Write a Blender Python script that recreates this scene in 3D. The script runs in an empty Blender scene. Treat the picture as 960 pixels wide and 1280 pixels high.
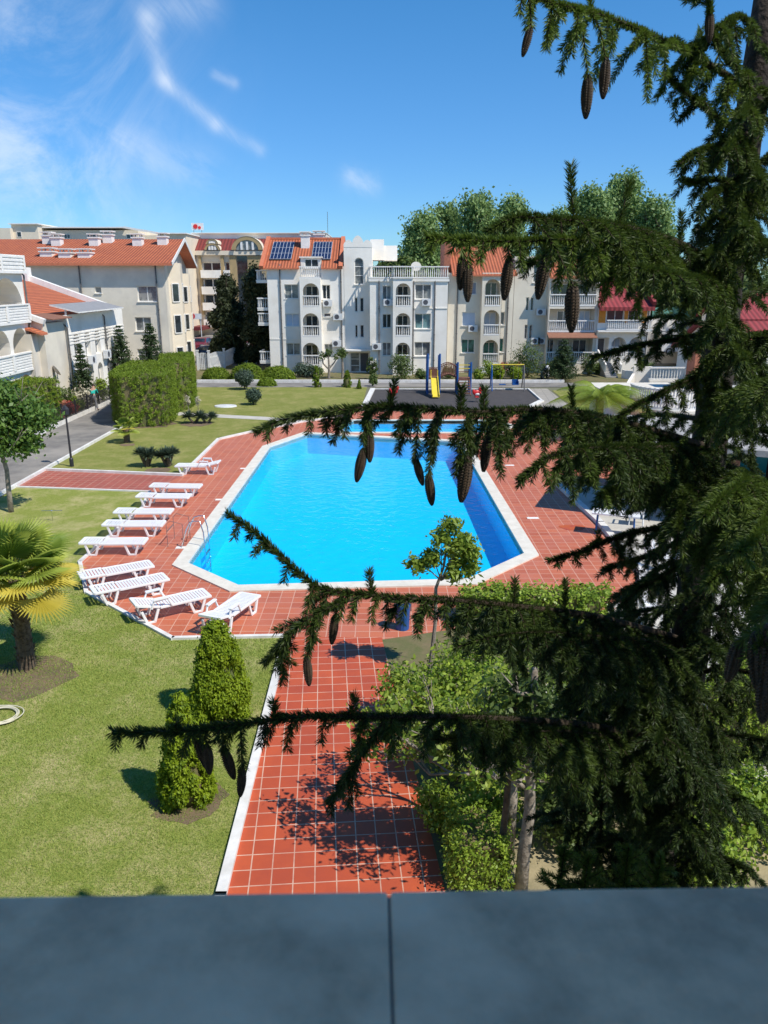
import bpy, bmesh, math, random
import numpy as np
from mathutils import Vector, Matrix, Euler
sc = bpy.context.scene
C = bpy.data.collections.new("scene"); sc.collection.children.link(C)
random.seed(7)
R = math.radians
# ---------------------------------------------------------------- camera model
H = 8.0; FPX = 961.0; PITCH = R(16.8)
cp, sp = math.cos(PITCH), math.sin(PITCH)
def ray(px, py):
    a = (px-480)/FPX; b = (640-py)/FPX
    return (a, cp + b*sp, -sp + b*cp)
def G(px, py, z=0.0):
    r = ray(px, py); t = (z-H)/r[2]
    return (r[0]*t, r[1]*t, z)
def PF(px, py, Y):
    r = ray(px, py); t = Y/r[1]
    return (r[0]*t, Y, H+r[2]*t)
def G2(px, py): return G(px, py)[:2]
# ---------------------------------------------------------------- naming
def tag(o, label=None, cat=None, group=None, kind=None):
    if label: o['label'] = label
    if cat: o['category'] = cat
    if group: o['group'] = group
    if kind: o['kind'] = kind
    return o
def root(name, label, cat, loc=(0,0,0), rz=0.0, group=None):
    o = bpy.data.objects.new(name, None); C.objects.link(o)
    o.location = loc; o.rotation_euler = (0,0,rz); o.empty_display_size = .3
    return tag(o, label, cat, group)
def copy_tree(o, parent=None):
    c = o.copy(); C.objects.link(c)
    if parent: c.parent = parent
    for ch in list(o.children): copy_tree(ch, c)
    return c
# ---------------------------------------------------------------- materials
def new_mat(name):
    m = bpy.data.materials.new(name); m.use_nodes = True
    nt = m.node_tree; nt.nodes.clear()
    out = nt.nodes.new('ShaderNodeOutputMaterial')
    return m, nt, out
def N(nt, typ, **kw):
    n = nt.nodes.new(typ)
    for k, v in kw.items():
        if k.startswith('i_'): n.inputs[k[2:].replace('_', ' ')].default_value = v
        else: setattr(n, k, v)
    return n
def c4(c): return (c[0], c[1], c[2], 1)
def surf(name, c1, c2=None, scale=3.0, rough=.6, bump=0.0, bscale=30.0, metal=0.0, detail=5, lo=.35, hi=.65, coord='Position', spec=.4, c3=None, s3=.3):
    m, nt, out = new_mat(name); L = nt.links.new
    p = N(nt, 'ShaderNodeBsdfPrincipled'); L(p.outputs[0], out.inputs[0])
    p.inputs['Roughness'].default_value = rough; p.inputs['Metallic'].default_value = metal
    p.inputs['Specular IOR Level'].default_value = spec
    if c2 is None: c2 = tuple(x*.82 for x in c1)
    if coord == 'Position': src = N(nt, 'ShaderNodeNewGeometry').outputs['Position']
    else: src = N(nt, 'ShaderNodeTexCoord').outputs['Object']
    n = N(nt, 'ShaderNodeTexNoise'); n.inputs['Scale'].default_value = scale; n.inputs['Detail'].default_value = detail
    n.inputs['Roughness'].default_value = .65
    L(src, n.inputs['Vector'])
    r = N(nt, 'ShaderNodeMapRange'); r.inputs['From Min'].default_value = lo; r.inputs['From Max'].default_value = hi
    L(n.outputs['Fac'], r.inputs['Value'])
    mx = N(nt, 'ShaderNodeMix', data_type='RGBA'); L(r.outputs[0], mx.inputs['Factor'])
    mx.inputs['A'].default_value = c4(c1); mx.inputs['B'].default_value = c4(c2)
    col = mx.outputs['Result']
    if c3:
        n3 = N(nt, 'ShaderNodeTexNoise'); n3.inputs['Scale'].default_value = s3; n3.inputs['Detail'].default_value = 3
        L(src, n3.inputs['Vector'])
        r3 = N(nt, 'ShaderNodeMapRange'); r3.inputs['From Min'].default_value = .48; r3.inputs['From Max'].default_value = .68
        L(n3.outputs['Fac'], r3.inputs['Value'])
        m3 = N(nt, 'ShaderNodeMix', data_type='RGBA'); L(r3.outputs[0], m3.inputs['Factor'])
        L(col, m3.inputs['A']); m3.inputs['B'].default_value = c4(c3); col = m3.outputs['Result']
    L(col, p.inputs['Base Color'])
    if bump:
        nb = N(nt, 'ShaderNodeTexNoise'); nb.inputs['Scale'].default_value = bscale; nb.inputs['Detail'].default_value = 4
        L(src, nb.inputs['Vector'])
        b = N(nt, 'ShaderNodeBump'); b.inputs['Strength'].default_value = bump; b.inputs['Distance'].default_value = .02
        L(nb.outputs['Fac'], b.inputs['Height']); L(b.outputs[0], p.inputs['Normal'])
    return m
def tiles(name, ang, w, h, ca, cb, mortar, ms=.011, bump=.3, dirt=(.3,.08,.05)):
    m, nt, out = new_mat(name); L = nt.links.new
    p = N(nt, 'ShaderNodeBsdfPrincipled'); L(p.outputs[0], out.inputs[0])
    g = N(nt, 'ShaderNodeNewGeometry'); mp = N(nt, 'ShaderNodeMapping'); mp.inputs['Rotation'].default_value = (0,0,ang)
    L(g.outputs['Position'], mp.inputs['Vector'])
    b = N(nt, 'ShaderNodeTexBrick', offset=0.0, squash=1.0); L(mp.outputs[0], b.inputs['Vector'])
    b.inputs['Scale'].default_value = 1; b.inputs['Brick Width'].default_value = w; b.inputs['Row Height'].default_value = h
    b.inputs['Mortar Size'].default_value = ms; b.inputs['Mortar Smooth'].default_value = .2
    b.inputs['Color1'].default_value = c4(ca); b.inputs['Color2'].default_value = c4(cb); b.inputs['Mortar'].default_value = c4(mortar)
    n = N(nt, 'ShaderNodeTexNoise'); n.inputs['Scale'].default_value = 1.1; n.inputs['Detail'].default_value = 6; n.inputs['Roughness'].default_value = .7
    L(g.outputs['Position'], n.inputs['Vector'])
    r = N(nt, 'ShaderNodeMapRange'); r.inputs['From Min'].default_value = .42; r.inputs['From Max'].default_value = .68; r.inputs['To Max'].default_value = .6
    L(n.outputs['Fac'], r.inputs['Value'])
    mx = N(nt, 'ShaderNodeMix', data_type='RGBA'); L(r.outputs[0], mx.inputs['Factor']); L(b.outputs['Color'], mx.inputs['A']); mx.inputs['B'].default_value = c4(dirt)
    L(mx.outputs['Result'], p.inputs['Base Color'])
    p.inputs['Roughness'].default_value = .55
    bp = N(nt, 'ShaderNodeBump', invert=True); bp.inputs['Strength'].default_value = bump; bp.inputs['Distance'].default_value = .004
    L(b.outputs['Fac'], bp.inputs['Height']); L(bp.outputs[0], p.inputs['Normal'])
    return m
def roofmat(name, c1, c2, axis='X', pitch=.26, row=.38, strength=.9):
    m, nt, out = new_mat(name); L = nt.links.new
    p = N(nt, 'ShaderNodeBsdfPrincipled'); L(p.outputs[0], out.inputs[0]); p.inputs['Roughness'].default_value = .75
    tc = N(nt, 'ShaderNodeTexCoord'); sx = N(nt, 'ShaderNodeSeparateXYZ'); L(tc.outputs['Object'], sx.inputs[0])
    a = sx.outputs[axis]; b = sx.outputs['Y' if axis == 'X' else 'X']
    m1 = N(nt, 'ShaderNodeMath', operation='MULTIPLY'); L(a, m1.inputs[0]); m1.inputs[1].default_value = 2*math.pi/pitch
    s1 = N(nt, 'ShaderNodeMath', operation='SINE'); L(m1.outputs[0], s1.inputs[0])
    m2 = N(nt, 'ShaderNodeMath', operation='DIVIDE'); L(b, m2.inputs[0]); m2.inputs[1].default_value = row
    s2 = N(nt, 'ShaderNodeMath', operation='FRACT'); L(m2.outputs[0], s2.inputs[0])
    ad = N(nt, 'ShaderNodeMath', operation='MULTIPLY_ADD'); L(s1.outputs[0], ad.inputs[0]); ad.inputs[1].default_value = .5; L(s2.outputs[0], ad.inputs[2])
    bp = N(nt, 'ShaderNodeBump'); bp.inputs['Strength'].default_value = strength; bp.inputs['Distance'].default_value = .05
    L(ad.outputs[0], bp.inputs['Height']); L(bp.outputs[0], p.inputs['Normal'])
    n = N(nt, 'ShaderNodeTexNoise'); n.inputs['Scale'].default_value = 1.6; n.inputs['Detail'].default_value = 8; n.inputs['Roughness'].default_value = .8
    L(tc.outputs['Object'], n.inputs['Vector'])
    r = N(nt, 'ShaderNodeMapRange'); r.inputs['From Min'].default_value = .35; r.inputs['From Max'].default_value = .65; L(n.outputs['Fac'], r.inputs['Value'])
    mx = N(nt, 'ShaderNodeMix', data_type='RGBA'); L(r.outputs[0], mx.inputs['Factor']); mx.inputs['A'].default_value = c4(c1); mx.inputs['B'].default_value = c4(c2)
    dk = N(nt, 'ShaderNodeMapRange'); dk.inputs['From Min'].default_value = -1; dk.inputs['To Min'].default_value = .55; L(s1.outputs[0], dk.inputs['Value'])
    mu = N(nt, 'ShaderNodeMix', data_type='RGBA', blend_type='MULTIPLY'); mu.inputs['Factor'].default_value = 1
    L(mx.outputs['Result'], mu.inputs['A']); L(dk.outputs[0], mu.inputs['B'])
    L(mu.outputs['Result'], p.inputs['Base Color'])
    return m
def leafmat(name, dark, light, trans=.3, rough=.5):
    m, nt, out = new_mat(name); L = nt.links.new
    at = N(nt, 'ShaderNodeAttribute', attribute_name='rnd')
    mx = N(nt, 'ShaderNodeMix', data_type='RGBA'); L(at.outputs['Fac'], mx.inputs['Factor'])
    mx.inputs['A'].default_value = c4(dark); mx.inputs['B'].default_value = c4(light)
    p = N(nt, 'ShaderNodeBsdfPrincipled'); p.inputs['Roughness'].default_value = rough; p.inputs['Specular IOR Level'].default_value = .3
    L(mx.outputs['Result'], p.inputs['Base Color'])
    t = N(nt, 'ShaderNodeBsdfTranslucent'); L(mx.outputs['Result'], t.inputs['Color'])
    ms = N(nt, 'ShaderNodeMixShader'); ms.inputs[0].default_value = trans
    L(p.outputs[0], ms.inputs[1]); L(t.outputs[0], ms.inputs[2]); L(ms.outputs[0], out.inputs[0])
    return m
def glassmat(name, col, rough=.06, c2=None):
    return surf(name, col, c2 or tuple(x*.5 for x in col), scale=.9, rough=rough, spec=.8, lo=.45, hi=.55)
M = {}
M['white_wall'] = surf('white render', (.91,.86,.77), (.84,.79,.70), scale=.8, rough=.85, bump=.1, bscale=20, c3=(.78,.72,.62), s3=.5)
M['white_trim'] = surf('white trim', (.86,.83,.77), (.76,.73,.67), scale=3, rough=.7)
M['cream_wall'] = surf('cream render', (.82,.74,.59), (.74,.66,.52), scale=.7, rough=.9, bump=.1, c3=(.66,.59,.47), s3=.4)
M['cream2'] = surf('warm cream', (.80,.72,.58), (.70,.63,.50), scale=.6, rough=.9, c3=(.60,.54,.45), s3=.4)
M['greywall'] = surf('grey cream render', (.60,.56,.48), (.52,.48,.42), scale=.6, rough=.9)
M['pale'] = surf('pale cream', (.78,.68,.52), (.70,.60,.46), scale=.5, rough=.9)
M['ochre'] = surf('ochre cladding', (.45,.33,.16), (.38,.28,.14), scale=2, rough=.8)
M['pipe'] = surf('dark metal pipe', (.16,.15,.14), (.10,.10,.10), rough=.5)
M['glass'] = glassmat('window glass', (.035,.045,.05))
M['glass_l'] = glassmat('curtained glass', (.28,.29,.27), .15, (.12,.13,.13))
M['glass_g'] = glassmat('green curtain glass', (.05,.22,.16), .15, (.02,.10,.07))
M['glass_t'] = glassmat('teal curtain glass', (.16,.28,.28), .15, (.05,.10,.11))
M['shutter_w'] = surf('white roller shutter', (.55,.62,.72), (.50,.57,.66), rough=.6)
M['shutter_g'] = surf('grey roller shutter', (.30,.34,.40), (.26,.30,.36), rough=.6)
M['orange'] = surf('orange shutter', (.80,.30,.03), (.65,.24,.03), scale=8, rough=.6)
M['shade'] = surf('room shade', (.10,.10,.11), (.07,.07,.08))
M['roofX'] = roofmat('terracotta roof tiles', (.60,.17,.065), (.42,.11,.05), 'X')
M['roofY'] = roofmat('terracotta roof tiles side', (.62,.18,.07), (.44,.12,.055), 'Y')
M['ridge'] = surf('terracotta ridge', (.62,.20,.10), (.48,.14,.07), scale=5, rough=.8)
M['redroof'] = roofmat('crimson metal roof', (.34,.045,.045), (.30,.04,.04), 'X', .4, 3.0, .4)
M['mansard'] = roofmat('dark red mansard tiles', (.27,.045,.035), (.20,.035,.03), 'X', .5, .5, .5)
M['solar'] = surf('solar glass', (.012,.018,.05), (.02,.03,.08), scale=4, rough=.1, spec=.8)
M['solar_line'] = surf('solar frame', (.5,.52,.55), rough=.4)
M['concrete'] = surf('concrete', (.42,.40,.37), (.30,.29,.27), scale=2, rough=.9, bump=.2)
M['ac'] = surf('white enamel', (.75,.75,.73), rough=.4)
M['black'] = surf('black plastic', (.02,.02,.022), rough=.5)
M['dark_metal'] = surf('dark iron', (.03,.03,.035), rough=.5)
M['plastic'] = surf('white plastic', (.84,.84,.83), (.78,.78,.77), scale=4, rough=.35, spec=.5)
M['steel'] = surf('stainless steel', (.75,.76,.78), rough=.2, metal=1)
M['kerb'] = surf('white painted kerb', (.78,.76,.72), (.60,.58,.53), scale=2.5, rough=.8, bump=.15)
M['coping'] = surf('cream pool coping', (.76,.71,.60), (.64,.59,.49), scale=3, rough=.7, bump=.1)
M['asphalt'] = surf('grey paved lane', (.24,.225,.20), (.15,.14,.13), scale=1.2, rough=.9, bump=.3, c3=(.30,.275,.24), s3=.35)
M['flag'] = tiles('pale flagstones', .1, .55, .45, (.44,.40,.33), (.36,.33,.28), (.22,.20,.17), .02, .3, (.30,.28,.24))
M['sand'] = surf('sandy paving', (.40,.33,.19), (.22,.19,.11), scale=1.2, rough=.95, bump=.4)
M['palepave'] = surf('pale sunlit paving', (.55,.52,.45), (.44,.41,.35), scale=1, rough=.9, bump=.2)
M['rubber'] = surf('dark rubber flooring', (.075,.068,.066), (.055,.05,.05), scale=2, rough=.95, bump=.2)
M['soil'] = surf('bare soil', (.22,.15,.09), (.13,.10,.06), scale=2, rough=1, bump=.6, bscale=12)
M['bed'] = surf('planted bed', (.10,.12,.035), (.20,.15,.08), scale=1.2, rough=1, bump=.6, bscale=12)
M['town'] = surf('far ground', (.14,.15,.08), (.2,.18,.13), scale=.05, rough=1)
M['tile_deck'] = tiles('red deck tiles', 0.0, .34, .34, (.55,.155,.07), (.44,.11,.05), (.64,.38,.27), .011, dirt=(.50,.17,.11))
M['tile_path'] = tiles('red path tiles', R(-4.3), .302, .302, (.54,.10,.032), (.44,.073,.025), (.66,.44,.32), .0095, dirt=(.36,.065,.03))
M['tile_cross'] = tiles('red cross path tiles', 0.03, .34, .34, (.42,.10,.06), (.36,.085,.05), (.56,.36,.27), .012, dirt=(.3,.09,.06))
M['bark'] = surf('rough bark', (.16,.12,.085), (.06,.045,.035), scale=6, rough=.95, bump=.9, bscale=18, coord='Object')
M['bark_spruce'] = surf('spruce bark', (.055,.042,.034), (.02,.016,.013), scale=9, rough=.95, bump=1, bscale=30, coord='Object')
M['twig'] = surf('spruce twig bark', (.045,.030,.018), (.03,.02,.012), scale=20, rough=.9)
M['bark_pale'] = surf('pale bark', (.36,.31,.25), (.16,.13,.10), scale=8, rough=.95, bump=.6, coord='Object')
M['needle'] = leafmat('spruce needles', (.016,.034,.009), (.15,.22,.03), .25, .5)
M['needle_far'] = leafmat('dark cypress foliage', (.018,.030,.014), (.085,.105,.040), .15, .6)
M['needle_mid'] = leafmat('young spruce foliage', (.018,.045,.014), (.07,.11,.035), .2, .6)
M['thuja'] = leafmat('bright thuja foliage', (.08,.15,.006), (.36,.46,.02), .3, .6)
M['hedge'] = leafmat('clipped hedge foliage', (.06,.12,.008), (.29,.38,.03), .25, .6)
M['hedge_b'] = leafmat('light hedge leaves', (.11,.21,.02), (.40,.50,.06), .3, .4)
M['bush'] = leafmat('bush leaves', (.045,.085,.018), (.18,.24,.06), .3, .5)
M['poplar'] = leafmat('poplar leaves', (.14,.24,.07), (.38,.50,.18), .4, .5)
M['tree_leaf'] = leafmat('broad leaves', (.05,.12,.02), (.22,.34,.07), .35, .4)
M['yucca'] = leafmat('blue green blades', (.03,.055,.035), (.12,.17,.11), .15, .5)
M['lightleaf'] = leafmat('yellow green leaves', (.12,.22,.025), (.40,.48,.07), .4, .45)
M['redleaf'] = leafmat('red blossom', (.25,.03,.02), (.50,.10,.08), .3, .6)
M['whiteflower'] = leafmat('cream blossom', (.45,.40,.28), (.75,.70,.55), .3, .6)
M['palm'] = leafmat('palm frond', (.13,.22,.03), (.52,.58,.10), .35, .45)
M['palm_y'] = leafmat('yellowed palm frond', (.36,.30,.03), (.72,.60,.10), .35, .5)
M['grass'] = leafmat('grass blades', (.15,.24,.03), (.46,.54,.13), .3, .6)
M['cone'] = surf('spruce cone scales', (.075,.048,.026), (.03,.02,.012), scale=60, rough=.7, coord='Object')
M['fibre'] = surf('palm trunk fibre', (.20,.15,.10), (.07,.05,.035), scale=14, rough=1, bump=1, bscale=30, coord='Object')
M['blue'] = surf('blue painted metal', (.012,.10,.33), rough=.4)
M['yellow'] = surf('yellow plastic', (.80,.62,.06), rough=.4)
M['red'] = surf('red plastic', (.65,.03,.03), rough=.4)
M['wood'] = surf('brown wood slats', (.22,.10,.06), (.15,.07,.045), scale=9, rough=.8)
M['turq'] = surf('turquoise panel', (.02,.42,.50), rough=.4)
M['brown'] = surf('brown render', (.17,.09,.06), (.12,.07,.05), rough=.8)
M['skin'] = surf('skin', (.45,.26,.18), rough=.6)
M['teal'] = surf('teal fabric', (.02,.42,.34), rough=.9)
M['trouser'] = surf('grey fabric', (.16,.16,.17), rough=.9)
M['hair'] = surf('dark hair', (.03,.02,.015), rough=.7)
M['carblue'] = surf('dark blue car paint', (.01,.02,.06), rough=.2, spec=.6)
M['carred'] = surf('maroon car paint', (.20,.03,.04), rough=.25, spec=.6)
M['carwhite'] = surf('white car paint', (.75,.75,.76), rough=.25, spec=.6)
M['hose'] = surf('pale hose', (.70,.66,.50), rough=.5)
M['awn'] = surf('brown awning', (.28,.13,.08), rough=.9)
M['greycan'] = surf('grey canopy', (.30,.30,.30), (.25,.25,.25), rough=.8)
M['greenglass'] = surf('green glass rail', (.18,.42,.32), rough=.2)
M['brickwall'] = surf('brick wall', (.42,.16,.09), (.30,.11,.07), scale=6, rough=.9)
def lawnmat(name, g1, g2, dry, fine=60, amt=.5):
    m, nt, out = new_mat(name); L = nt.links.new
    p = N(nt, 'ShaderNodeBsdfPrincipled'); L(p.outputs[0], out.inputs[0]); p.inputs['Roughness'].default_value = .95
    p.inputs['Specular IOR Level'].default_value = .1
    g = N(nt, 'ShaderNodeNewGeometry')
    def noise(s, d=4, r=.6):
        n = N(nt, 'ShaderNodeTexNoise'); n.inputs['Scale'].default_value = s; n.inputs['Detail'].default_value = d; n.inputs['Roughness'].default_value = r
        L(g.outputs['Position'], n.inputs['Vector']); return n
    def rng(n, a, b, t=1.0):
        r = N(nt, 'ShaderNodeMapRange'); r.inputs['From Min'].default_value = a; r.inputs['From Max'].default_value = b; r.inputs['To Max'].default_value = t
        L(n.outputs['Fac'], r.inputs['Value']); return r
    m1 = N(nt, 'ShaderNodeMix', data_type='RGBA'); L(rng(noise(fine*.35, 6, .8), .35, .65).outputs[0], m1.inputs['Factor'])
    m1.inputs['A'].default_value = c4(g1); m1.inputs['B'].default_value = c4(g2)
    m2 = N(nt, 'ShaderNodeMix', data_type='RGBA'); L(rng(noise(.75, 9, .8), .46, .64, amt).outputs[0], m2.inputs['Factor'])
    L(m1.outputs['Result'], m2.inputs['A']); m2.inputs['B'].default_value = c4(dry)
    m3 = N(nt, 'ShaderNodeMix', data_type='RGBA', blend_type='MULTIPLY'); m3.inputs['Factor'].default_value = 1
    v = rng(noise(fine, 3, .8), .3, .7); v.inputs['To Min'].default_value = .55; v.inputs['To Max'].default_value = 1.25
    L(m2.outputs['Result'], m3.inputs['A']); L(v.outputs[0], m3.inputs['B'])
    L(m3.outputs['Result'], p.inputs['Base Color'])
    b = N(nt, 'ShaderNodeBump'); b.inputs['Strength'].default_value = .8; b.inputs['Distance'].default_value = .03
    L(noise(fine*.7, 4, .7).outputs['Fac'], b.inputs['Height']); L(b.outputs[0], p.inputs['Normal'])
    return m
M['lawn'] = lawnmat('lawn turf', (.18,.225,.04), (.35,.38,.09), (.50,.44,.20), 45, .95)
M['lawn_far'] = lawnmat('far lawn turf', (.18,.205,.045), (.26,.28,.07), (.38,.34,.13), 25, .8)
def water_mat():
    m, nt, out = new_mat('pool water'); L = nt.links.new
    tr = N(nt, 'ShaderNodeBsdfTransparent'); tr.inputs['Color'].default_value = (.62,.96,1,1)
    gl = N(nt, 'ShaderNodeBsdfGlossy'); gl.inputs['Roughness'].default_value = .04
    fr = N(nt, 'ShaderNodeFresnel'); fr.inputs['IOR'].default_value = 1.33
    g = N(nt, 'ShaderNodeNewGeometry')
    n = N(nt, 'ShaderNodeTexNoise'); n.inputs['Scale'].default_value = 3.0; n.inputs['Detail'].default_value = 3
    L(g.outputs['Position'], n.inputs['Vector'])
    b = N(nt, 'ShaderNodeBump'); b.inputs['Strength'].default_value = .5; b.inputs['Distance'].default_value = .05
    L(n.outputs['Fac'], b.inputs['Height']); L(b.outputs[0], gl.inputs['Normal']); L(b.outputs[0], fr.inputs['Normal'])
    mx = N(nt, 'ShaderNodeMixShader'); L(fr.outputs[0], mx.inputs[0]); L(tr.outputs[0], mx.inputs[1]); L(gl.outputs[0], mx.inputs[2])
    L(mx.outputs[0], out.inputs[0]); return m
M['water'] = water_mat()
def basin_mat():
    m, nt, out = new_mat('blue pool basin'); L = nt.links.new
    p = N(nt, 'ShaderNodeBsdfPrincipled'); L(p.outputs[0], out.inputs[0]); p.inputs['Roughness'].default_value = .6
    g = N(nt, 'ShaderNodeNewGeometry')
    w = N(nt, 'ShaderNodeTexNoise'); w.inputs['Scale'].default_value = .8; L(g.outputs['Position'], w.inputs['Vector'])
    mxv = N(nt, 'ShaderNodeMix', data_type='VECTOR'); mxv.inputs['Factor'].default_value = .35
    L(g.outputs['Position'], mxv.inputs['A']); L(w.outputs['Color'], mxv.inputs['B'])
    v = N(nt, 'ShaderNodeTexVoronoi', feature='SMOOTH_F1'); v.inputs['Scale'].default_value = 3.2; L(mxv.outputs['Result'], v.inputs['Vector'])
    r = N(nt, 'ShaderNodeMapRange'); r.inputs['From Min'].default_value = .1; r.inputs['From Max'].default_value = .75; L(v.outputs['Distance'], r.inputs['Value'])
    n2 = N(nt, 'ShaderNodeTexNoise'); n2.inputs['Scale'].default_value = .12; n2.inputs['Detail'].default_value = 2; L(g.outputs['Position'], n2.inputs['Vector'])
    mx = N(nt, 'ShaderNodeMix', data_type='RGBA'); L(r.outputs[0], mx.inputs['Factor'])
    mx.inputs['A'].default_value = (0.0,.54,.90,1); mx.inputs['B'].default_value = (0.0,.61,.93,1)
    mb = N(nt, 'ShaderNodeMix', data_type='RGBA'); L(n2.outputs['Fac'], mb.inputs['Factor']); L(mx.outputs['Result'], mb.inputs['A']); mb.inputs['B'].default_value = (0.0,.56,.90,1)
    L(mb.outputs['Result'], p.inputs['Base Color']); return m
M['basin'] = basin_mat()
def stone_mat():
    m = surf('grey stone slab', (.86,.57,.36), (.50,.34,.22), scale=11, rough=.75, bump=.15, bscale=60, detail=9, c3=(.90,.62,.41), s3=7)
    return m
M['stone'] = stone_mat()
# ---------------------------------------------------------------- mesh builder
class MB:
    def __init__(s, off=(0,0,0)): s.v = []; s.f = []; s.m = []; s.o = off; s.smooth = False
    def add(s, vs, fs, mi=0):
        b = len(s.v); ox, oy, oz = s.o
        s.v += [(x-ox, y-oy, z-oz) for x, y, z in vs]
        for f in fs: s.f.append([b+i for i in f]); s.m.append(mi)
    def box(s, x0, x1, y0, y1, z0, z1, mi=0):
        s.add([(x0,y0,z0),(x1,y0,z0),(x1,y1,z0),(x0,y1,z0),(x0,y0,z1),(x1,y0,z1),(x1,y1,z1),(x0,y1,z1)],
              [(0,3,2,1),(4,5,6,7),(0,1,5,4),(1,2,6,5),(2,3,7,6),(3,0,4,7)], mi)
    def bar(s, a, b, w, h, mi=0, up=(0,0,1)):
        a = Vector(a); b = Vector(b); d = (b-a).normalized(); u = Vector(up)
        if abs(d.dot(u)) > .98: u = Vector((0,1,0))
        r = d.cross(u).normalized(); u = r.cross(d)
        vs = [tuple(p + r*sx*w/2 + u*sz*h/2) for p in (a, b) for sx, sz in ((-1,-1),(1,-1),(1,1),(-1,1))]
        s.add(vs, [(0,1,2,3),(7,6,5,4),(0,4,5,1),(1,5,6,2),(2,6,7,3),(3,7,4,0)], mi)
    def quad(s, a, b, c, d, mi=0): s.add([a,b,c,d], [(0,1,2,3)], mi)
    def poly(s, pts, mi=0): s.add(pts, [tuple(range(len(pts)))], mi)
    def prism(s, poly, z0, z1, mi=0):
        n = len(poly)
        vs = [(x,y,z0) for x,y in poly]+[(x,y,z1) for x,y in poly]
        s.add(vs, [tuple(range(n-1,-1,-1)), tuple(range(n,2*n))]+[(i,(i+1)%n,n+(i+1)%n,n+i) for i in range(n)], mi)
    def tube(s, pts, rad, n=8, mi=0, cap=True):
        pts = [Vector(p) for p in pts]
        if not hasattr(rad, '__len__'): rad = [rad]*len(pts)
        vs = []; fs = []; u = None
        for i, p in enumerate(pts):
            d = (pts[min(i+1,len(pts)-1)]-pts[max(i-1,0)]).normalized()
            if u is None:
                u = d.orthogonal().normalized()
            else:
                u = (u-d*u.dot(d)); u = u.normalized() if u.length > 1e-6 else d.orthogonal().normalized()
            w = d.cross(u)
            for k in range(n):
                a = 2*math.pi*k/n; vs.append(tuple(p+(u*math.cos(a)+w*math.sin(a))*rad[i]))
        for i in range(len(pts)-1):
            for k in range(n): fs.append((i*n+k, i*n+(k+1)%n, (i+1)*n+(k+1)%n, (i+1)*n+k))
        if cap: fs.append(tuple(range(n-1,-1,-1))); b = (len(pts)-1)*n; fs.append(tuple(range(b,b+n)))
        s.add(vs, fs, mi)
    def lathe(s, prof, c=(0,0,0), n=16, mi=0, sx=1, sy=1):
        vs = []; fs = []
        for r, z in prof:
            for k in range(n):
                a = 2*math.pi*k/n; vs.append((c[0]+r*math.cos(a)*sx, c[1]+r*math.sin(a)*sy, c[2]+z))
        for i in range(len(prof)-1):
            for k in range(n): fs.append((i*n+k, i*n+(k+1)%n, (i+1)*n+(k+1)%n, (i+1)*n+k))
        fs.append(tuple(range(n-1,-1,-1))); b = (len(prof)-1)*n; fs.append(tuple(range(b,b+n)))
        s.add(vs, fs, mi)
    def ell(s, c, r, n=10, mi=0):
        prof = [(max(.001,math.sin(math.pi*i/n)), -math.cos(math.pi*i/n)) for i in range(n+1)]
        vs = []; k2 = n*2
        for rr, z in prof:
            for k in range(k2):
                a = 2*math.pi*k/k2; vs.append((c[0]+rr*math.cos(a)*r[0], c[1]+rr*math.sin(a)*r[1], c[2]+z*r[2]))
        fs = [(i*k2+k, i*k2+(k+1)%k2, (i+1)*k2+(k+1)%k2, (i+1)*k2+k) for i in range(n) for k in range(k2)]
        s.add(vs, fs, mi)
    def build(s, name, mats, parent=None, smooth=False, bevel=0):
        me = bpy.data.meshes.new(name)
        me.from_pydata(s.v, [], s.f)
        if not isinstance(mats, (list, tuple)): mats = [mats]
        for m in mats: me.materials.append(M[m] if isinstance(m, str) else m)
        if len(mats) > 1: me.polygons.foreach_set('material_index', s.m)
        if smooth: me.polygons.foreach_set('use_smooth', [True]*len(s.f))
        me.update()
        o = bpy.data.objects.new(name, me); C.objects.link(o)
        if parent: o.parent = parent
        if bevel:
            b = o.modifiers.new('bevel', 'BEVEL'); b.width = bevel; b.segments = 2; b.limit_method = 'ANGLE'
        return o
def np_obj(name, V, F, mats, rnd=None, parent=None, midx=None, smooth=False):
    """V (n,3), F list of (m,k) arrays"""
    me = bpy.data.meshes.new(name)
    V = np.ascontiguousarray(V, dtype=np.float32)
    me.vertices.add(len(V)); me.vertices.foreach_set('co', V.ravel())
    loops = np.concatenate([f.ravel() for f in F]).astype(np.int32)
    tot = np.concatenate([np.full(len(f), f.shape[1], dtype=np.int32) for f in F])
    st = np.concatenate([[0], np.cumsum(tot)[:-1]]).astype(np.int32)
    me.loops.add(len(loops)); me.loops.foreach_set('vertex_index', loops)
    me.polygons.add(len(tot)); me.polygons.foreach_set('loop_start', st)
    me.polygons.foreach_set('loop_total', tot)
    for m in mats: me.materials.append(M[m] if isinstance(m, str) else m)
    if midx is not None: me.polygons.foreach_set('material_index', midx.astype(np.int32))
    if smooth: me.polygons.foreach_set('use_smooth', np.ones(len(tot), dtype=bool))
    if rnd is not None:
        a = me.attributes.new('rnd', 'FLOAT', 'POINT'); a.data.foreach_set('value', np.ascontiguousarray(rnd, dtype=np.float32))
    me.update(calc_edges=True); me.validate()
    o = bpy.data.objects.new(name, me); C.objects.link(o)
    if parent: o.parent = parent
    return o
def unit(a): return a/np.maximum(np.linalg.norm(a, axis=-1, keepdims=True), 1e-9)
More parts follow.
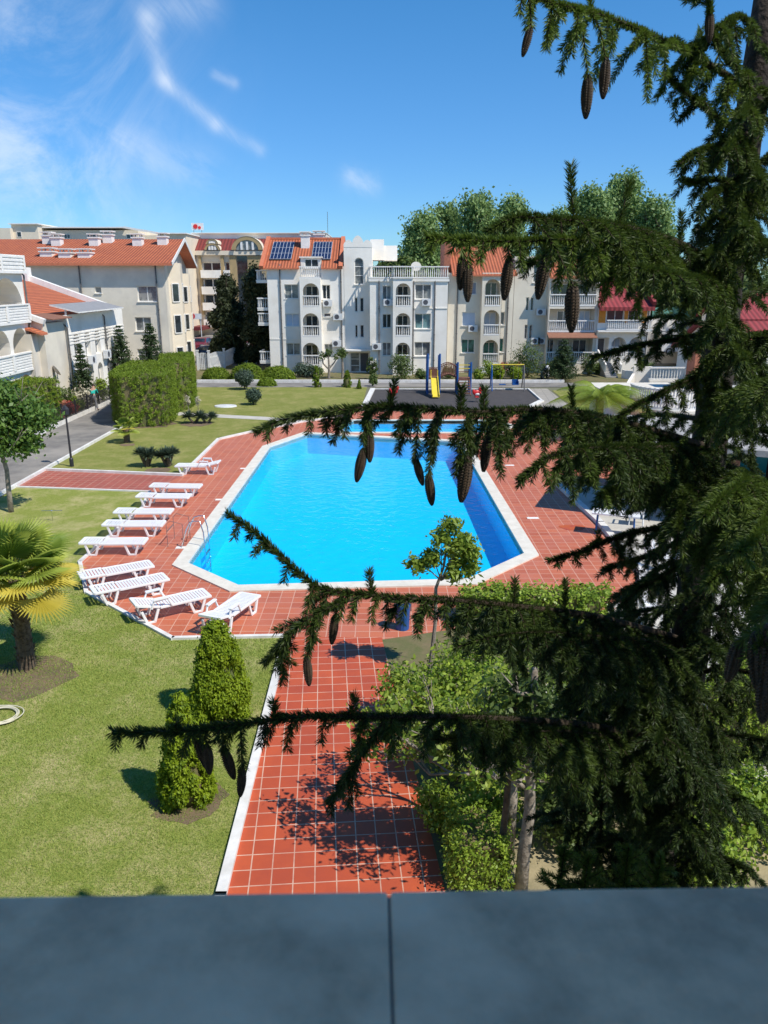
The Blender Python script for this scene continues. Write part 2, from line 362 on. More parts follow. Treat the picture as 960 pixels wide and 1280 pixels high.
def leaf_quads(P, Nn, L, W, rng, updir=None, up_amt=0):
    """rhombic leaves at P with normals Nn"""
    n = len(P)
    t = unit(rng.normal(size=(n,3)))
    if updir is not None: t = unit(t*(1-up_amt)+np.array(updir)*up_amt)
    u = unit(t-Nn*np.sum(t*Nn, axis=1, keepdims=True)); w = np.cross(Nn, u)
    s = rng.uniform(.65, 1.3, size=(n,1))
    a = P-u*L*s*.5; b = P+w*W*s*.5; c = P+u*L*s*.5; d = P-w*W*s*.5
    V = np.stack([a,b,c,d], axis=1).reshape(-1,3)
    F = np.arange(4*n).reshape(n,4)
    return V, F
def crown_pts(blobs, nclump, per, sig, rng, shell=.25, zmin=None):
    blobs = np.array(blobs, dtype=float)
    area = (blobs[:,3]*blobs[:,4]+blobs[:,3]*blobs[:,5]+blobs[:,4]*blobs[:,5])
    bi = rng.choice(len(blobs), nclump, p=area/area.sum())
    d = unit(rng.normal(size=(nclump,3)))
    rr = 1-np.abs(rng.normal(size=(nclump,1)))*shell
    cen = blobs[bi,:3]+d*blobs[bi,3:6]*rr*rng.uniform(.88,1.12,size=(nclump,1))
    tone = np.clip(rng.normal(.45,.22,nclump), 0, 1)
    P = (cen[:,None,:]+rng.normal(size=(nclump,per,3))*sig).reshape(-1,3)
    nd = (d[:,None,:]+rng.normal(size=(nclump,per,3))*.7+np.array([0,0,.35])).reshape(-1,3)
    T = np.repeat(tone, per)
    T = np.clip(T*.65+rng.uniform(0,1,len(T))*.35, 0, 1)
    if zmin is not None:
        k = P[:,2] > zmin; P = P[k]; nd = nd[k]; T = T[k]
    return P, unit(nd), T
def foliage(name, mat, blobs, nclump, per, sig, L, W, seed, parent, off=(0,0,0), shell=.25, zmin=None, up=None, up_amt=0):
    rng = np.random.default_rng(seed)
    P, Nn, T = crown_pts(blobs, nclump, per, sig, rng, shell, zmin)
    V, F = leaf_quads(P-np.array(off), Nn, L, W, rng, up, up_amt)
    return np_obj(name, V, [F], [mat], np.repeat(T, 4), parent)
def offset_poly(p, d):
    n = len(p); out = []
    for i in range(n):
        a = Vector(p[i-1]); b = Vector(p[i]); c = Vector(p[(i+1)%n])
        e1 = (b-a).normalized(); e2 = (c-b).normalized()
        n1 = Vector((e1.y,-e1.x)); n2 = Vector((e2.y,-e2.x))
        m = (n1+n2).normalized(); k = d/max(.3, m.dot(n1)); out.append(tuple(b+m*k))
    return out
def area2(p): return sum(p[i-1][0]*p[i][1]-p[i][0]*p[i-1][1] for i in range(len(p)))/2
def ccw(p): return p if area2(p) > 0 else p[::-1]
def struct(name, poly, z, mat):
    mb = MB(); mb.poly([(x,y,z) for x,y in poly]); return tag(mb.build(name, mat), kind='structure')
def inpoly(x, y, poly):
    x = np.asarray(x); y = np.asarray(y); r = np.zeros(x.shape, bool); n = len(poly)
    for i in range(n):
        x1,y1 = poly[i-1]; x2,y2 = poly[i]
        c = ((y1 > y) != (y2 > y)) & (x < (x2-x1)*(y-y1)/(y2-y1+1e-12)+x1); r ^= c
    return r
from mathutils.geometry import tessellate_polygon
# ---------------------------------------------------------------- ground, pool
def sheet(name, outer, holes, z, mat):
    loops = [[Vector((x,y,0)) for x,y in outer]]+[[Vector((x,y,0)) for x,y in h] for h in holes]
    flat = [p for l in loops for p in l]
    tris = tessellate_polygon(loops)
    mb = MB(); mb.add([(p.x,p.y,z) for p in flat], [tuple(t) for t in tris])
    o = mb.build(name, mat)
    bm = bmesh.new(); bm.from_mesh(o.data)
    for f in bm.faces:
        f.normal_update()
        if f.normal.z < 0: f.normal_flip()
    bm.to_mesh(o.data); bm.free()
    return tag(o, kind='structure')
pool = ccw([G2(*p) for p in [(235,705),(298,733),(585,725),(655,693),(575,553),(384,543),(338,559)]])
kids = ccw([G2(*p) for p in [(431,541),(426,532),(442,526),(618,526),(640,533),(622,541)]])
pool_o = offset_poly(pool, .42); kids_o = offset_poly(kids, .25)
def side(p, q): return p
holes = [pool_o, kids_o]
S = 1500
# union-safe: ground gets one bounding hole, the deck fills it
bbx = [-9.5,-9.5,9.5,9.5]; hb = [(-9.0,19.0),(9.0,19.0),(9.0,51.0),(-9.0,51.0)]
sheet('ground', [(-S,-60),(S,-60),(S,2500),(-S,2500)], [hb], -.02, 'town')
deck_px = [(215,799),(108,741),(100,703),(178,635),(182,615),(187,615),(227,595),(273,550),(317,540),(378,528),(452,514),(660,514),(690,500)]
deck = [G2(*p) for p in deck_px]+[(11.5,47),(13.5,38),(12.0,30), G2(697,607), G2(750,656), G2(804,720), G2(802,757), G2(760,762), G2(590,792), G2(480,803), G2(357,797)]
deck = ccw(deck)
sheet('pool_deck', deck, holes, .008, 'tile_deck')
# coping ring
def ring(name, inner, outer, z0, z1, mat):
    n = len(inner); mb = MB()
    vs = [(x,y,z1) for x,y in inner]+[(x,y,z1) for x,y in outer]+[(x,y,z0) for x,y in inner]+[(x,y,z0) for x,y in outer]
    fs = []
    for i in range(n):
        j = (i+1)%n
        fs += [(i,j,n+j,n+i), (2*n+i,2*n+j,j,i), (n+i,n+j,3*n+j,3*n+i)]
    mb.add(vs, fs); return tag(mb.build(name, mat), kind='structure')
ring('pool_coping', pool, pool_o, -.2, .05, 'coping')
ring('pool_coping', kids, kids_o, -.2, .055, 'coping')
def basin(name, poly, depth):
    mb = MB(); n = len(poly)
    mb.add([(x,y,-.01) for x,y in poly]+[(x,y,-depth) for x,y in poly], [tuple(range(n,2*n))]+[(i,(i+1)%n,n+(i+1)%n,n+i) for i in range(n)])
    return tag(mb.build(name, 'basin'), kind='structure')
basin('pool_basin', pool, 1.05); basin('pool_basin', kids, .5)
struct('pool_water', pool, -.07, 'water'); struct('pool_water', kids, -.065, 'water')
# underwater grating strip between the pools
gx0 = G2(486,545)[0]; gx1 = G2(556,545)[0]; gy = G2(500,546)[1]
# garden, lawns
def PXY(l): return [G2(*p) if p[1] > 100 else p for p in l]
front = [G2(0,622),G2(20,609),G2(182,615),G2(178,635),G2(100,703),G2(108,741),G2(215,799),G2(357,796),G2(277,1120)]+[G2(252,1220),(-14.8,G2(252,1220)[1])]
struct('lawn', front, 0.0, 'lawn')
struct('lawn', [G2(55,588),(-14.85,52),(-14.85,G2(217,519)[1]),G2(217,519),G2(330,525),G2(378,528),G2(317,540),G2(273,550),G2(227,595)], 0.0, 'lawn_far')
struct('lawn', [(-14.85,G2(217,515)[1]),(-14.85,G2(217,484)[1]),G2(459,484),G2(451,513),G2(378,527),G2(330,521),G2(217,515)], .002, 'lawn_far')
struct('lawn', [G2(690,488),G2(800,488),G2(800,500),(12.5,47),G2(705,500)], .002, 'lawn_far')
struct('footpath', [(-14.85,G2(217,519)[1]),G2(217,519),G2(330,525),G2(378,528),G2(378,525),G2(330,521),G2(217,515),(-14.85,G2(217,515)[1])], .006, 'palepave')
struct('cross_path', [G2(20,609),G2(55,588),G2(227,595),G2(187,615)], .006, 'tile_cross')
struct('alley', [(-18.6,6),(-14.85,6),(-14.85,G2(400,484)[1]),(-18.6,70)], .003, 'asphalt')
yl0 = G2(400,484)[1]; yl1 = G2(400,478.5)[1]
struct('lane', [(-18.6,yl0),(40,yl0),(40,yl1),(-18.6,yl1)], .005, 'asphalt')
struct('planting_bed', [(-18.6,yl1),(40,yl1),(40,76),(-18.6,76)], .003, 'bed')
struct('yard', [(-60,6),(-18.6,6),(-18.6,140),(-60,140)], -.004, 'palepave')
struct('street', [(-60,76),(40,76),(40,128),(-60,128)], -.002, 'asphalt')
struct('tiled_path', ccw([G2(277,1120),G2(252,1220),G2(584,1220),G2(557,1116),G2(477,797),G2(357,797)]), .012, 'tile_path')
struct('yard_right', ccw([G2(477,797),G2(557,1116),(3.0,4.5),(30,4.5),(30,36),(13.6,38),(12,30),G2(697,607),G2(750,656),G2(804,720),G2(802,757),G2(760,760)]), 0.0, 'palepave')
struct('gravel_yard', ccw([(1.3,4.5),G2(575,1116),G2(600,880),G2(720,880),(7,9),(7,4.5)]), .006, 'sand')
struct('planting_bed', ccw([G2(477,800),G2(557,1116),G2(575,1116),G2(650,880),G2(760,800),G2(740,762)]), .01, 'bed')
play = [G2(466,487),G2(660,487),G2(676,502),G2(655,513),G2(455,513)]
struct('playground_surface', play, .02, 'rubber')
struct('flagstone_path', [G2(662,486),G2(684,486),G2(712,508),G2(690,517),G2(656,514),G2(678,502)], .015, 'flag')
def kerb(pts, w=.14, h=.10, name='kerb'):
    mb = MB()
    for a, b in zip(pts[:-1], pts[1:]):
        a = Vector((a[0],a[1],h/2)); b = Vector((b[0],b[1],h/2)); d = (b-a).normalized()*w*.48
        mb.bar(a-d*.0, b+d, w, h)
    return tag(mb.build(name, 'kerb'), kind='structure')
kerb([G2(227,595),G2(273,550),G2(317,540),G2(378,528),G2(430,521)])
kerb([G2(55,588),G2(227,595)], .14, .11)
kerb([G2(20,609),G2(187,615)], .10, .05)
kerb([G2(187,615),G2(178,635),G2(100,703),G2(108,741),G2(215,799),G2(357,796)], .11, .06)
kerb([G2(357,800),G2(277,1120),G2(252,1220)], .15, .08)
kerb([(-14.87,12),(-14.87,58)], .13, .12)
kerb([(-18.6,8),(-18.6,62)], .2, .25)
kerb([(-18.0,yl1+.15),(14.5,yl1+.15)], .30, .22, 'low_wall')
kerb([G2(466,487),G2(660,487)], .12, .10)
kerb([G2(466,487),G2(453,513)], .35, .12)
kerb([G2(660,487),G2(677,502)], .12, .12); kerb([G2(677,502),G2(655,513)], .35, .12)
kerb([G2(697,607),G2(750,656),G2(804,720),G2(802,757)], .22, .14)
kerb([G2(802,757),G2(760,760)], .12, .10)
# soil patches
for k, (p, r) in enumerate([((35,845),1.0),((237,1002),.62),((275,895),.5),((198,588),.6),((160,556),.4),((245,530),.9),((185,530),1.6)]):
    x, y = G2(*p); rg = random.Random(k)
    pts = [(x+math.cos(a)*r*rg.uniform(.75,1.15), y+math.sin(a)*r*rg.uniform(.7,1.1)) for a in [i*math.pi/9 for i in range(18)]]
    struct('soil_patch', pts, .004+.0005*k, 'soil')
# orange spill on the deck
struct('orange_stain', [(G2(716,660)[0]+math.cos(a)*.42*(1+.2*math.sin(3*a)), G2(716,660)[1]+math.sin(a)*.35*(1+.2*math.cos(2*a))) for a in [i*math.pi/10 for i in range(20)]], .013,
       surf('orange stain', (.50,.11,.02), (.40,.07,.04), scale=3))
# grass blades on the near lawn
def grass():
    rng = np.random.default_rng(3)
    n = 260000
    r = rng.uniform(0, 1, n)
    y = 7.8+13*r**1.5; x = rng.uniform(-9.5, 0, n)
    poly = [G2(20,612),G2(180,617),G2(176,635),G2(98,703),G2(106,742),G2(214,801),G2(354,798),G2(272,1120),(G2(272,1120)[0],7.5),(-12,7.5)]
    k = inpoly(x, y, poly); x = x[k]; y = y[k]; n = len(x)
    clump = .5+.5*np.sin(x*3.1+np.sin(y*2.3)*2)*np.sin(y*2.7+np.sin(x*1.7)*2)
    h = rng.uniform(.02, .05, n)*(.7+.6*clump)
    a = rng.uniform(0, 2*math.pi, n); w = .0035+.0022*(y-8)/5
    base = np.stack([x, y, np.zeros(n)], 1)
    dx = np.stack([np.cos(a)*w, np.sin(a)*w, np.zeros(n)], 1)
    tip = base+np.stack([rng.normal(0,.022,n), rng.normal(0,.022,n), h], 1)
    V = np.stack([base-dx, base+dx, tip], 1).reshape(-1,3)
    F = np.arange(3*n).reshape(n,3)
    T = np.clip(rng.beta(1.2,1.6,n)*.8+.3*clump-.05, 0, 1)
    o = np_obj('grass', V, [F], ['grass'], np.repeat(T,3)); tag(o, 'short green grass covering the front lawn', 'grass', kind='stuff')
grass()
# ---------------------------------------------------------------- sun loungers
def make_lounger(raise_back=False):
    r = root('sun_lounger', 'x', 'sun lounger')
    L = 1.9; W = .62; z = .36
    hip = .62  # local x of the back hinge from head side
    mb = MB()
    def rail(mb, x0, x1, z0, z1):
        for s in (-1, 1): mb.bar((x0,s*(W/2-.03),z0), (x1,s*(W/2-.03),z1), .06, .055)
    def slats(mb, x0, x1, z0, z1):
        n = int(math.hypot(x1-x0,z1-z0)/.075)
        for i in range(n):
            t = (i+.5)/n; xx = x0+(x1-x0)*t; zz = z0+(z1-z0)*t
            a = math.atan2(z1-z0, x1-x0)
            hx = .031*math.cos(a); hz = .031*math.sin(a)
            mb.bar((xx-hx,0,zz-hz+.012), (xx+hx,0,zz+hz+.012), W-.11, .014)
    rail(mb, -L/2+hip, L/2, z, z); slats(mb, -L/2+hip, L/2, z, z)
    mb.bar((L/2,-W/2+.03,z-.01), (L/2,W/2-.03,z-.01), .06, .06)
    mb.build('seat', 'plastic', r, bevel=.008)
    mb = MB(); zz = z+.16 if raise_back else z+.03
    xx = -L/2+.06 if raise_back else -L/2
    rail(mb, -L/2+hip-.01, xx, z+.02, zz); slats(mb, -L/2+hip-.02, xx+.02, z+.02, zz)
    mb.bar((xx,-W/2+.03,zz), (xx,W/2-.03,zz), .06, .06)
    mb.build('backrest', 'plastic', r, bevel=.008)
    if raise_back:
        for s in (-1, 1):
            mb = MB(); y = s*(W/2+.01); mb.tube([(-.55,y,z+.02),(-.48,y,z+.20),(-.15,y,z+.22),(-.05,y,z+.02)], .028, 6); mb.bar((-.50,y,z+.235),(-.13,y,z+.245),.09,.03)
            mb.build('armrest', 'plastic', r)
    for s in (-1, 1):
        for xc, ln in ((-.58,1), (.60,1)):
            mb = MB(); y = s*(W/2-.035)
            mb.bar((xc-.20,y,z-.02), (xc-.09,y,.02), .05, .065)
            mb.bar((xc+.20,y,z-.02), (xc+.09,y,.02), .05, .065)
            mb.bar((xc-.115,y,.025), (xc+.115,y,.025), .05, .05)
            mb.build('leg', 'plastic', r, bevel=.008)
    return r
lp = [(249,592,-2,1,'white armrest lounger standing alone beyond the red cross path'),
      (221,619,-2,0,'white sun lounger nearest the cross path, farthest of the row of five'),
      (206,632,-1,0,'second white sun lounger from the cross path, in front of the farthest'),
      (181,652,1,0,'white sun lounger in the middle of the row of five along the lawn'),
      (169,668,1,0,'fourth white sun lounger counted from the red cross path'),
      (144,691,2,0,'white sun lounger ending the row, set apart nearest the palm side'),
      (147,728,31,0,'slanted white sun lounger at the grass edge, behind its parallel twin'),
      (164,746,33,0,'slanted white sun lounger between its twin and the armrest one'),
      (214,768,33,1,'white sun lounger with armrests at the slanted deck edge'),
      (289,778,69,1,'white sun lounger pointing toward the pool, above the bright conifer')]
flat = make_lounger(False); rais = make_lounger(True); used = {0:False, 1:False}
for px, py, ang, rb, lab in lp:
    src = rais if rb else flat
    o = copy_tree(src) if used[rb] else src
    used[rb] = True
    x, y, _ = G(px, py)
    o.location = (x, y, .01); o.rotation_euler = (0,0,R(ang + (180 if (rb and px in (249,)) else 0)))
    tag(o, lab, 'sun lounger', 'white sun loungers around the pool deck')
# pool ladder
def ladder():
    x, y, _ = G(252, 690)
    a = math.atan2(pool[0][1]-pool[-1][1], pool[0][0]-pool[-1][0])
    ex = Vector(G(237,702)); ey = Vector(G(338,559)); d = (ey-ex).normalized(); n = Vector((d.y,-d.x,0))
    base = ex+d*1.5
    r = root('pool_ladder', 'stainless steel ladder at the left corner of the pool', 'ladder', tuple(base))
    for s in (-.28,.28):
        mb = MB(off=tuple(base)); b = base+d*s
        pts = [b-n*.55+Vector((0,0,.02))]+[b-n*(.55-.62*t)+Vector((0,0,.02+.85*math.sin(math.pi*.5*min(1,t*1.6)))) for t in (.15,.3,.5,.75,1)]+[b+n*.16+Vector((0,0,.5)), b+n*.18+Vector((0,0,-.1)), b+n*.18+Vector((0,0,-1.0))]
        mb.tube(pts, .018, 8); mb.build('handrail', 'steel', r, smooth=True)
    for k in range(3):
        mb = MB(off=tuple(base)); c = base+n*.18+Vector((0,0,-.25-.27*k)); mb.bar(c-d*.28, c+d*.28, .08, .03); mb.build('step', 'steel', r)
    # dark hoop barrier behind
    b2 = ex+d*1.7-n*1.0
    r = root('rail_stand', 'thin metal hand rail standing behind the pool ladder', 'rail', tuple(b2))
    mb = MB(off=tuple(b2))
    for s in (-.4,.4):
        b = b2+d*s; mb.tube([b, b+Vector((0,0,.75)), b+n*.12+Vector((0,0,.85)), b+n*.5+Vector((0,0,.75)), b+n*.5], .009, 6)
    mb.bar(b2-d*.4+Vector((0,0,.5)), b2+d*.4+Vector((0,0,.5)), .02, .02)
    mb.build('frame', 'pipe', r)
ladder()
# white depth markers on the deck
for i, (px, py) in enumerate([(228,685),(276,625),(306,586),(637,582),(666,648)]):
    x, y, _ = G(px, py); mb = MB(); mb.box(x-.2, x+.2, y-.1, y+.1, .012, .02)
    tag(mb.build('depth_marker', 'white_trim'), kind='structure')
# ---------------------------------------------------------------- facade kit (local frame: facade plane y=0 facing -y)
def wall(mb, x0, x1, z0, z1, holes=(), y=0.0, mi=0, rev=None):
    """front face with openings (x0,x1,z0,z1,depth,arch) plus reveals; back of each hole is left to a window / room"""
    xs = sorted({x0,x1}|{min(max(h[i],x0),x1) for h in holes for i in (0,1)}); zs = sorted({z0,z1}|{min(max(h[i],z0),z1) for h in holes for i in (2,3)})
    rev = mi if rev is None else rev
    for a, b in zip(xs[:-1], xs[1:]):
        for c, d in zip(zs[:-1], zs[1:]):
            mx = (a+b)/2; mz = (c+d)/2
            if any(h[0] < mx < h[1] and h[2] < mz < h[3] for h in holes): continue
            mb.quad((a,y,c),(b,y,c),(b,y,d),(a,y,d), mi)
    for h in holes:
        a,b,c,d,dp,ar = h; yb = y+dp
        if ar:
            r = (b-a)/2; zc = d-r*1.0; cx = (a+b)/2; n = 12
            arc = [(cx-r*math.cos(math.pi*i/n), zc+r*math.sin(math.pi*i/n)) for i in range(n+1)]
            for i in range(n):
                (xa,za),(xb,zb) = arc[i], arc[i+1]
                mb.quad((xa,y,za),(xb,y,zb),(xb,y,d),(xa,y,d), mi)
                mb.quad((xa,y,za),(xb,y,zb),(xb,yb,zb),(xa,yb,za), rev)
            zt = zc
        else:
            zt = d; mb.quad((a,y,d),(b,y,d),(b,yb,d),(a,yb,d), rev)
        mb.quad((a,y,c),(a,yb,c),(a,yb,zt),(a,y,zt), rev); mb.quad((b,y,c),(b,yb,c),(b,yb,zt),(b,y,zt), rev)
        mb.quad((a,y,c),(b,y,c),(b,yb,c),(a,yb,c), rev)
        if dp > .5: mb.quad((a,yb,c),(b,yb,c),(b,yb,d),(a,yb,d), rev)
def window(parent, x0, x1, z0, z1, y, pane='glass', cols=2, fw=.06, frame='white_trim', arch=False, rows=1, sill=True, name='window'):
    mb = MB()
    yb = y-.05
    if not arch:
        mb.box(x0,x0+fw,yb,y,z0,z1); mb.box(x1-fw,x1,yb,y,z0,z1); mb.box(x0+fw,x1-fw,yb,y,z0,z0+fw); mb.box(x0+fw,x1-fw,yb,y,z1-fw,z1)
    else:
        r = (x1-x0)/2; zc = z1-r; cx = (x0+x1)/2
        mb.box(x0,x0+fw,yb,y,z0,zc); mb.box(x1-fw,x1,yb,y,z0,zc); mb.box(x0+fw,x1-fw,yb,y,z0,z0+fw)
        for i in range(8):
            a0, a1 = math.pi*i/8, math.pi*(i+1)/8
            mb.bar((cx-(r-fw/2)*math.cos(a0),y-.025,zc+(r-fw/2)*math.sin(a0)), (cx-(r-fw/2)*math.cos(a1),y-.025,zc+(r-fw/2)*math.sin(a1)), fw, .05, up=(0,1,0))
    for i in range(1, cols):
        xx = x0+(x1-x0)*i/cols; mb.box(xx-fw/2,xx+fw/2,yb+.004,y-.004,z0+fw,z1-fw)
    for i in range(1, rows):
        zz = z0+(z1-z0)*i/rows; mb.box(x0+fw,x1-fw,yb+.008,y-.008,zz-fw/2,zz+fw/2)
    if sill: mb.box(x0-.06,x1+.06,y-.28,y-.051,z0-.06,z0-.002)
    f = mb.build(name, frame, parent)
    mb = MB()
    if not arch: mb.quad((x0+.02,y-.012,z0+.02),(x1-.02,y-.012,z0+.02),(x1-.02,y-.012,z1-.02),(x0+.02,y-.012,z1-.02))
    else:
        r = (x1-x0)/2-.02; zc = z1-r-.02; cx = (x0+x1)/2
        mb.poly([(x0+.02,y-.012,z0+.02),(x1-.02,y-.012,z0+.02)]+[(cx+r*math.cos(math.pi*i/12),y-.012,zc+r*math.sin(math.pi*i/12)) for i in range(13)])
    mb.build('pane', pane, f)
    return f
def balustrade(parent, pts, z0, h=.9, sp=.17, mat='white_trim', name='balustrade', th=.07, plinth=.12):
    mb = MB()
    for (xa,ya),(xb,yb) in zip(pts[:-1], pts[1:]):
        a = Vector((xa,ya,0)); b = Vector((xb,yb,0)); L = (b-a).length; d = (b-a).normalized(); e = d*.055
        mb.bar(a-e+Vector((0,0,z0+h-.05)), b+e+Vector((0,0,z0+h-.05)), .15, .09)
        mb.bar(a-e+Vector((0,0,z0+plinth/2)), b+e+Vector((0,0,z0+plinth/2)), .14, plinth)
        n = max(2, int(L/sp))
        for i in range(n):
            c = a+d*L*(i+.5)/n
            mb.tube([(c.x,c.y,z0+plinth),(c.x,c.y,z0+h*.32),(c.x,c.y,z0+h*.75),(c.x,c.y,z0+h-.09)], [th*.35,th*.62,th*.32,th*.4], 6, cap=False)
    return mb.build(name, mat, parent)
def loggia(parent, mb, x0, x1, z0, z1, y, depth, pane='glass', rail_h=.95, door=True, solid=0.0):
    """balcony behind an opening already cut: balustrade + glazed door"""
    balustrade(parent, [(x0+.06,y-.02),(x1-.06,y-.02)], z0, rail_h)
    if door:
        w = (x1-x0)
        window(parent, x0+w*.12, x1-w*.12, z0+.05, z0+min(2.15,(z1-z0)*.88), y+depth-.02, pane, 2, sill=False, name='balcony_door')
def pipe(parent, x, z0, z1, y=-.08, r=.055):
    mb = MB(); mb.tube([(x,y+.25,z1+.15),(x,y,z1-.1),(x,y,z0)], r, 8)
    for k in range(int((z1-z0)/2.2)): mb.lathe([(r*1.5,0),(r*1.5,.06)], (x,y,z0+1.2+k*2.2), 8)
    mb.build('drainpipe', 'pipe', parent)
def aircon(parent, x, z, y=0.0, s=1.0):
    w = .80*s; h = .56*s; d = .30
    mb = MB(); mb.box(x,x+w,y-d-.08,y-.08,z,z+h); mb.box(x+.1,x+.14,y-.081,y,z-.06,z+.1); mb.box(x+w-.14,x+w-.1,y-.081,y,z-.06,z+.1)
    o = mb.build('air_conditioner', 'ac', parent)
    cx = x+w*.38; cz = z+h/2
    mb = MB(); mb.add([(cx+.21*s*math.cos(a),y-d-.084,cz+.21*s*math.sin(a)) for a in [i*math.pi/10 for i in range(20)]], [tuple(range(20))])
    mb.build('fan_grille', 'shade', o)
def chimney(parent, x, y, z, w=.6, h=.9, mat='white_trim'):
    mb = MB(); mb.box(x-w/2,x+w/2,y-w/2,y+w/2,z-.5,z+h); mb.box(x-w/2-.08,x+w/2+.08,y-w/2-.08,y+w/2+.08,z+h,z+h+.1)
    for sx in (-1,1):
        for sy in (-1,1): mb.box(x+sx*w*.35-.05,x+sx*w*.35+.05,y+sy*w*.35-.05,y+sy*w*.35+.05,z+h+.1,z+h+.3)
    mb.box(x-w/2-.12,x+w/2+.12,y-w/2-.12,y+w/2+.12,z+h+.3,z+h+.38)
    return mb.build('chimney', mat, parent)
def slab_roof(parent, corners, th, mat, name='roof', under='ridge'):
    """corners: 4 pts (x,y,z) low-left, low-right, high-right, high-left"""
    mb = MB(); top = corners; bot = [(x,y,z-th) for x,y,z in corners]
    mb.add(top+bot, [(0,1,2,3)], 0); mb.add(top+bot, [(7,6,5,4),(0,4,5,1),(1,5,6,2),(2,6,7,3),(3,7,4,0)], 1)
    return mb.build(name, [mat, under], parent)
def dish(parent, x, y, z, r=.4, ang=0):
    mb = MB(); pr = [(r*t, -.35*r*(1-t*t)) for t in (.05,.4,.7,.9,1)]
    mb.lathe(pr, (0,0,0), 16); e = Euler((R(60),0,ang)); mm = e.to_matrix()
    mb.v = [tuple(mm@Vector(v)+Vector((x,y,z+.5))) for v in mb.v]
    mb.tube([(x,y,z-.4),(x,y,z+.5)], .03, 6)
    return mb.build('satellite_dish', 'greywall', parent)

# ================================================================ the white apartment building across the pool
YF = 70.0
def X_(px, py=400, Y=YF): return PF(px, py, Y)[0]
def Z_(py, Y=YF): return PF(480, py, Y)[2]
rows_arch = [(354,370,383),(391,407,420),(427.5,443.5,456)]   # top, rail top, floor

# --- block A: left block with solar panels
bx = X_(336)
A = root('apartment_building', 'white apartment block with solar panels on its terracotta roof and arched balconies', 'building', (bx,YF,0))
def LX(px, py=400, Y=YF): return X_(px,py,Y)-bx
wA = LX(430.5)
eave = Z_(333); 
mb = MB()
x1c = LX(377); x2c = LX(402.5)
hA = []
wl = (LX(355.5,364), LX(373,364))
for (a, b) in ((355.5,373.5),(392,408),(429,444)):
    hA.append((wl[0], wl[1], Z_(b), Z_(a), .25, False))
wr = [(LX(403.5), LX(413.5), Z_(374), Z_(356), .25, False), (LX(405), LX(415.5), Z_(444), Z_(430), .25, False), (LX(405), LX(413.5), Z_(396), Z_(391.5), .2, False)]
wall(mb, 0, x1c, 0, eave, hA)
wall(mb, x2c, wA, 0, eave, wr)
# projecting bay with arches
yb = -.9; hb_ = []
for t, rl, fl in rows_arch:
    hb_.append((LX(380,fl), LX(400,fl), Z_(fl), Z_(t), 1.3, True))
wall(mb, x1c, x2c, 0, Z_(348), hb_, y=yb)
for xx in (x1c, x2c): mb.quad((xx,yb,0),(xx,0,0),(xx,0,Z_(348)),(xx,yb,Z_(348)))
mb.quad((x1c,yb,Z_(348)),(x2c,yb,Z_(348)),(x2c,.6,Z_(348)),(x1c,.6,Z_(348)))
mb.quad((0,0,0),(0,10,0),(0,10,eave),(0,0,eave)); mb.quad((wA,0,0),(wA,10,0),(wA,10,eave),(wA,0,eave)); mb.quad((0,10,0),(wA,10,0),(wA,10,eave),(0,10,eave))
# gable triangles
rz = PF(480,299,YF+5)[2]
mb.poly([(0,0,eave),(0,10,eave),(0,5,rz)]); mb.poly([(wA,0,eave),(wA,10,eave),(wA,5,rz)])
mb.box(.02, x1c-.01, -.03, -.003, Z_(424.5), Z_(423))
mb.build('wall', 'white_wall', A)
for h, pn in zip(hA, ('glass_l','shutter_w','glass_l')): window(A, h[0],h[1],h[2],h[3], .24, pn)
for h, pn in zip(wr, ('glass','glass_l','shade')): window(A, h[0],h[1],h[2],h[3], h[4]-.01, pn, 2 if h[3]-h[2] > .6 else 1)
for h in hb_: loggia(A, None, h[0],h[1],h[2],h[3], yb+.08, 1.2)
balustrade(A, [(x1c+.05,yb+.08),(x2c-.05,yb+.08)], Z_(348), 1.0)
# roof front in two slopes either side of the dormer + rear slope
dz = .12
slab_roof(A, [(-.35,-.35,eave-.12),(x1c-.05,-.35,eave-.12),(x1c-.05,5,rz),(-.35,5,rz)], dz, 'roofX')
slab_roof(A, [(x2c+.05,-.35,eave-.12),(wA-.2,-.35,eave-.12),(wA-.2,5,rz),(x2c+.05,5,rz)], dz, 'roofX')
zd_ = eave-.12+(1.85/5.35)*(rz-eave+.12)
slab_roof(A, [(x1c-.05,1.5,zd_),(x2c+.05,1.5,zd_),(x2c+.05,5,rz),(x1c-.05,5,rz)], dz, 'roofX')
slab_roof(A, [(-.35,10.35,eave-.12),(wA-.2,10.35,eave-.12),(wA-.2,5,rz),(-.35,5,rz)], dz, 'roofX')
mb = MB()
for xx in (-.42, wA-.25):
    mb.bar((xx,-.45,eave-.1), (xx,5,rz+.12), .35, .3); mb.bar((xx,5,rz+.12), (xx,10.4,eave-.1), .35, .3)
mb.bar((-.3,5,rz+.06),(wA-.3,5,rz+.06),.25,.18)
mb.build('roof_ridge', 'ridge', A)
# dormer
mb = MB(); dzt = Z_(322)
wall(mb, x1c, x2c, Z_(348), dzt, [(LX(382),LX(399),Z_(335),Z_(323.5),.1,False)], y=.6)
for xx in (x1c,x2c): mb.quad((xx,.6,Z_(348)),(xx,3,Z_(348)),(xx,3,dzt),(xx,.6,dzt))
mb.box(x1c-.1,x2c+.1,.45,3.0,dzt,dzt+.1)
mb.build('dormer', 'white_wall', A)
window(A, LX(382),LX(399),Z_(335),Z_(323.5), .69, 'glass')
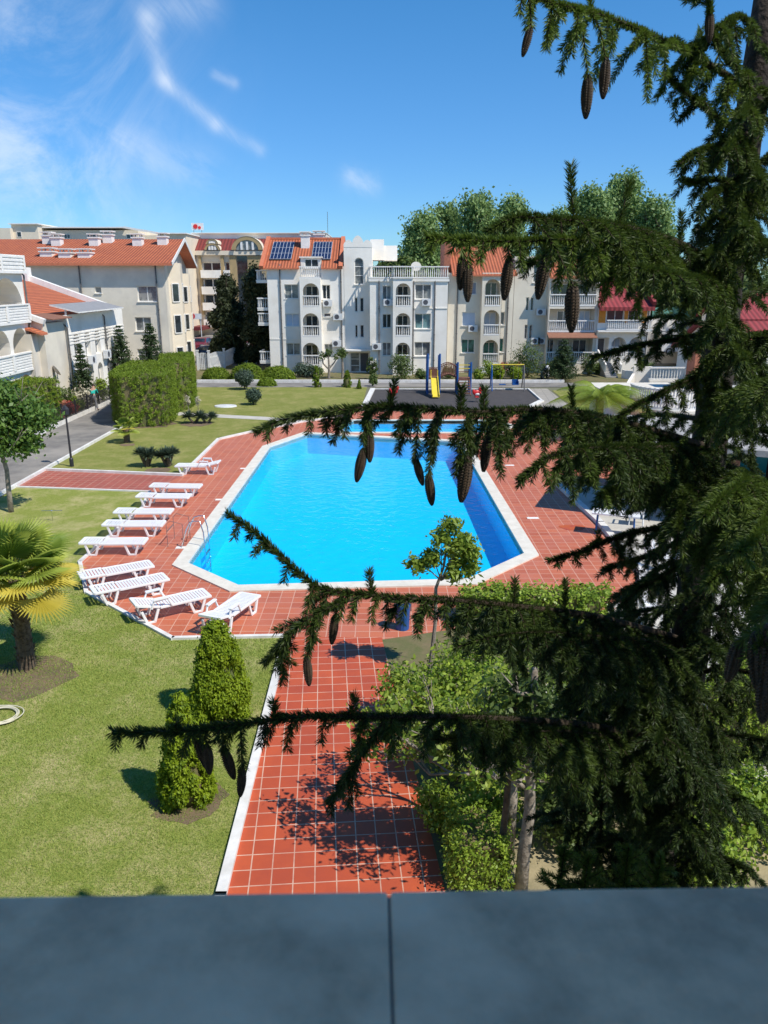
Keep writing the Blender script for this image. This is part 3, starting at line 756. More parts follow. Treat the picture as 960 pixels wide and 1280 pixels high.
# solar panels
for (pa, pb) in ((335,362),(388,412)):
    xa = LX(pa,316); xb = LX(pb,316)
    s = (rz-eave+.12)/5.35
    def P3(x, t): yy = .9+t*3.2; return (x, yy, eave-.12+(yy+.35)*s+.16)
    mb = MB(); a,b,c,d = P3(xa,0),P3(xb,0),P3(xb,1),P3(xa,1)
    mb.add([a,b,c,d]+[(x,y,z-.05) for x,y,z in (a,b,c,d)], [(0,1,2,3),(0,4,5,1),(1,5,6,2),(2,6,7,3),(3,7,4,0)], 0)
    for i in range(7):
        x = xa+(xb-xa)*i/6; p, q = P3(x,0), P3(x,1); mb.bar(p, q, .035, .03, 1)
    for i in range(4):
        p, q = P3(xa,i/3), P3(xb,i/3); mb.bar(p, q, .05, .036, 1)
    mb.build('solar_panel', ['solar','solar_line'], A)
chimney(A, LX(377,312), 3.6, rz-.7, .75, .9); chimney(A, LX(392,300), 6, rz-.4, .9, .8)
mb = MB(); mb.tube([(LX(409),3,rz-1),(LX(409),3,rz+2.2)], .02, 6); mb.build('antenna', 'pipe', A)
for xx, zt in ((LX(352), eave), (LX(427), eave-.3)): pipe(A, xx, 0, zt)
aircon(A, LX(404.5), Z_(383)); aircon(A, LX(417), Z_(400)); aircon(A, LX(415), Z_(433))
# side balconies at the left corner
for t in (338, 373, 392, 440):
    zt = Z_(t); mb = MB(); mb.box(-1.0,-.0,.3,2.6,zt-1.05,zt-.9); mb.build('balcony_slab', 'white_wall', A)
    balustrade(A, [(-.02,.35),(-.95,.35),(-.95,2.5)], zt-.9, .95)

# --- stair tower
tb = X_(430.5)+.02
T = root('stair_tower', 'white stair tower with tall arched window and scalloped gable between the two blocks', 'building', (tb,YF,0))
def TX(px, py=400): return X_(px,py)-tb
wT = TX(465.5); zt = Z_(309)
mb = MB(); hT = [(TX(443,340), TX(454.5,340), Z_(355.5), Z_(322), .2, True)]
for a, b in ((372,390),(406,422)):
    hT += [(TX(443.5), TX(447.3), Z_(b), Z_(a), .2, False), (TX(450), TX(455), Z_(b), Z_(a), .2, False)]
hT.append((TX(438,450), TX(461,450), 0.02, Z_(441), .35, False))
wall(mb, 0, wT, 0, zt, hT)
mb.quad((0,0,0),(0,6,0),(0,6,zt),(0,0,zt)); mb.quad((wT,0,0),(wT,6,0),(wT,6,zt),(wT,0,zt)); mb.quad((0,6,0),(wT,6,0),(wT,6,zt),(0,6,zt)); mb.quad((0,0,zt),(wT,0,zt),(wT,6,zt),(0,6,zt))
# scalloped gable
n = 36; top = []
for i in range(n+1):
    t = i/n; u = abs((t*3)%1-.5)*2; top.append((wT*t, zt+ (.25+.35*(1-u*u)) + (.35 if .33 < t < .67 else 0)))
mb.poly([(0,-.02,zt)]+[(x,-.02,z) for x,z in top][::1]+[(wT,-.02,zt)])
mb.poly([(0,.25,zt)]+[(x,.25,z) for x,z in top]+[(wT,.25,zt)])
for (xa,za),(xb,zb) in zip(top[:-1], top[1:]): mb.quad((xa,-.02,za),(xb,-.02,zb),(xb,.25,zb),(xa,.25,za))
mb.build('wall', 'white_wall', T)
window(T, *hT[0][:4], .19, 'glass_l', 1, arch=True, rows=3)
for h in hT[1:5]: window(T, *h[:4], .19, 'glass', 1, sill=False)
h = hT[5]; window(T, h[0], (h[0]+h[1])/2, h[2], h[3], .34, 'glass_l', 1, rows=3, sill=False, name='side_glazing')
window(T, (h[0]+h[1])/2+.01, h[1], h[2], h[3], .34, 'shade', 1, sill=False, name='door')
mb = MB(); mb.box(-.05, wT, -.9, -.01, Z_(438), Z_(436)); mb.build('canopy', 'white_trim', T)
mb = MB(); xa = TX(462,300); xb = TX(480,300); mb.box(xa, xb, 3, 6.5, zt-1, Z_(297)); mb.box(xa+(xb-xa)*.0, xb+1.2, 3.2, 6.4, zt-1, Z_(305)); mb.build('roof_room', 'white_wall', T)

# --- block C with roof terrace
YC = 68.6; cb = X_(462.5, 400, YC)
Cb = root('apartment_building', 'white flat roofed block with balustraded roof terrace behind the yellow slide', 'building', (cb,YC,0))
def CX(px, py=400): return PF(px,py,YC)[0]-cb
def CZ(py): return PF(480,py,YC)[2]
wC = CX(559); ztc = CZ(348)
hC = []; panes = []
for (a,b) in ((357,374.5),(392.5,410),(428,445)):
    hC.append((CX(478),CX(489),CZ(b),CZ(a),.22,False)); panes.append('glass_l' if a != 392.5 else 'glass')
for (a,b) in ((355.5,374),(392,411),(427.5,445)):
    hC.append((CX(518.5),CX(538.5),CZ(b),CZ(a),.22,False)); panes.append({355.5:'glass_l',392:'glass_t',427.5:'glass_l'}[a])
hD = [(CX(494.5),CX(512.5),CZ(fl),CZ(t),1.3,True) for t, rl, fl in rows_arch]
mb = MB(); xa = CX(491); xb = CX(515)
wall(mb, 0, xa, 0, ztc, hC[:3]); wall(mb, xb, wC, 0, ztc, hC[3:]); wall(mb, xa, xb, 0, ztc, hD, y=-.7)
for xx in (xa,xb): mb.quad((xx,-.7,0),(xx,0,0),(xx,0,ztc),(xx,-.7,ztc))
mb.quad((xa,-.7,ztc),(xb,-.7,ztc),(xb,0,ztc),(xa,0,ztc))
mb.quad((0,0,0),(0,11,0),(0,11,ztc),(0,0,ztc)); mb.quad((wC,0,0),(wC,11,0),(wC,11,ztc),(wC,0,ztc)); mb.quad((0,11,0),(wC,11,0),(wC,11,ztc),(0,11,ztc)); mb.quad((0,0,ztc),(wC,0,ztc),(wC,11,ztc),(0,11,ztc))
mb.box(-.1, wC+.1, -.12, -.003, ztc-.25, ztc-.05); mb.box(xb+.1, wC, -.05, -.003, CZ(386), CZ(384.5))
mb.build('wall', 'white_wall', Cb)
for h, p in zip(hC, panes): window(Cb, *h[:4], .21, p)
for h in hD: loggia(Cb, None, h[0],h[1],h[2],h[3], -.62, 1.2)
balustrade(Cb, [(-.05,-.02),(xa,-.02),(xa,-.72),(xb,-.72),(xb,-.02),(wC,-.02)], ztc, 1.0)
balustrade(Cb, [(0,-.02),(0,4.5)], ztc, 1.0)
for px in (474, 516.5, 543): pipe(Cb, CX(px), 0, ztc-.1, y=-.08 if px != 474 else -.1)
aircon(Cb, CX(479.5), CZ(382)); aircon(Cb, CX(527), CZ(382)); aircon(Cb, CX(465), CZ(437))
dish(Cb, CX(520), 1.2, ztc+.5, .45); 

# --- block D cream
db = X_(559.5)
D = root('apartment_building', 'cream apartment block with green curtains and a white garage door', 'building', (db,YF,0))
def DX(px, py=400): return X_(px,py)-db
wD = DX(640.5); zd = Z_(341)
hE = [(DX(577.6),DX(594.5),Z_(b),Z_(a),.2,False) for a,b in ((352.5,368),(390,407),(424,441))]
hE2 = [(DX(625.5),DX(631),Z_(b),Z_(a),.2,False) for a,b in ((352,366),(390,406),(423,440))]
hF = [(DX(603.5,400),DX(622.5,400),Z_(fl),Z_(t),1.3,True) for t, fl in ((349,382.5),(387,418.5),(424,454))]
mb = MB(); xa = DX(600); xb = DX(624)
hG = [(DX(600.5),DX(622),.02,Z_(457),.15,False)]
wall(mb, 0, xa, 0, zd, hE); wall(mb, xb, wD, 0, zd, hE2); wall(mb, xa, xb, 0, zd, hF, y=-.8)
for xx in (xa,xb): mb.quad((xx,-.8,0),(xx,0,0),(xx,0,zd),(xx,-.8,zd))
mb.quad((0,0,0),(0,10,0),(0,10,zd),(0,0,zd)); mb.quad((wD,0,0),(wD,10,0),(wD,10,zd),(wD,0,zd))
mb.poly([(0,0,zd),(0,10,zd),(0,5,zd+2.3)]); mb.poly([(wD,0,zd),(wD,10,zd),(wD,5,zd+2.3)])
mb.build('wall', 'cream_wall', D)
for h, p in zip(hE, ('shutter_g','shutter_w','glass_g')): window(D, *h[:4], .19, p, 2 if p != 'shutter_w' else 1)
for h, p in zip(hE2, ('glass','glass_l','glass_g')): window(D, *h[:4], .19, p, 1)
for h, p in zip(hF, ('glass','shutter_w','glass_g')): loggia(D, None, h[0],h[1],h[2],h[3], -.72, 1.2, p)
slab_roof(D, [(.25,-.95,zd-.15),(wD+.1,-.95,zd-.15),(wD+.1,5,zd+2.35),(.25,5,zd+2.35)], .14, 'roofX')
slab_roof(D, [(.25,10.3,zd-.15),(wD+.1,10.3,zd-.15),(wD+.1,5,zd+2.35),(.25,5,zd+2.35)], .14, 'roofX')
mb = MB(); mb.box(-.3,.24,1.2,6.5,zd-.5,zd+2.9); mb.box(-.4,.34,1.1,6.6,zd+2.9,zd+3.05); mb.build('party_wall', 'brickwall', D)
mb = MB(); mb.box(xa+.1,xb-.1,-.86,-.803,.02,Z_(457)); mb.build('garage_door', 'ac', D)
mb = MB(); mb.box(xb+.35,xb+.9,-.07,-.003,.2,Z_(453)); mb.build('brick_panel', 'brickwall', D)
for px in (571, 625, 634): pipe(D, DX(px), 0, zd-.1)
aircon(D, DX(585.5), Z_(414.5))

# --- block E cream stair tower
eb = X_(641)
E_ = root('stair_tower', 'cream stair tower with paired narrow windows beside the cream block', 'building', (eb,YF,0))
def EX(px, py=400): return X_(px,py)-eb
wE = EX(684.5); ze = Z_(322)
hH = [(EX(663.5),EX(669.5),Z_(353),Z_(331),.2,True)]
for a, b in ((371.6,388.5),(406,423.6)): hH += [(EX(656.3),EX(660.3),Z_(b),Z_(a),.2,False),(EX(662),EX(666.3),Z_(b),Z_(a),.2,False)]
mb = MB(); wall(mb, 0, wE, 0, ze, hH)
mb.quad((0,0,0),(0,6,0),(0,6,ze),(0,0,ze)); mb.quad((wE,0,0),(wE,6,0),(wE,6,ze),(wE,0,ze)); mb.quad((0,0,ze),(wE,0,ze),(wE,6,ze),(0,6,ze))
mb.box(-.1,wE+.1,-.1,-.003,ze-.2,ze+.1)
mb.build('wall', 'cream_wall', E_)
window(E_, *hH[0][:4], .19, 'glass_l', 1, arch=True, rows=2)
for h in hH[1:]: window(E_, *h[:4], .19, 'glass', 1, sill=False)
aircon(E_, EX(669.5), Z_(394)); aircon(E_, EX(664.5), Z_(430)); aircon(E_, EX(673), Z_(430))
mb = MB(); mb.box(.3,.9,-.06,-.003,0,Z_(452)); mb.build('brick_panel', 'brickwall', E_)

# --- block F: long balconies
YG = 69.0; fb = PF(685,400,YG)[0]
Fb = root('apartment_building', 'pale block with full width balconies and a brown awning over the ground floor', 'building', (fb,YG,0))
def FX(px, py=400): return PF(px,py,YG)[0]-fb
def FZ(py): return PF(480,py,YG)[2]
wF = FX(746.5); zf = FZ(346)
mb = MB()
hI = [(.1,wF-.25,FZ(382.5),FZ(352),1.4,False),(.1,wF-.25,FZ(415),FZ(386),1.4,False),(.1,wF-.25,FZ(454),FZ(423),1.4,False)]
wall(mb, 0, wF, 0, zf, hI)
mb.quad((0,0,0),(0,9,0),(0,9,zf),(0,0,zf)); mb.quad((wF,0,0),(wF,9,0),(wF,9,zf),(wF,0,zf))
mb.build('wall', 'cream2', Fb)
for h in hI: balustrade(Fb, [(h[0]+.02,.05),(h[1]-.02,.05)], h[2], 1.0)
for h, ws in zip(hI, (((692,712,'glass'),(722,738,'glass_l')),((678,690,'shutter_g'),(700,716,'glass_l'),(728,742,'shutter_w')),((686,698,'glass'),(703,716,'glass_l'),(722,740,'glass')))):
    for a, b, p in ws:
        xa_, xb_ = max(.2,FX(a)), min(wF-.3, FX(b)); window(Fb, xa_, xb_, h[2]+.25, h[3]-.2, 1.38, p, 2, sill=False)
slab_roof(Fb, [(-.1,-.4,zf),(wF,-.4,zf),(wF,4.5,FZ(321)+.3),(-.1,4.5,FZ(321)+.3)], .14, 'roofX')
slab_roof(Fb, [(-.1,9.2,zf),(wF,9.2,zf),(wF,4.5,FZ(321)+.3),(-.1,4.5,FZ(321)+.3)], .14, 'roofX')
slab_roof(Fb, [(-.05,-1.0,FZ(421)),(wF-.1,-1.0,FZ(421)),(wF-.1,-.02,FZ(415.5)),(-.05,-.02,FZ(415.5))], .06, 'awn', 'awning', 'awn')

# --- block G: crimson roof, orange shutters, arches
gb = PF(747,400,YG)[0]
Gb = root('house', 'white house with crimson roof, orange shutters and two ground floor arches', 'house', (gb,YG,0))
def GX(px, py=400): return PF(px,py,YG)[0]-gb
wG = GX(812); zg = FZ(382)
mb = MB()
hW = [(GX(758),GX(779.5),FZ(403),FZ(387),.2,False),(GX(785),GX(801),FZ(403),FZ(387),.2,False)]
hR = [(GX(767),GX(785.5),FZ(447),FZ(421.6),1.4,True),(GX(789),GX(807.5),FZ(447),FZ(421.6),1.4,True)]
hS = [(GX(749.6),GX(763.5),FZ(452),FZ(422),1.0,False)]
wall(mb, 0, wG, 0, zg, hW+hR+hS)
mb.quad((0,0,0),(0,10,0),(0,10,zg),(0,0,zg)); mb.quad((wG,0,0),(wG,10,0),(wG,10,zg),(wG,0,zg))
mb.poly([(0,0,zg),(0,10,zg),(0,5,zg+2.2)]); mb.poly([(wG,0,zg),(wG,10,zg),(wG,5,zg+2.2)])
mb.box(-.05,wG+.05,-.7,-.003,FZ(414.5),FZ(412.5))
mb.build('wall', 'white_wall', Gb)
for h in hW: window(Gb, *h[:4], .19, 'glass', 2)
for h in hR: loggia(Gb, None, *h[:4], .06, 1.35, 'shutter_w')
window(Gb, hS[0][0]+.1, hS[0][1]-.1, hS[0][2], hS[0][3]-.1, .98, 'shade', 1, sill=False, name='door')
balustrade(Gb, [(GX(757),-.64),(wG,-.64)], FZ(412.5), .9)
for a, b in ((748,756.5),(780,784.5),(802,808)):
    mb = MB(); mb.box(max(.02,GX(a)),GX(b),-.05,-.003,FZ(403.5),FZ(386.5)); mb.build('shutter', 'orange', Gb)
slab_roof(Gb, [(-.1,-.9,zg-.1),(wG+.1,-.9,zg-.1),(wG+.1,5,zg+2.4),(-.1,5,zg+2.4)], .3, 'redroof', under='redroof')
slab_roof(Gb, [(-.1,10.5,zg-.1),(wG+.1,10.5,zg-.1),(wG+.1,5,zg+2.4),(-.1,5,zg+2.4)], .3, 'redroof', under='redroof')
for q0_, q1_ in (((wG,-.95,zg+.2),(wG,5,zg+2.85)),((wG,5.02,zg+2.85),(wG,10.5,zg+.2))):
    mb = MB(); mb.bar(q0_,q1_,.35,.35); mb.build('roof_edge', 'redroof', Gb)
# stairs
mb = MB(); x0s = GX(750)
for k in range(9):
    z = FZ(453)*(9-k)/9; mb.box(x0s+.15, x0s+1.15, -.3-.28*(k+1), -.3-.28*k if k else -.004, 0, z)
mb.build('stairs', 'concrete', Gb)
for s in (0, 1.3):
    mb = MB(); mb.bar((x0s+s,0,FZ(453)+.8),(x0s+s,-2.9,.8),.12,.7); mb.build('stair_wall', 'white_wall', Gb)
pipe(Gb, wG-.12, 0, zg)
# low planter bed right of it
px0 = PF(775,466,67)[0]; pr = root('planter', 'low white curved planter wall in front of the white arched house', 'planter', (px0,66,0))
mb = MB()
for k in range(8):
    a0 = math.pi*(1+k/8); a1 = math.pi*(1+(k+1)/8)
    mb.bar((1.8+1.9*math.cos(a0),1.2*math.sin(a0),.35),(1.8+1.9*math.cos(a1),1.2*math.sin(a1),.35),.15,.7)
mb.build('wall', 'white_trim', pr)
foliage('shrub', 'bush', [(1.8,0,.9,.9,.6,.45)], 60, 8, .12, .2, .14, 77, pr)

# ================================================================ left: cream long block with terracotta roof
lb = -18.0
Lb = root('apartment_building', 'long cream building with terracotta roof, many chimneys and bay windows on its gable end', 'building', (lb,66.0,0))
Y0 = 66.0
def QX(px, py=400): return PF(px,py,Y0)[0]-lb
def QZ(py): return PF(480,py,Y0)[2]
ez = QZ(326.5)
hQ = [(QX(171.5,364),QX(195.5,364),QZ(377),QZ(357.5),.2,False),(QX(169,405),QX(189,405),QZ(414),QZ(396.5),.2,False),(QX(118.5,362),QX(126.5,362),QZ(366.5),QZ(358.5),.2,False),
      (QX(172,445),QX(190,445),QZ(452),QZ(436),.2,False)]
mb = MB(); wall(mb, -22, 0, 0, ez, hQ)
Dp = 15.0
hq2 = []
rzz = PF(480,299,Y0+7.5)[2]; SK = -1.9
mb.quad((-22,0,0),(-22,Dp,0),(-22,Dp,ez),(-22,0,ez)); mb.quad((-22,Dp,0),(SK,Dp,0),(SK,Dp,ez),(-22,Dp,ez))
mb.quad((0,0,0),(SK,Dp,0),(SK,Dp,ez),(0,0,ez)); mb.poly([(0,0,ez),(SK,Dp,ez),(SK/2,Dp/2,rzz-.1)])
mb.build('wall', 'cream2', Lb)
for h, c in zip(hQ, (2,2,1,2)): window(Lb, *h[:4], .19, 'glass_l', c)
xe0, xe1, xe2 = .85, SK/2+.95, SK+.95
slab_roof(Lb, [(-22,-.7,ez-.15),(xe0,-.7,ez-.15),(xe1,Dp/2,rzz),(-22,Dp/2,rzz)], .2, 'roofX')
slab_roof(Lb, [(-22,Dp+.7,ez-.15),(xe2,Dp+.7,ez-.15),(xe1,Dp/2,rzz),(-22,Dp/2,rzz)], .2, 'roofX')
mb = MB(); mb.bar((xe0+.02,-.7,ez-.2),(xe1+.02,Dp/2,rzz-.02),.06,.3); mb.bar((xe1+.02,Dp/2,rzz-.02),(xe2+.02,Dp+.7,ez-.2),.06,.3); mb.build('verge', 'white_trim', Lb)
for k, (px, py) in enumerate([(61,304),(72,306),(119,306),(136,303),(173,306),(204,305),(60,316),(107,317),(83,317)]):
    t = (321-py)/21.0; yy = max(.5,min(Dp/2-.5, t*Dp/2)); pz = ez+(rzz-ez)*yy/(Dp/2)
    chimney(Lb, PF(px,py,Y0+yy)[0]-lb, yy, pz, .8 if py < 310 else 1.0, .55 if py < 310 else .25)
pipe(Lb, QX(106), 3, ez-.1); pipe(Lb, QX(198,380), 0, ez-.1)
# gable end bays: faces +x
def bay(y0, y1, z0, z1, dpt, wins):
    q0 = SK*y0/15; q1 = SK*y1/15
    mb = MB(); mb.prism([(q0-.1,y0),(q0+dpt,y0+.7),(q1+dpt,y1-.7),(q1-.1,y1)], z0, z1)
    n = len(mb.v); b = mb.build('bay', 'pale', Lb)
    for (za, zb) in wins:
        # front-left slanted face window
        for (pa, pb) in (((q0,y0),(q0+dpt,y0+.7)), ((q0+dpt,y0+.7),(q1+dpt,y1-.7))):
            a = Vector((pa[0],pa[1],0)); c = Vector((pb[0],pb[1],0)); d = c-a; nn = Vector((d.y,-d.x,0)).normalized()*.02
            p, q = a+d*.25+nn, a+d*.78+nn
            m2 = MB(); m2.bar(Vector((p.x,p.y,za)), Vector((q.x,q.y,za)), .06, .08); m2.bar(Vector((p.x,p.y,zb)), Vector((q.x,q.y,zb)), .06, .08)
            m2.bar(Vector((p.x,p.y,za)), Vector((p.x,p.y,zb)), .08, .06); m2.bar(Vector((q.x,q.y,za)), Vector((q.x,q.y,zb)), .08, .06)
            f = m2.build('window', 'white_trim', Lb)
            m3 = MB(); m3.quad((p.x,p.y,za),(q.x,q.y,za),(q.x,q.y,zb),(p.x,p.y,zb)); m3.build('pane', 'glass', f)
bay(1.8, 5.8, 0.3, ez-.1, .9, ((6.2,7.7),(3.6,5.1),(.9,2.4)))
bay(8.5, 12.5, .3, ez-.9, .8, ((6.0,7.4),(3.5,4.9),(.9,2.4)))
# satellite dish on its lower wall omitted where hidden

# far pale building behind
fbx = PF(0,300,112); Pb = root('apartment_building', 'pale flat roofed building rising behind the long terracotta roof', 'building', (-62,112,0))
def FPx(px): return PF(px,300,112)[0]+62
def FPz(py): return PF(480,py,112)[2]
mb = MB()
mb.box(FPx(-40),FPx(14),0,12,0,FPz(285)); mb.box(FPx(12),FPx(45),1,12,0,FPz(280)); mb.box(FPx(44),FPx(165),3,14,0,FPz(286))
mb.box(FPx(165),FPx(192),4,14,0,FPz(292)); mb.box(FPx(193),FPx(226),3,14,0,FPz(291)); mb.build('wall', 'pale', Pb)
mb = MB(); mb.box(FPx(40),FPx(150),2.3,14.5,FPz(283.5),FPz(282)); mb.bar((FPx(150),2.3,FPz(282.7)),(FPx(192),2.3,FPz(290)),.5,.25)
mb.box(FPx(10),FPx(47),.6,12.2,FPz(280)+.01,FPz(278.7)); mb.box(FPx(190),FPx(228),2.5,14.2,FPz(291)+.01,FPz(289.5)); mb.build('roof', 'white_trim', Pb)
for a, b in ((70,78),(100,112),(120,133),(150,160)): window(Pb, FPx(a),FPx(b),FPz(297),FPz(291),2.98,'glass',2,sill=False)
window(Pb, FPx(18),FPx(24),FPz(296),FPz(289),.98,'glass',1,sill=False)

# ================================================================ left: white arcaded house (faces the alley, +x)
# local frame: local x runs along world +Y, facade plane normal = +X  -> rotate by 90 deg
def side_house(name, label, cat, X, Ya):
    return root(name, label, cat, (X, Ya, 0), R(90))
WX = -21.0; WY0 = 30.0; WY1 = 46.6; WL = WY1-WY0
Wh = side_house('house', 'white arcaded house with three storeys of balconies at the left edge', 'house', WX, WY0)
fz = [.4, 3.05, 5.75]; ztop = 8.35
mb = MB(); hw = []
for k, z in enumerate(fz):
    aw = 2.0 if k < 2 else 3.6
    n = int(WL/(aw+.35)); pitch = WL/n
    for i in range(n):
        c = (i+.5)*pitch; hw.append((c-aw/2, c+aw/2, z, z+(2.3 if k < 2 else 2.35), 1.5, True))
def wall_cols(mb, x0, x1, z0, z1, holes, **k):
    # storeys handled one by one so openings of different rhythm do not cross
    wall(mb, x0, x1, z0, z1, holes, **k)
bounds = [0, 3.02, 5.72, ztop]
for k in range(3): wall(mb, 0, WL, bounds[k], bounds[k+1], [h for h in hw if bounds[k] <= h[2] < bounds[k+1]])
mb.quad((0,0,0),(0,9,0),(0,9,ztop),(0,0,ztop)); mb.quad((WL,0,0),(WL,9,0),(WL,9,ztop),(WL,0,ztop)); mb.quad((0,0,ztop),(WL,0,ztop),(WL,9,ztop),(0,9,ztop))
mb.build('wall', 'white_wall', Wh)
for k, z in enumerate(fz[1:]):
    mb = MB(); mb.box(-.05, WL+.05, -.2, -.003, z-.15, z); mb.box(-.05,WL+.05,-.16,-.04,z+.001,z+.85); mb.box(-.06,WL+.06,-.24,.04,z+.85,z+.93)
    for q in range(5): mb.box(-.05,WL+.05,-.19,-.161,z+.08+q*.15,z+.16+q*.15)
    for q in range(7): mb.box(WL*q/6-.12,WL*q/6+.12,-.23,-.191,z+.002,z+.84)
    mb.build('balcony', 'white_trim', Wh)
mb = MB(); mb.box(-.1,WL+.1,-.3,-.003,ztop,ztop+.15); mb.box(-.1,WL+.1,-.2,-.05,ztop+.151,ztop+1.0)
for q in range(4): mb.box(-.1,WL+.1,-.24,-.201,ztop+.25+q*.2,ztop+.36+q*.2)
for q in range(7): mb.box(WL*q/6-.1,WL*q/6+.1,-.27,-.241,ztop+.15,ztop+1.0)
mb.build('parapet', 'white_trim', Wh)
for h in hw:
    if h[2] > .5: window(Wh, h[0]+.5, h[1]-.5, h[2]+.02, h[2]+2.0, 1.49, 'glass_l', 2, sill=False, name='balcony_door')
aircon(Wh, WL-2.6, 7.2, .9)
pipe(Wh, WL+.1, 0, ztop)
# cream gabled house further up the alley
HX = -20.3; HY0 = 47.0; HY1 = 61.2; HL = HY1-HY0
Hh = side_house('house', 'low cream house with steep terracotta roof slope and rooftop canopy along the alley', 'house', HX, HY0)
mb = MB()
# gable wall facing camera (local -x end) with sloping top, projecting pier at the alley side
mb.prism([(0,0),(3.2,0),(3.2,.5),(0,.5)],0,5.5); mb.v = mb.v
mb.build('pier', 'cream2', Hh)
mb = MB(); mb.poly([(-.004,.002,0),(-.004,7.5,0),(-.004,7.5,8.3),(-.004,.002,5.6)])
mb.build('gable_wall', 'cream2', Hh)
mb = MB(); mb.bar((-.05,-.15,5.62),(-.05,7.6,8.4),.35,.3); mb.build('roof_edge', 'white_trim', Hh)
mb = MB(); mb.bar((HL,1.0,6.0),(HL,7.6,8.4),.5,.5); mb.box(HL-.6,HL+.2,6.6,8.2,7.9,8.9); mb.build('roof_edge', 'white_trim', Hh)
mb = MB(); mb.poly([(HL,.002,0),(HL,7.5,0),(HL,7.5,8.3),(HL,.002,5.6)]); mb.build('gable_wall', 'cream2', Hh)
slab_roof(Hh, [(.15,.9,5.85),(HL-.3,1.2,5.95),(HL-.3,7.5,8.2),(.15,7.5,8.2)], .15, 'roofY')
slab_roof(Hh, [(-.9,-.25,5.0),(-.05,-.25,5.0),(-.05,3.0,6.1),(-.9,3.0,6.1)], .12, 'roofY')
mb = MB(); mb.box(-.85,-.003,.4,2.6,0,4.95); mb.build('annexe', 'cream2', Hh)
mb = MB(); hh = []
for k in range(5):
    c = 4.6+k*1.9; hh.append((c-.5,c+.5,3.0,4.7,.35,True)); 
    hh.append((c-.5,c+.5,.6,2.4,.3,True))
wall(mb, 3.2, HL, 0, 5.0, hh, y=-.1)
mb.quad((3.2,-.1,5.0),(HL,-.1,5.0),(HL,1.25,5.0),(3.2,1.25,5.0)); mb.quad((3.2,-.1,0),(3.2,.5,0),(3.2,.5,5.0),(3.2,-.1,5.0)); mb.quad((HL,-.1,0),(HL,.5,0),(HL,.5,5),(HL,-.1,5))
for q in range(4): mb.box(3.2,HL,-.14,-.102,5.0-.9+q*.2-.1,5.0-.9+q*.2)
mb.box(3.2,HL,-.1,.05,5.0,5.85)
mb.build('wall', 'white_wall', Hh)
for h in hh: window(Hh, h[0],h[1],h[2],h[3],.2,'glass_l',1,arch=True,sill=False)
slab_roof(Hh, [(3.4,-.9,6.05),(HL-2,-.9,6.05),(HL-2,.9,6.5),(3.4,.9,6.5)], .08, 'greycan', 'canopy', 'white_trim')
slab_roof(Hh, [(.3,-.5,5.75),(3.3,-.5,5.75),(3.3,1.2,6.0),(.3,1.2,6.0)], .06, 'awn', 'awning', 'awn')
mb = MB()
for x in (3.6,6.5,9.0,HL-2.2): mb.box(x-.05,x+.05,-.05,.05,5.851,6.2)
mb.build('canopy_post', 'ac', Hh)
aircon(Hh, 9.0, 2.6, -.1); aircon(Hh, 6.0, 2.5, -.1); pipe(Hh, 3.1, 0, 5.2, -.18); pipe(Hh, 9.9, 0, 5.6, -.2)
o = dish(Hh, .6, -.25, 2.2, .35, R(40))

# ================================================================ hotel far behind
YH = 120.0
def HX_(px): return PF(px,370,YH)[0]
def HZ_(py): return PF(480,py,YH)[2]
h0 = HX_(232); Ho = root('hotel', 'tall beige and ochre hotel with dark red mansard roof behind the cypresses', 'building', (h0,YH,0))
def hx(px): return HX_(px)-h0
mb = MB(); hwin = []
rowsH = [(327.5,339.5),(348,360),(368,380),(389,401)]
for a, b in rowsH: hwin += [(hx(255),hx(278),HZ_(b),HZ_(a),.5,False),(hx(283),hx(289),HZ_(b),HZ_(a),.5,False)]
wall(mb, hx(248), hx(345), 0, HZ_(319), hwin)
mb.quad((hx(248),0,0),(hx(248),14,0),(hx(248),14,HZ_(319)),(hx(248),0,HZ_(319)))
mb.box(hx(246),hx(346),-.6,-.003,HZ_(319),HZ_(313.5)); mb.build('wall', 'pale', Ho)
mb = MB(); mb.box(hx(289.8),hx(298),-.35,-.004,3,HZ_(320)); mb.box(hx(252),hx(254.6),-.4,-.004,3,HZ_(320)); mb.box(hx(279),hx(282.5),-.4,-.004,3,HZ_(320)); mb.box(hx(312),hx(340),-.35,-.004,3,HZ_(320)); mb.build('cladding', 'ochre', Ho)
mb = MB(); mb.box(hx(299),hx(311),-.1,-.004,3,HZ_(320)); mb.build('glazing', 'glass', Ho)
for h in hwin:
    window(Ho, *h[:4], .48, 'glass', 2 if h[1]-h[0] > 2 else 1, fw=.15, sill=False)
    mb = MB(); mb.box(h[0]-.1,h[1]+.1,-.9,-.41,h[2]-.9,h[2]+.2); mb.build('balcony', 'white_wall', Ho)
zc_, zt_ = HZ_(313.5), HZ_(297)
mb = MB(); mb.add([(hx(220),-.3,zc_),(hx(400),-.3,zc_),(hx(400),3,zt_),(hx(220),3,zt_)],[(0,1,2,3)]); mb.build('roof', 'mansard', Ho)
mb = MB(); mb.box(hx(239),hx(408),3.0,14,zt_-1,HZ_(290.5)); mb.box(hx(238.5),hx(408.6),2.6,14.3,HZ_(290.5)+.01,HZ_(289.5)); mb.build('penthouse', 'white_wall', Ho)
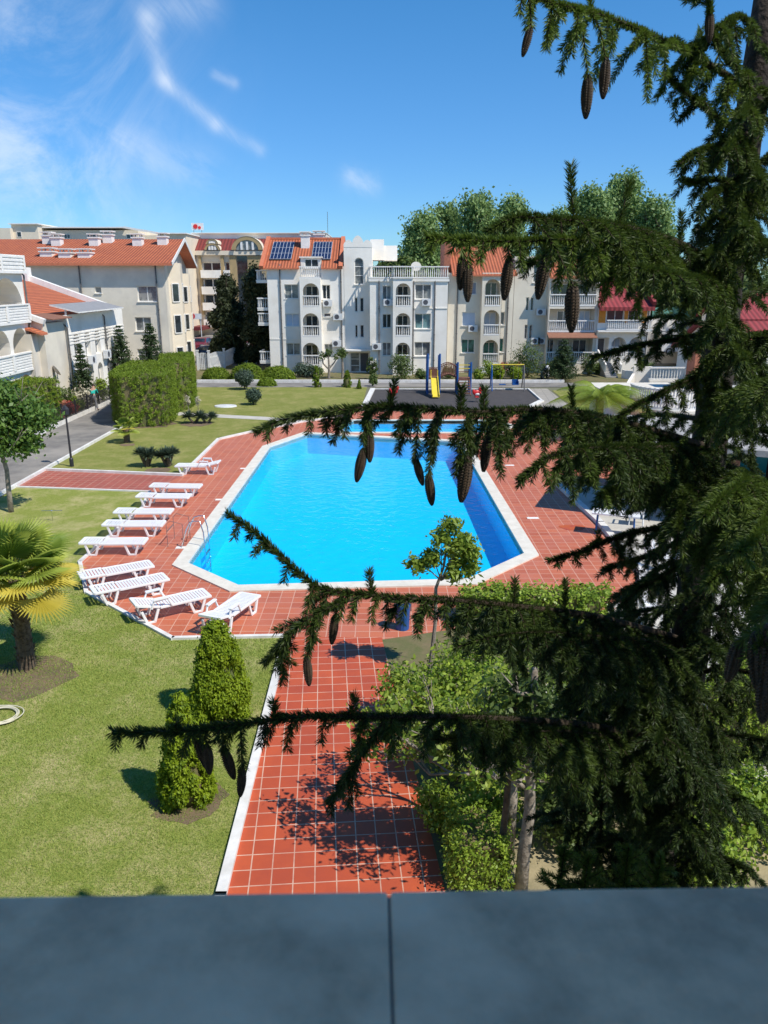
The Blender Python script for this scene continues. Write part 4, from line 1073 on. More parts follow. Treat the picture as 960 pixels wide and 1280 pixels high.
def arch_dormer(cx, r, z, nm='dormer'):
    mb = MB(); n = 14
    out = [(cx-r*math.cos(math.pi*i/n), z+r*.82*math.sin(math.pi*i/n)) for i in range(n+1)]
    inn = [(cx-r*.72*math.cos(math.pi*i/n), z+r*.82*.72*math.sin(math.pi*i/n)) for i in range(n+1)]
    for i in range(n):
        mb.quad((out[i][0],-.9,out[i][1]),(out[i+1][0],-.9,out[i+1][1]),(inn[i+1][0],-.9,inn[i+1][1]),(inn[i][0],-.9,inn[i][1]), 0)
        mb.quad((out[i][0],-.95,out[i][1]),(out[i+1][0],-.95,out[i+1][1]),(out[i+1][0],3,out[i+1][1]),(out[i][0],3,out[i][1]), 1)
    d = mb.build(nm, ['ochre','pale'], Ho)
    mb = MB(); mb.poly([(x,-.7,zz) for x,zz in inn]); mb.build('pane', 'glass_l', d)
    mb = MB()
    for k in range(1,4): xx = cx-r*.72+r*1.44*k/4; mb.box(xx-.15,xx+.15,-.85,-.72,z,z+r*.5)
    mb.build('mullion', 'white_trim', d)
arch_dormer(hx(270.5), 1.15, zc_+.1); arch_dormer(hx(313), 2.3, zc_+.1)
arch_dormer(hx(270.5), .9, zc_+.9)
# wing to the left
mb = MB(); hwl = [(hx(232.5),hx(238.5),HZ_(b),HZ_(a),.3,False) for a, b in ((342,352),(361,371),(381,391))]
wall(mb, hx(228), hx(247.9), 0, HZ_(319), hwl, y=.5); mb.build('wing_wall', 'ochre', Ho)
for h in hwl:
    window(Ho, *h[:4], .78, 'glass', 1, fw=.12, sill=False); mb = MB(); mb.box(h[0]-.3,h[1]+.3,-.2,.48,h[2]-.9,h[2]+.1); mb.build('balcony', 'white_wall', Ho)
mb = MB(); mb.box(hx(228),hx(247.9),.1,.6,HZ_(318.9),HZ_(315)); mb.build('cornice', 'pale', Ho)
# ground-floor awning and round sign
mb = MB(); mb.box(hx(232),hx(262),-6,-1,HZ_(410),HZ_(406)); mb.build('awning', surf('deep red awning', (.16,.02,.02)), Ho)
sg = root('shop_sign', 'white shop sign with a red round disc below the hotel balconies', 'sign', (PF(242,396,110)[0],110,0))
def sz(py): return PF(480,py,110)[2]
def sx_(px): return PF(px,396,110)[0]-sg.location[0]
mb = MB(); mb.box(sx_(236),sx_(252),-.1,0,sz(399),sz(392)); mb.box(sx_(237),sx_(237.8),0.002,.1,0,sz(399)); mb.box(sx_(250),sx_(250.8),0.002,.1,0,sz(399)); mb.build('board', 'ac', sg)
mb = MB(); mb.tube([(sx_(240.3),-.16,sz(395.2)),(sx_(240.3),-.105,sz(395.2))], .42, 20); mb.build('red_disc', 'red', sg)
# roof sign on hotel
rs = root('rooftop_sign', 'small red and white rooftop sign on thin legs above the hotel', 'sign', (PF(247,285,124)[0],124,HZ_(290)))
mb = MB(); mb.box(-.9,.9,-.05,.05,.5,1.5); mb.build('board', 'ac', rs)
mb = MB(); mb.tube([(-.3,-.12,1.0),(-.3,-.055,1.0)], .34, 16); mb.tube([(.3,-.12,.85),(.3,-.055,.85)], .22, 16); mb.build('emblem', 'red', rs)
mb = MB(); mb.bar((-.6,0,-.3),(-.6,0,.5),.06,.06); mb.bar((.6,0,-.3),(.6,0,.5),.06,.06); mb.build('leg', 'pipe', rs)
# ================================================================ vegetation
def zat(px, py, Y): return PF(px, py, Y)[2]
def limbs(mb, base, top, r0, n, spread, rng, lift=.5, mi=0):
    """trunk from base to top then n limbs"""
    base = Vector(base); top = Vector(top); pts = []
    for i in range(6):
        t = i/5; pts.append(base.lerp(top, t)+Vector((rng.uniform(-1,1),rng.uniform(-1,1),0))*r0*.7*(0 < i < 5))
    mb.tube(pts, [r0*(1-.6*i/5) for i in range(6)], 9)
    ends = []
    for k in range(n):
        t = rng.uniform(.45, 1); s = base.lerp(top, t); a = 2*math.pi*k/n+rng.uniform(-.4,.4)
        e = s+Vector((math.cos(a)*spread, math.sin(a)*spread, spread*lift*rng.uniform(.6,1.4)))
        m = s.lerp(e, .5)+Vector((0,0,-spread*.08)); q = [s, m, e]
        mb.tube(q, [r0*.42, r0*.28, r0*.1], 6); ends.append(e)
        for j in range(2):
            e2 = e+Vector((rng.uniform(-1,1),rng.uniform(-1,1),rng.uniform(0,1)))*spread*.5
            mb.tube([m.lerp(e,.5), e2], [r0*.2, r0*.05], 5)
    return ends
def tree(name, label, x, y, h, cr, mat, seed, group=None, trunk_h=None, lean=(0,0), nclump=160, per=26, L=.3, W=.16, sig=.28, blobs=None, tr=.16, bark='bark', up_amt=0, cat='tree', shell=.28):
    rng = random.Random(seed)
    r = root(name, label, cat, (x,y,0), 0, group)
    th = trunk_h or h*.6
    mb = MB(); limbs(mb, (0,0,-.1), (lean[0],lean[1],th), tr, 7, cr*.75, rng); mb.build('trunk', bark, r, smooth=True)
    if blobs is None:
        blobs = []
        for k in range(9):
            a = rng.uniform(0,6.28); d = cr*rng.uniform(.1,.55); zz = h-cr*.8-rng.uniform(0, h-th*.9-cr*.5 if h > th else 1)
            s = cr*rng.uniform(.42,.7); blobs.append((lean[0]+d*math.cos(a), lean[1]+d*math.sin(a), max(zz, th*.7), s, s, s*.85))
    foliage('crown', mat, blobs, nclump, per, sig, L, W, seed, r, shell=shell, up=(0,0,1), up_amt=up_amt)
    return r
# poplars behind
def poplar(px, ytop, Y, half, seed, label):
    x = PF(px, ytop, Y)[0]; h = zat(px, ytop, Y); rng = random.Random(seed)
    blobs = []
    s0 = half*Y/FPX
    for k in range(70):
        t = rng.uniform(.18, 1); z = h*t; w = 1.3*s0*(1-.55*max(0,(t-.45)/.55)**1.6)
        a = rng.uniform(0,6.28); d = w*rng.uniform(.15,.8)
        blobs.append((d*math.cos(a), d*math.sin(a)*.7, z-1.0, rng.uniform(.7,1.3), rng.uniform(.7,1.3), rng.uniform(1.2,2.3)))
    return tree('poplar_tree', label, x, Y, h, s0, 'poplar', seed, 'tall poplars rising behind the apartment blocks', h*.8, nclump=1100, per=22, L=.42, W=.26, sig=.48, blobs=blobs, tr=.3, up_amt=.5, shell=.5)
for i, (px, yt, Y, hf, lab) in enumerate([
    (526,268,100,24,'leftmost poplar rising behind the balustraded flat roofed block'),
    (562,255,108,24,'second poplar from the left, between the short one and the broad one'),
    (598,243,104,30,'broad poplar rising tallest over the cream apartment block'),
    (640,252,110,26,'poplar at the right end of the group behind the cream stair tower'),
    (742,236,104,30,'poplar standing behind the pale block with long balconies, left of the tallest'),
    (782,219,108,34,'tallest poplar in the right group above the crimson roof'),
    (824,240,104,28,'poplar on the right flank of the tallest one above the crimson roof'),
    (700,265,118,28,'lower poplar seen in the gap above the pale block')]): poplar(px, yt, Y, hf, 100+i, lab)
for i, (px, yt, Y, cr, lab) in enumerate([(846,305,84,5.5,'round green tree behind the house with the crimson roof'),
    (898,290,80,6,'dense green tree behind the spruce trunk at the right'),(950,310,78,6,'green tree at the right edge beyond the red roofed houses'),
    (497,306,92,3.2,'small green tree peeping over the terrace left of the poplars'),(812,345,88,4,'low green tree filling the gap right of the crimson roof')]):
    x, _, h = PF(px, yt, Y); tree('broadleaf_tree', lab, x, Y, h, cr, 'bush', 130+i, None, h*.55, nclump=500, per=26, L=.5, W=.36, sig=.5, tr=.25)
# dark cypresses by the white fence
def cypress(px, ytop, pyb, halfpx, seed, label, Y):
    x, _, h = PF(px, ytop, Y); w = halfpx*Y/FPX; rng = random.Random(seed); blobs = []
    for k in range(60):
        t = rng.uniform(.12,1); rr = w*min(1,(1-t)*1.9+.12); a = rng.uniform(0,6.28); d = rr*rng.uniform(.3,.8)
        blobs.append((d*math.cos(a), d*math.sin(a), h*t-.5, rng.uniform(.4,.8), rng.uniform(.4,.8), rng.uniform(.5,.8)))
    return tree('cypress_tree', label, x, Y, h, w, 'needle_far', seed, None, h*.85, nclump=1500, per=26, L=.32, W=.16, sig=.19, blobs=blobs, tr=.2, up_amt=.3)
cypress(281, 345, 0, 21, 201, 'dark broad cypress by the white fence, left of its slimmer neighbour', 78)
cypress(318, 326, 0, 17, 202, 'dark tall slim cypress standing against the white solar block', 77)
# small conifers along the alley
def conifer(px, ytop, py, half, seed, label, mat='needle_mid', cat='tree', group=None, name='spruce_sapling', Y=None):
    x, y, _ = G(px, py) if Y is None else (PF(px,py,Y)[0], Y, 0)
    h = zat(px, ytop, y); w = half*y/FPX/cp; rng = np.random.default_rng(seed)
    r = root(name, label, cat, (x,y,0), 0, group)
    mb = MB(); mb.tube([(0,0,-.1),(0,0,h*.5),(0,0,h*.97)], [.09,.05,.012], 7)
    Ps = []; Ns = []; Ts = []
    nl = int(h/.17)
    for k in range(nl):
        t = (k+rng.uniform(-.4,.4))/nl; t = max(0,min(.98,t)); z = .35+(h-.4)*t; L = w*(1-t)**.85+.12; nb = 6 if t < .8 else 4
        for j in range(nb):
            a = 2*math.pi*j/nb+k*.9+rng.uniform(-.2,.2); LL = L*rng.uniform(.75,1.1)
            end = (LL*math.cos(a), LL*math.sin(a), z+LL*.12); mid = (LL*.5*math.cos(a), LL*.5*math.sin(a), z-LL*.05)
            mb.tube([(0,0,z),mid,end], [.018,.012,.004], 4, cap=False)
            n = int(70*LL)+12; s = rng.uniform(0.15,1,n)
            P = np.stack([LL*s*math.cos(a), LL*s*math.sin(a), z+LL*(.12*s*s-.05)], 1)+rng.normal(size=(n,3))*np.array([.07,.07,.035])*(.7+L)
            Ps.append(P); Ns.append(unit(rng.normal(size=(n,3))+np.array([0,0,.8]))); Ts.append(np.clip(.25+.6*s*rng.uniform(.4,1.2,n),0,1))
    mb.build('trunk', 'bark', r)
    P = np.concatenate(Ps); Nn = np.concatenate(Ns); T = np.concatenate(Ts)
    V, F = leaf_quads(P, Nn, .16, .06, rng); np_obj('crown', V, [F], [mat], np.repeat(T,4), r)
conifer(105, 427, 488, 14, 211, 'thin young spruce in the fenced bed by the white arcade wing', Y=50)
conifer(155, 405, 480, 18, 212, 'bushy young spruce behind the big clipped hedge, left of its neighbour', Y=58)
conifer(192, 402, 478, 20, 213, 'wider young spruce behind the clipped hedge, right of its neighbour', Y=59)
conifer(703, 422, 474, 20, 214, 'young spruce in front of the pale block with long balconies', Y=64)
# bright thujas on the lawn
def thuja(px, ytop, py, half, seed, label, mat='thuja', pw=1.0, group=None, Lf=.06, cnt=2600):
    x, y, _ = G(px, py); h = zat(px, ytop, y-.2); w = half*math.hypot(y,H)/FPX*1.02
    r = root('thuja', label, 'conifer', (x,y,0), 0, group)
    rng = random.Random(seed); blobs = []
    for k in range(70):
        t = rng.uniform(.04,.97); rr = w*((1-t)**pw*.95+.04)*min(1,.6+t*4); a = rng.uniform(0,6.28); s = max(.07,w*.24)
        d = max(0, rr-s*.6)
        blobs.append((d*math.cos(a), d*math.sin(a), h*t, s, s, s*1.6))
    mb = MB(); mb.lathe([(w*.4,0.02),(w*.55,h*.12),(w*.45*(1 if pw > .6 else 1.25),h*.45),(w*.15,h*.8),(.02,h*.9)], (0,0,0), 12); mb.build('core', 'bed', r, smooth=True)
    mb = MB(); mb.tube([(0,0,-.05),(0,0,h*.3)], .05, 7); mb.build('trunk', 'bark', r)
    foliage('crown', mat, blobs, cnt, 22, w*.06, Lf, Lf*.5, seed, r, up=(0,0,1), up_amt=.6, zmin=.03, shell=.12)
thuja(277, 793, 893, 38, 221, 'taller bright green thuja on the front lawn, behind the smaller one', pw=.55)
thuja(235, 885, 1001, 33, 222, 'smaller bright green thuja on the front lawn, nearest the camera', pw=.75)
# cone bushes along the lane
for i, (px, yt, py, hf, lab) in enumerate([(396,458,484,6,'small cone shaped thuja on the lane edge, left one of the pair'),(434,465,484,7,'small cone shaped thuja on the lane edge, right one of the pair'),(449,476,486,3,'tiny thuja beside the right cone shaped one')]):
    thuja(px, yt, py, hf, 230+i, lab, 'hedge', .8, 'cone shaped thujas along the lane', .12, 160)
# rounded clipped bushes
def dome(px, pyb, halfw, hpx, seed, label, Y=None, mat='hedge', name='round_bush'):
    x, y, _ = G(px, pyb); s = .1196*(pyb-350); w = halfw/s; h = hpx/s/.98
    r = root(name, label, 'bush', (x,y+w*.5,0), 0, 'rounded bushes along the lane')
    mb = MB(); mb.ell((0,0,0), (w*.93,w*.6,h*.93), 10); mb.build('core', 'bed', r, smooth=True)
    foliage('leaves', mat, [(0,0,0,w,w*.65,h)], 2600, 12, .06, .11, .07, seed, r, shell=.03, zmin=0)
dome(269,475,16,13,241,'low rounded bush nearest the white picket fence')
dome(308,476,20,18,242,'largest rounded bush between two lower ones')
dome(346,475,20,14,243,'rounded bush nearest the white apartment block wall')
dome(333,483,10,9,244,'small rounded bush in front of the lane, partly behind the mushroom shaped shrub')
# clipped hedge blocks
def hedge(poly, h, seed, label, mat='hedge', leaf=.075, per=22, sig=.05, dens=34, bulge=.0, name='hedge', grp=None, clumpz=0):
    poly = ccw(poly); cx = sum(p[0] for p in poly)/len(poly); cy = sum(p[1] for p in poly)/len(poly)
    r = root(name, label, 'hedge', (cx,cy,0), 0, grp)
    inner = offset_poly(poly, -.12); mb = MB(off=(cx,cy,0)); mb.prism(inner, 0, h-.1); mb.build('core', 'bed', r)
    rng = np.random.default_rng(seed); Ps = []; Ns = []
    n = len(poly)
    for i in range(n):
        a = np.array(poly[i]); b = np.array(poly[(i+1)%n]); d = b-a; Ln = np.linalg.norm(d); nn = np.array([d[1],-d[0]])/Ln
        m = int(Ln*h*dens); t = rng.uniform(0,1,m); z = rng.uniform(0,h,m)
        k = .12*np.clip((z-(h-.3))/.3,0,1)**2
        q = a+d*t[:,None]-nn*k[:,None]; Ps.append(np.column_stack([q,z])); Ns.append(np.tile([nn[0],nn[1],.25],(m,1)))
    xs = [p[0] for p in poly]; ys = [p[1] for p in poly]
    m = int((max(xs)-min(xs))*(max(ys)-min(ys))*dens); x = rng.uniform(min(xs),max(xs),m); y = rng.uniform(min(ys),max(ys),m); k = inpoly(x,y,poly)
    x = x[k]; y = y[k]; Ps.append(np.column_stack([x,y,np.full(len(x),h)+.05*np.sin(x*1.7)*np.sin(y*1.3)])); Ns.append(np.tile([0,0,1.0],(len(x),1)))
    P = np.concatenate(Ps); Nn = np.concatenate(Ns); 
    tone = np.clip(rng.normal(.45,.2,len(P)),0,1)
    P = (P[:,None,:]+rng.normal(size=(len(P),per,3))*sig).reshape(-1,3); Nn = unit((Nn[:,None,:]+rng.normal(size=(len(Nn),per,3))*.55).reshape(-1,3))
    T = np.clip(np.repeat(tone,per)*.6+rng.uniform(0,1,len(P))*.4,0,1)
    k = P[:,2] > 0; P = P[k]; Nn = Nn[k]; T = T[k]
    V, F = leaf_quads(P-np.array([cx,cy,0]), Nn, leaf, leaf*.6, rng); np_obj('leaves', V, [F], [mat], np.repeat(T,4), r)
def pxpoly(l): return [G2(*p) for p in l]
xh = -14.6
hb1 = [G2(142,526), G2(146,531), G2(154,535), G2(208,533), G2(216,529), G2(222,518), G2(222,505), G2(168,505)]
hz = zat(180, 470, hb1[3][1])
hedge(hb1, hz, 251, 'big clipped box hedge beside the alley, larger front block')
hb2 = [G2(202,520), G2(236,512), G2(242,508), G2(245,503), G2(245,494), G2(205,496)]
hedge(hb2, zat(220,452,hb2[1][1]), 252, 'clipped box hedge directly behind the larger block')
hl = [(-20.8,40.3),(-19.3,40.0),(-19.0,40.6),(-19.0,45.2),(-20.8,45.2)]
hedge(hl, 2.55, 253, 'clipped dark green hedge in front of the arcaded house at the left edge')
# hedge in front of the pool
hp = [G2(572,782), G2(755,782), G2(757,765), G2(575,765)]
hedge(hp, .75, 254, 'low bright green hedge between the pool corner and the near yard', 'hedge_b', .10, 10, .06, 50)
hq = [G2(563,1118), G2(634,1118), G2(622,1045), G2(560,1050)]
hedge(hq, .75, 255, 'small leaved low hedge at the foot of the red path', 'hedge_b', .05, 22, .05, 90)
hr = [G2(860,960), G2(990,960), G2(990,905), G2(900,905)]
hedge(hr, 1.6, 256, 'light green clipped hedge seen past the spruce at the lower right', 'hedge', .06, 16, .06, 60)
# generic shrubs
def shrub(px, pyb, r_, h, seed, label, mat='bush', n=70, L=.16, W=.08, cat='shrub', stem=True, per=16, group=None, up=.3, name='shrub'):
    x, y, _ = G(px, pyb); r = root(name, label, cat, (x,y,0), 0, group); rng = random.Random(seed)
    if stem:
        mb = MB()
        for k in range(5):
            a = rng.uniform(0,6.28); mb.tube([(0,0,-.05),(r_*.3*math.cos(a),r_*.3*math.sin(a),h*.5),(r_*.6*math.cos(a),r_*.6*math.sin(a),h*.8)], [.03,.02,.008], 5)
        mb.build('stem', 'bark', r)
    foliage('leaves', mat, [(0,0,h*.55,r_,r_,h*.45),(r_*.3,-r_*.2,h*.45,r_*.7,r_*.7,h*.4),(-r_*.3,.1,h*.6,r_*.6,r_*.6,h*.35)], n, per, r_*.16, L, W, seed, r, shell=.25, up=(0,0,1), up_amt=up, zmin=.02)
    return r
# blade plants (yucca) : fans of narrow blades
def yucca(px, pyb, rad, h, seed, label, n=90, mat='yucca', flowers=False, heads=3, trunk=.4, group=None):
    x, y, _ = G(px, pyb); r = root('yucca', label, 'yucca', (x,y,0), 0, group); rng = np.random.default_rng(seed)
    mb = MB(); Vs = []; Ts = []
    for q in range(heads):
        a = 2*math.pi*q/heads+.4; c = np.array([math.cos(a)*rad*.42*(heads > 1), math.sin(a)*rad*.3*(heads > 1), trunk*h+rng.uniform(-.05,.08)])
        mb.tube([(0,0,-.05),(c[0]*.6,c[1]*.6,c[2]*.5),tuple(c)], [.09,.07,.06], 7)
        m = n; d = unit(np.column_stack([rng.normal(size=m),rng.normal(size=m),rng.uniform(-.25,1.5,m)])); L = rad*rng.uniform(.5,.75,m)[:,None]
        s = unit(np.cross(d,[0,0,1.0]))*.022; b = np.tile(c,(m,1)); mid = b+d*L*.55; tip = b+d*L-np.array([0,0,1])*L*.08
        Vs.append(np.stack([b-s*.6,b+s*.6,mid+s,tip,mid-s],1).reshape(-1,3)); Ts.append(np.repeat(rng.uniform(0,1,m),5))
    mb.build('stem', 'fibre', r)
    V = np.concatenate(Vs); F = np.arange(len(V)).reshape(-1,5); np_obj('blades', V, [F], [mat], np.concatenate(Ts), r)
    if flowers:
        for k in range(2): 
            mb = MB(); fx = (k-.5)*rad*.7; mb.tube([(fx,0,h*.4),(fx,0,h*1.5)],.02,5); o = mb.build('flower_stalk','bark_pale',r)
            foliage('blossom','whiteflower',[(fx,0,h*1.3,.1,.1,.3)],30,10,.04,.07,.05,seed+k,o)
yucca(184,583,.62,1.0,261,'left half of the twin blue green yucca clump on the lawn beyond the cross path', 170, heads=4, trunk=.55)
yucca(210,583,.62,1.0,262,'right half of the twin blue green yucca clump on the lawn beyond the cross path', 170, heads=4, trunk=.55)
yucca(243,529,.8,1.0,263,'flowering yucca right of the hedge with cream blossom stalks', 150, flowers=True, heads=2, trunk=.4)
yucca(259,529,.7,.9,264,'shorter yucca touching the flowering one at the footpath', 150, heads=2, trunk=.4)
def mushroom(px, ytop, pyb, half, seed, label):
    x, y, _ = G(px, pyb); h = zat(px, ytop, y); w = half*y/FPX
    r = root('topiary_shrub', label, 'shrub', (x,y,0), 0, 'grey green topiary shrubs on the far lawn')
    mb = MB(); mb.tube([(0,0,-.05),(0.02,0,h*.45)], .06, 7); mb.build('trunk', 'bark', r)
    foliage('crown', 'yucca', [(0,0,h*.68,w,w,h*.30),(0,0,h*.48,w*.6,w*.6,h*.22)], 330, 14, .09, .15, .06, seed, r, shell=.08, up=(0,0,1), up_amt=.3)
mushroom(306,464,487,10,271,'larger grey green topiary shrub on a short stem on the far lawn')
mushroom(317,487,506,7,272,'smaller grey green topiary shrub on a short stem on the far lawn')
# deciduous tree over the alley, left edge
x, y, _ = G(14, 640)
tree('magnolia_tree', 'glossy green tree with thin trunk standing at the left edge above the fan palm', x, y, 5.0, 1.9, 'tree_leaf', 281, None, 4.0, nclump=420, per=24, L=.17, W=.10, sig=.17, tr=.10, bark='bark_pale',
     blobs=[(-.3,0,4.3,.9,.9,.6),(.6,0,3.8,.75,.8,.6),(1.35,.1,3.6,.6,.7,.5),(-1,0,3.9,.9,.9,.7),(.1,-.2,3.2,.9,.9,.45),(1.0,0,3.0,.55,.6,.3),(-.8,0,2.9,.8,.8,.4),(.1,0,2.4,.8,.7,.25),(1.0,0,2.5,.4,.5,.22),(-1.3,0,4.7,.8,.8,.6)])
for i, (px, py, w_) in enumerate([(36,548,1.5)]):
    x, y, _ = G(30, 560)
# white umbrella glimpsed through the leaves
x, y, _ = G(36, 570); ur = root('parasol', 'small white parasol half hidden behind the leaves of the magnolia', 'parasol', (-16.6,30.5,0))
mb = MB(); mb.tube([(0,0,0),(0,0,2.0)], .025, 8); mb.build('pole', 'pipe', ur)
mb = MB(); mb.lathe([(.95,1.72),(.5,1.92),(.02,2.08)], (0,0,0), 8); mb.build('canopy', 'ac', ur)
# fan palm
def fan_palm(x, y, trunk, rad, seed, label, n=38, yellow=.45, mat='palm', name='fan_palm', tr=.16, scale=1.0):
    r = root(name, label, 'palm', (x,y,0)); rng = random.Random(seed)
    mb = MB(); mb.tube([(0,0,-.1),(.02,0,trunk*.5),(0,0,trunk)], [tr*1.15,tr,tr*1.2], 14); 
    for k in range(int(60*trunk)):
        a = rng.uniform(0,6.28); z = rng.uniform(.05,trunk); p = Vector((math.cos(a)*tr*.95,math.sin(a)*tr*.95,z)); mb.tube([p, p+Vector((math.cos(a)*.07,math.sin(a)*.07,.10))*scale], [.022*scale,.006], 4)
    mb.build('trunk', 'fibre', r)
    for k in range(n):
        a = k*2.39996+rng.uniform(-.2,.2); el = R(82-104*(k/n)**.85+rng.uniform(-7,7))
        st = rad*rng.uniform(.42,.58); fr = rad*rng.uniform(.50,.62)
        d = Vector((math.cos(a)*math.cos(el), math.sin(a)*math.cos(el), math.sin(el)))
        p0 = Vector((0,0,trunk)); p1 = p0+d*st+Vector((0,0,-.03)); 
        side = d.cross(Vector((0,0,1))).normalized(); 
        nrm = side.cross(d).normalized()
        mb = MB(); mb.tube([p0, p0.lerp(p1,.6)+Vector((0,0,.03)), p1], [.014*scale,.010*scale,.008*scale], 5, cap=False)
        ns = 30; T = []
        nv0 = len(mb.v)
        for j in range(ns):
            b0 = R(-112+224*j/ns); b1 = R(-112+224*(j+1)/ns); bm_ = (b0+b1)/2
            L = fr*(1-.22*abs(bm_)/2)*rng.uniform(.92,1.05)
            def pt(b, rr, up): 
                q = d*math.cos(b)+side*math.sin(b)
                return p1+q*rr+nrm*up+Vector((0,0,-1))*(rr/fr)**2*fr*.22*(1 if el > 0 else .6)
            inn = fr*.55
            mb.add([tuple(p1), tuple(pt(b0,inn,-.008)), tuple(pt(bm_,inn,.02*scale)), tuple(pt(bm_,L,-.01))], [(0,1,3,2)], 1)
            mb.add([tuple(p1), tuple(pt(b1,inn,-.008)), tuple(pt(bm_,inn,.02*scale)), tuple(pt(bm_,L,-.01))], [(0,2,3,1)], 1)
        yl = yellow > 0 and (k/n > .62) and rng.random() < yellow*2 and math.cos(a) > -.3
        o = mb.build('frond', [mat if not yl else 'palm_y', 'palm_y' if yl else mat], r)
        at = o.data.attributes.new('rnd', 'FLOAT', 'POINT'); base = rng.uniform(.1,.65)+(.2 if k/n > .45 else 0)
        at.data.foreach_set('value', [min(1,max(0,base+(.3 if (i-nv0)%4 == 3 else 0)+rng.uniform(-.12,.12))) for i in range(len(mb.v))])
    return r
x, y, _ = G(34, 834); fan_palm(x, y, 2.1, 1.42, 291, 'fan palm with yellowing fronds on the front lawn at the left edge', 42)
x, y, _ = G(159, 553); fan_palm(x, y, .75, .75, 292, 'small fan palm on the lawn in front of the big clipped hedge', 16, .15, name='fan_palm', tr=.14, scale=.7)
# feather palms near the playground, right
def feather_palm(x, y, trunk, rad, seed, label, n=26):
    r = root('feather_palm', label, 'palm', (x,y,0)); rng = random.Random(seed)
    mb = MB(); mb.tube([(0,0,-.1),(0,0,trunk)], [.22,.2], 12); mb.build('trunk', 'fibre', r)
    for k in range(n):
        a = k*2.39996; el = R(75-70*(k/n)); L = rad*rng.uniform(.9,1.2); pts = []
        for j in range(9):
            t = j/8; rr = L*t*math.cos(el)*(1-.1*t)+L*.25*t*t; pts.append(Vector((math.cos(a)*rr, math.sin(a)*rr, trunk+L*math.sin(el)*t*.9-L*.62*t*t)))
        mb = MB(); mb.tube(pts, [.02*(1-j/10) for j in range(9)], 4, cap=False); nv0 = len(mb.v)
        for j in range(60):
            t = .12+.86*j/60; i = min(7,int(t*8)); f = t*8-i; p = pts[i].lerp(pts[i+1],f); tn = (pts[i+1]-pts[i]).normalized(); s = tn.cross(Vector((0,0,1))).normalized()
            ll = L*.26*math.sin(math.pi*min(1,t*.85+.1))
            for sg_ in (-1,1):
                q = p+s*sg_*ll*.75+tn*ll*.5+Vector((0,0,-ll*.5)); w = tn*.014
                mb.add([tuple(p-w),tuple(p+w),tuple(q)], [(0,1,2)], 1)
        o = mb.build('frond', ['lightleaf','lightleaf'], r); at = o.data.attributes.new('rnd','FLOAT','POINT'); b = rng.uniform(.2,.8)
        at.data.foreach_set('value', [min(1,max(0,b+rng.uniform(-.15,.15))) for i in range(len(mb.v))])
x = PF(752,480,40)[0]; feather_palm(x, 40, 2.0, 2.7, 301, 'yellow green feather palm between the playground and the white round terrace', 34)
x = PF(790,500,43)[0]; feather_palm(x, 43, 1.6, 1.9, 302, 'smaller feather palm behind the yellow green one at the terrace wall', 20)
# shrubs in the beds
shs = [(502,475,1.0,2.3,'bush','full green bush in front of the flat roofed block, left of the slide'),
 (465,474,.45,1.9,'bush','slim young tree shaped shrub by the stair tower door'),(466,483,.3,.9,'bush','low shrub on the lane edge at the playground corner'),
 (380,471,.9,1.1,'yucca','greyish shrub under the arched balconies of the solar block'),(395,471,.6,.9,'bush','dark shrub right of the greyish one under the arched balconies'),
 (527,475,.6,.9,'bush','low shrub behind the left posts of the play tower'),(560,473,.5,1.0,'bush','low shrub behind the play tower bridge'),
 (612,474,.7,1.6,'lightleaf','light green bush in front of the garage door'),(622,476,.45,1.3,'thuja','yellowish shrub right of the light green bush by the garage'),
 (598,476,.4,1.0,'lightleaf','small light green bush just left of the garage'),(640,474,.7,1.5,'bush','green shrub right of the garage behind the swing'),
 (659,472,1.2,2.9,'bush','tall dark green shrub below the cream stair tower'),(645,476,.5,1.1,'thuja','rusty green low shrub by the swing frame'),
 (690,470,.8,1.2,'bush','green shrub left of the parked motorcycle bed'),(735,470,.7,1.9,'bush','green shrub below the long balconies right of the young spruce'),
 (748,468,.5,1.0,'bush','small shrub by the foot of the white house stairs'),
 (75,516,.9,1.6,'bush','green shrub in the fenced bed behind the lamp post'),(88,510,.7,1.9,'yucca','blue green bush in the fenced bed next to the brick planter'),
 (95,515,.5,.9,'lightleaf','yellow green shrub in the fenced bed behind the railing'),(128,500,.5,1.6,'lightleaf','light green shrub right of the person at the fence')]
for i, (px, py, r_, h, mt, lab) in enumerate(shs): shrub(px, py, r_, h, 310+i, lab, mt, 130 if r_ > .7 else 70, .15, .09)
shrub(104,511,.8,1.5,341,'cream flowering bush in the fenced bed beside the person','whiteflower',110,.14,.09)
shrub(692,462,.7,2.4,342,'red flowering shrub left of the young spruce','redleaf',60,.14,.1)
shrub(737,463,.6,2.5,343,'red flowering shrub below the long balconies','redleaf',45,.14,.1)
shrub(88,520,.5,.9,344,'rust red shrub in the fenced bed','redleaf',60,.12,.08)
# pruned bare tree stumps with tufts by the solar block
for i, (px, py, lab) in enumerate([(411,474,'pruned small tree with leafy knobs, left of its twin by the solar block'),(428,473,'slender pruned small tree near the drainpipe of the solar block')]):
    x, y, _ = G(px, py); r = root('pruned_tree', lab, 'tree', (x,y,0), 0, 'pruned small trees by the solar block')
    mb = MB(); mb.tube([(0,0,-.05),(.05,0,1.0),(.0,0,1.9)], [.12,.09,.07], 7)
    if i == 0: mb.tube([(.05,0,.8),(-.45,0,1.3),(-.5,0,1.7)], [.08,.07,.06], 6); mb.tube([(.05,0,.9),(.5,0,1.4),(.7,0,1.8)], [.08,.06,.05], 6)
    mb.build('trunk', 'bark_pale', r)
    bl = [(0,0,2.1,.3,.3,.35)]+([(-.5,0,1.9,.3,.3,.3),(.75,0,1.95,.3,.3,.3)] if i == 0 else [])
    foliage('crown', 'bush', bl, 45, 12, .09, .16, .1, 350+i, r)
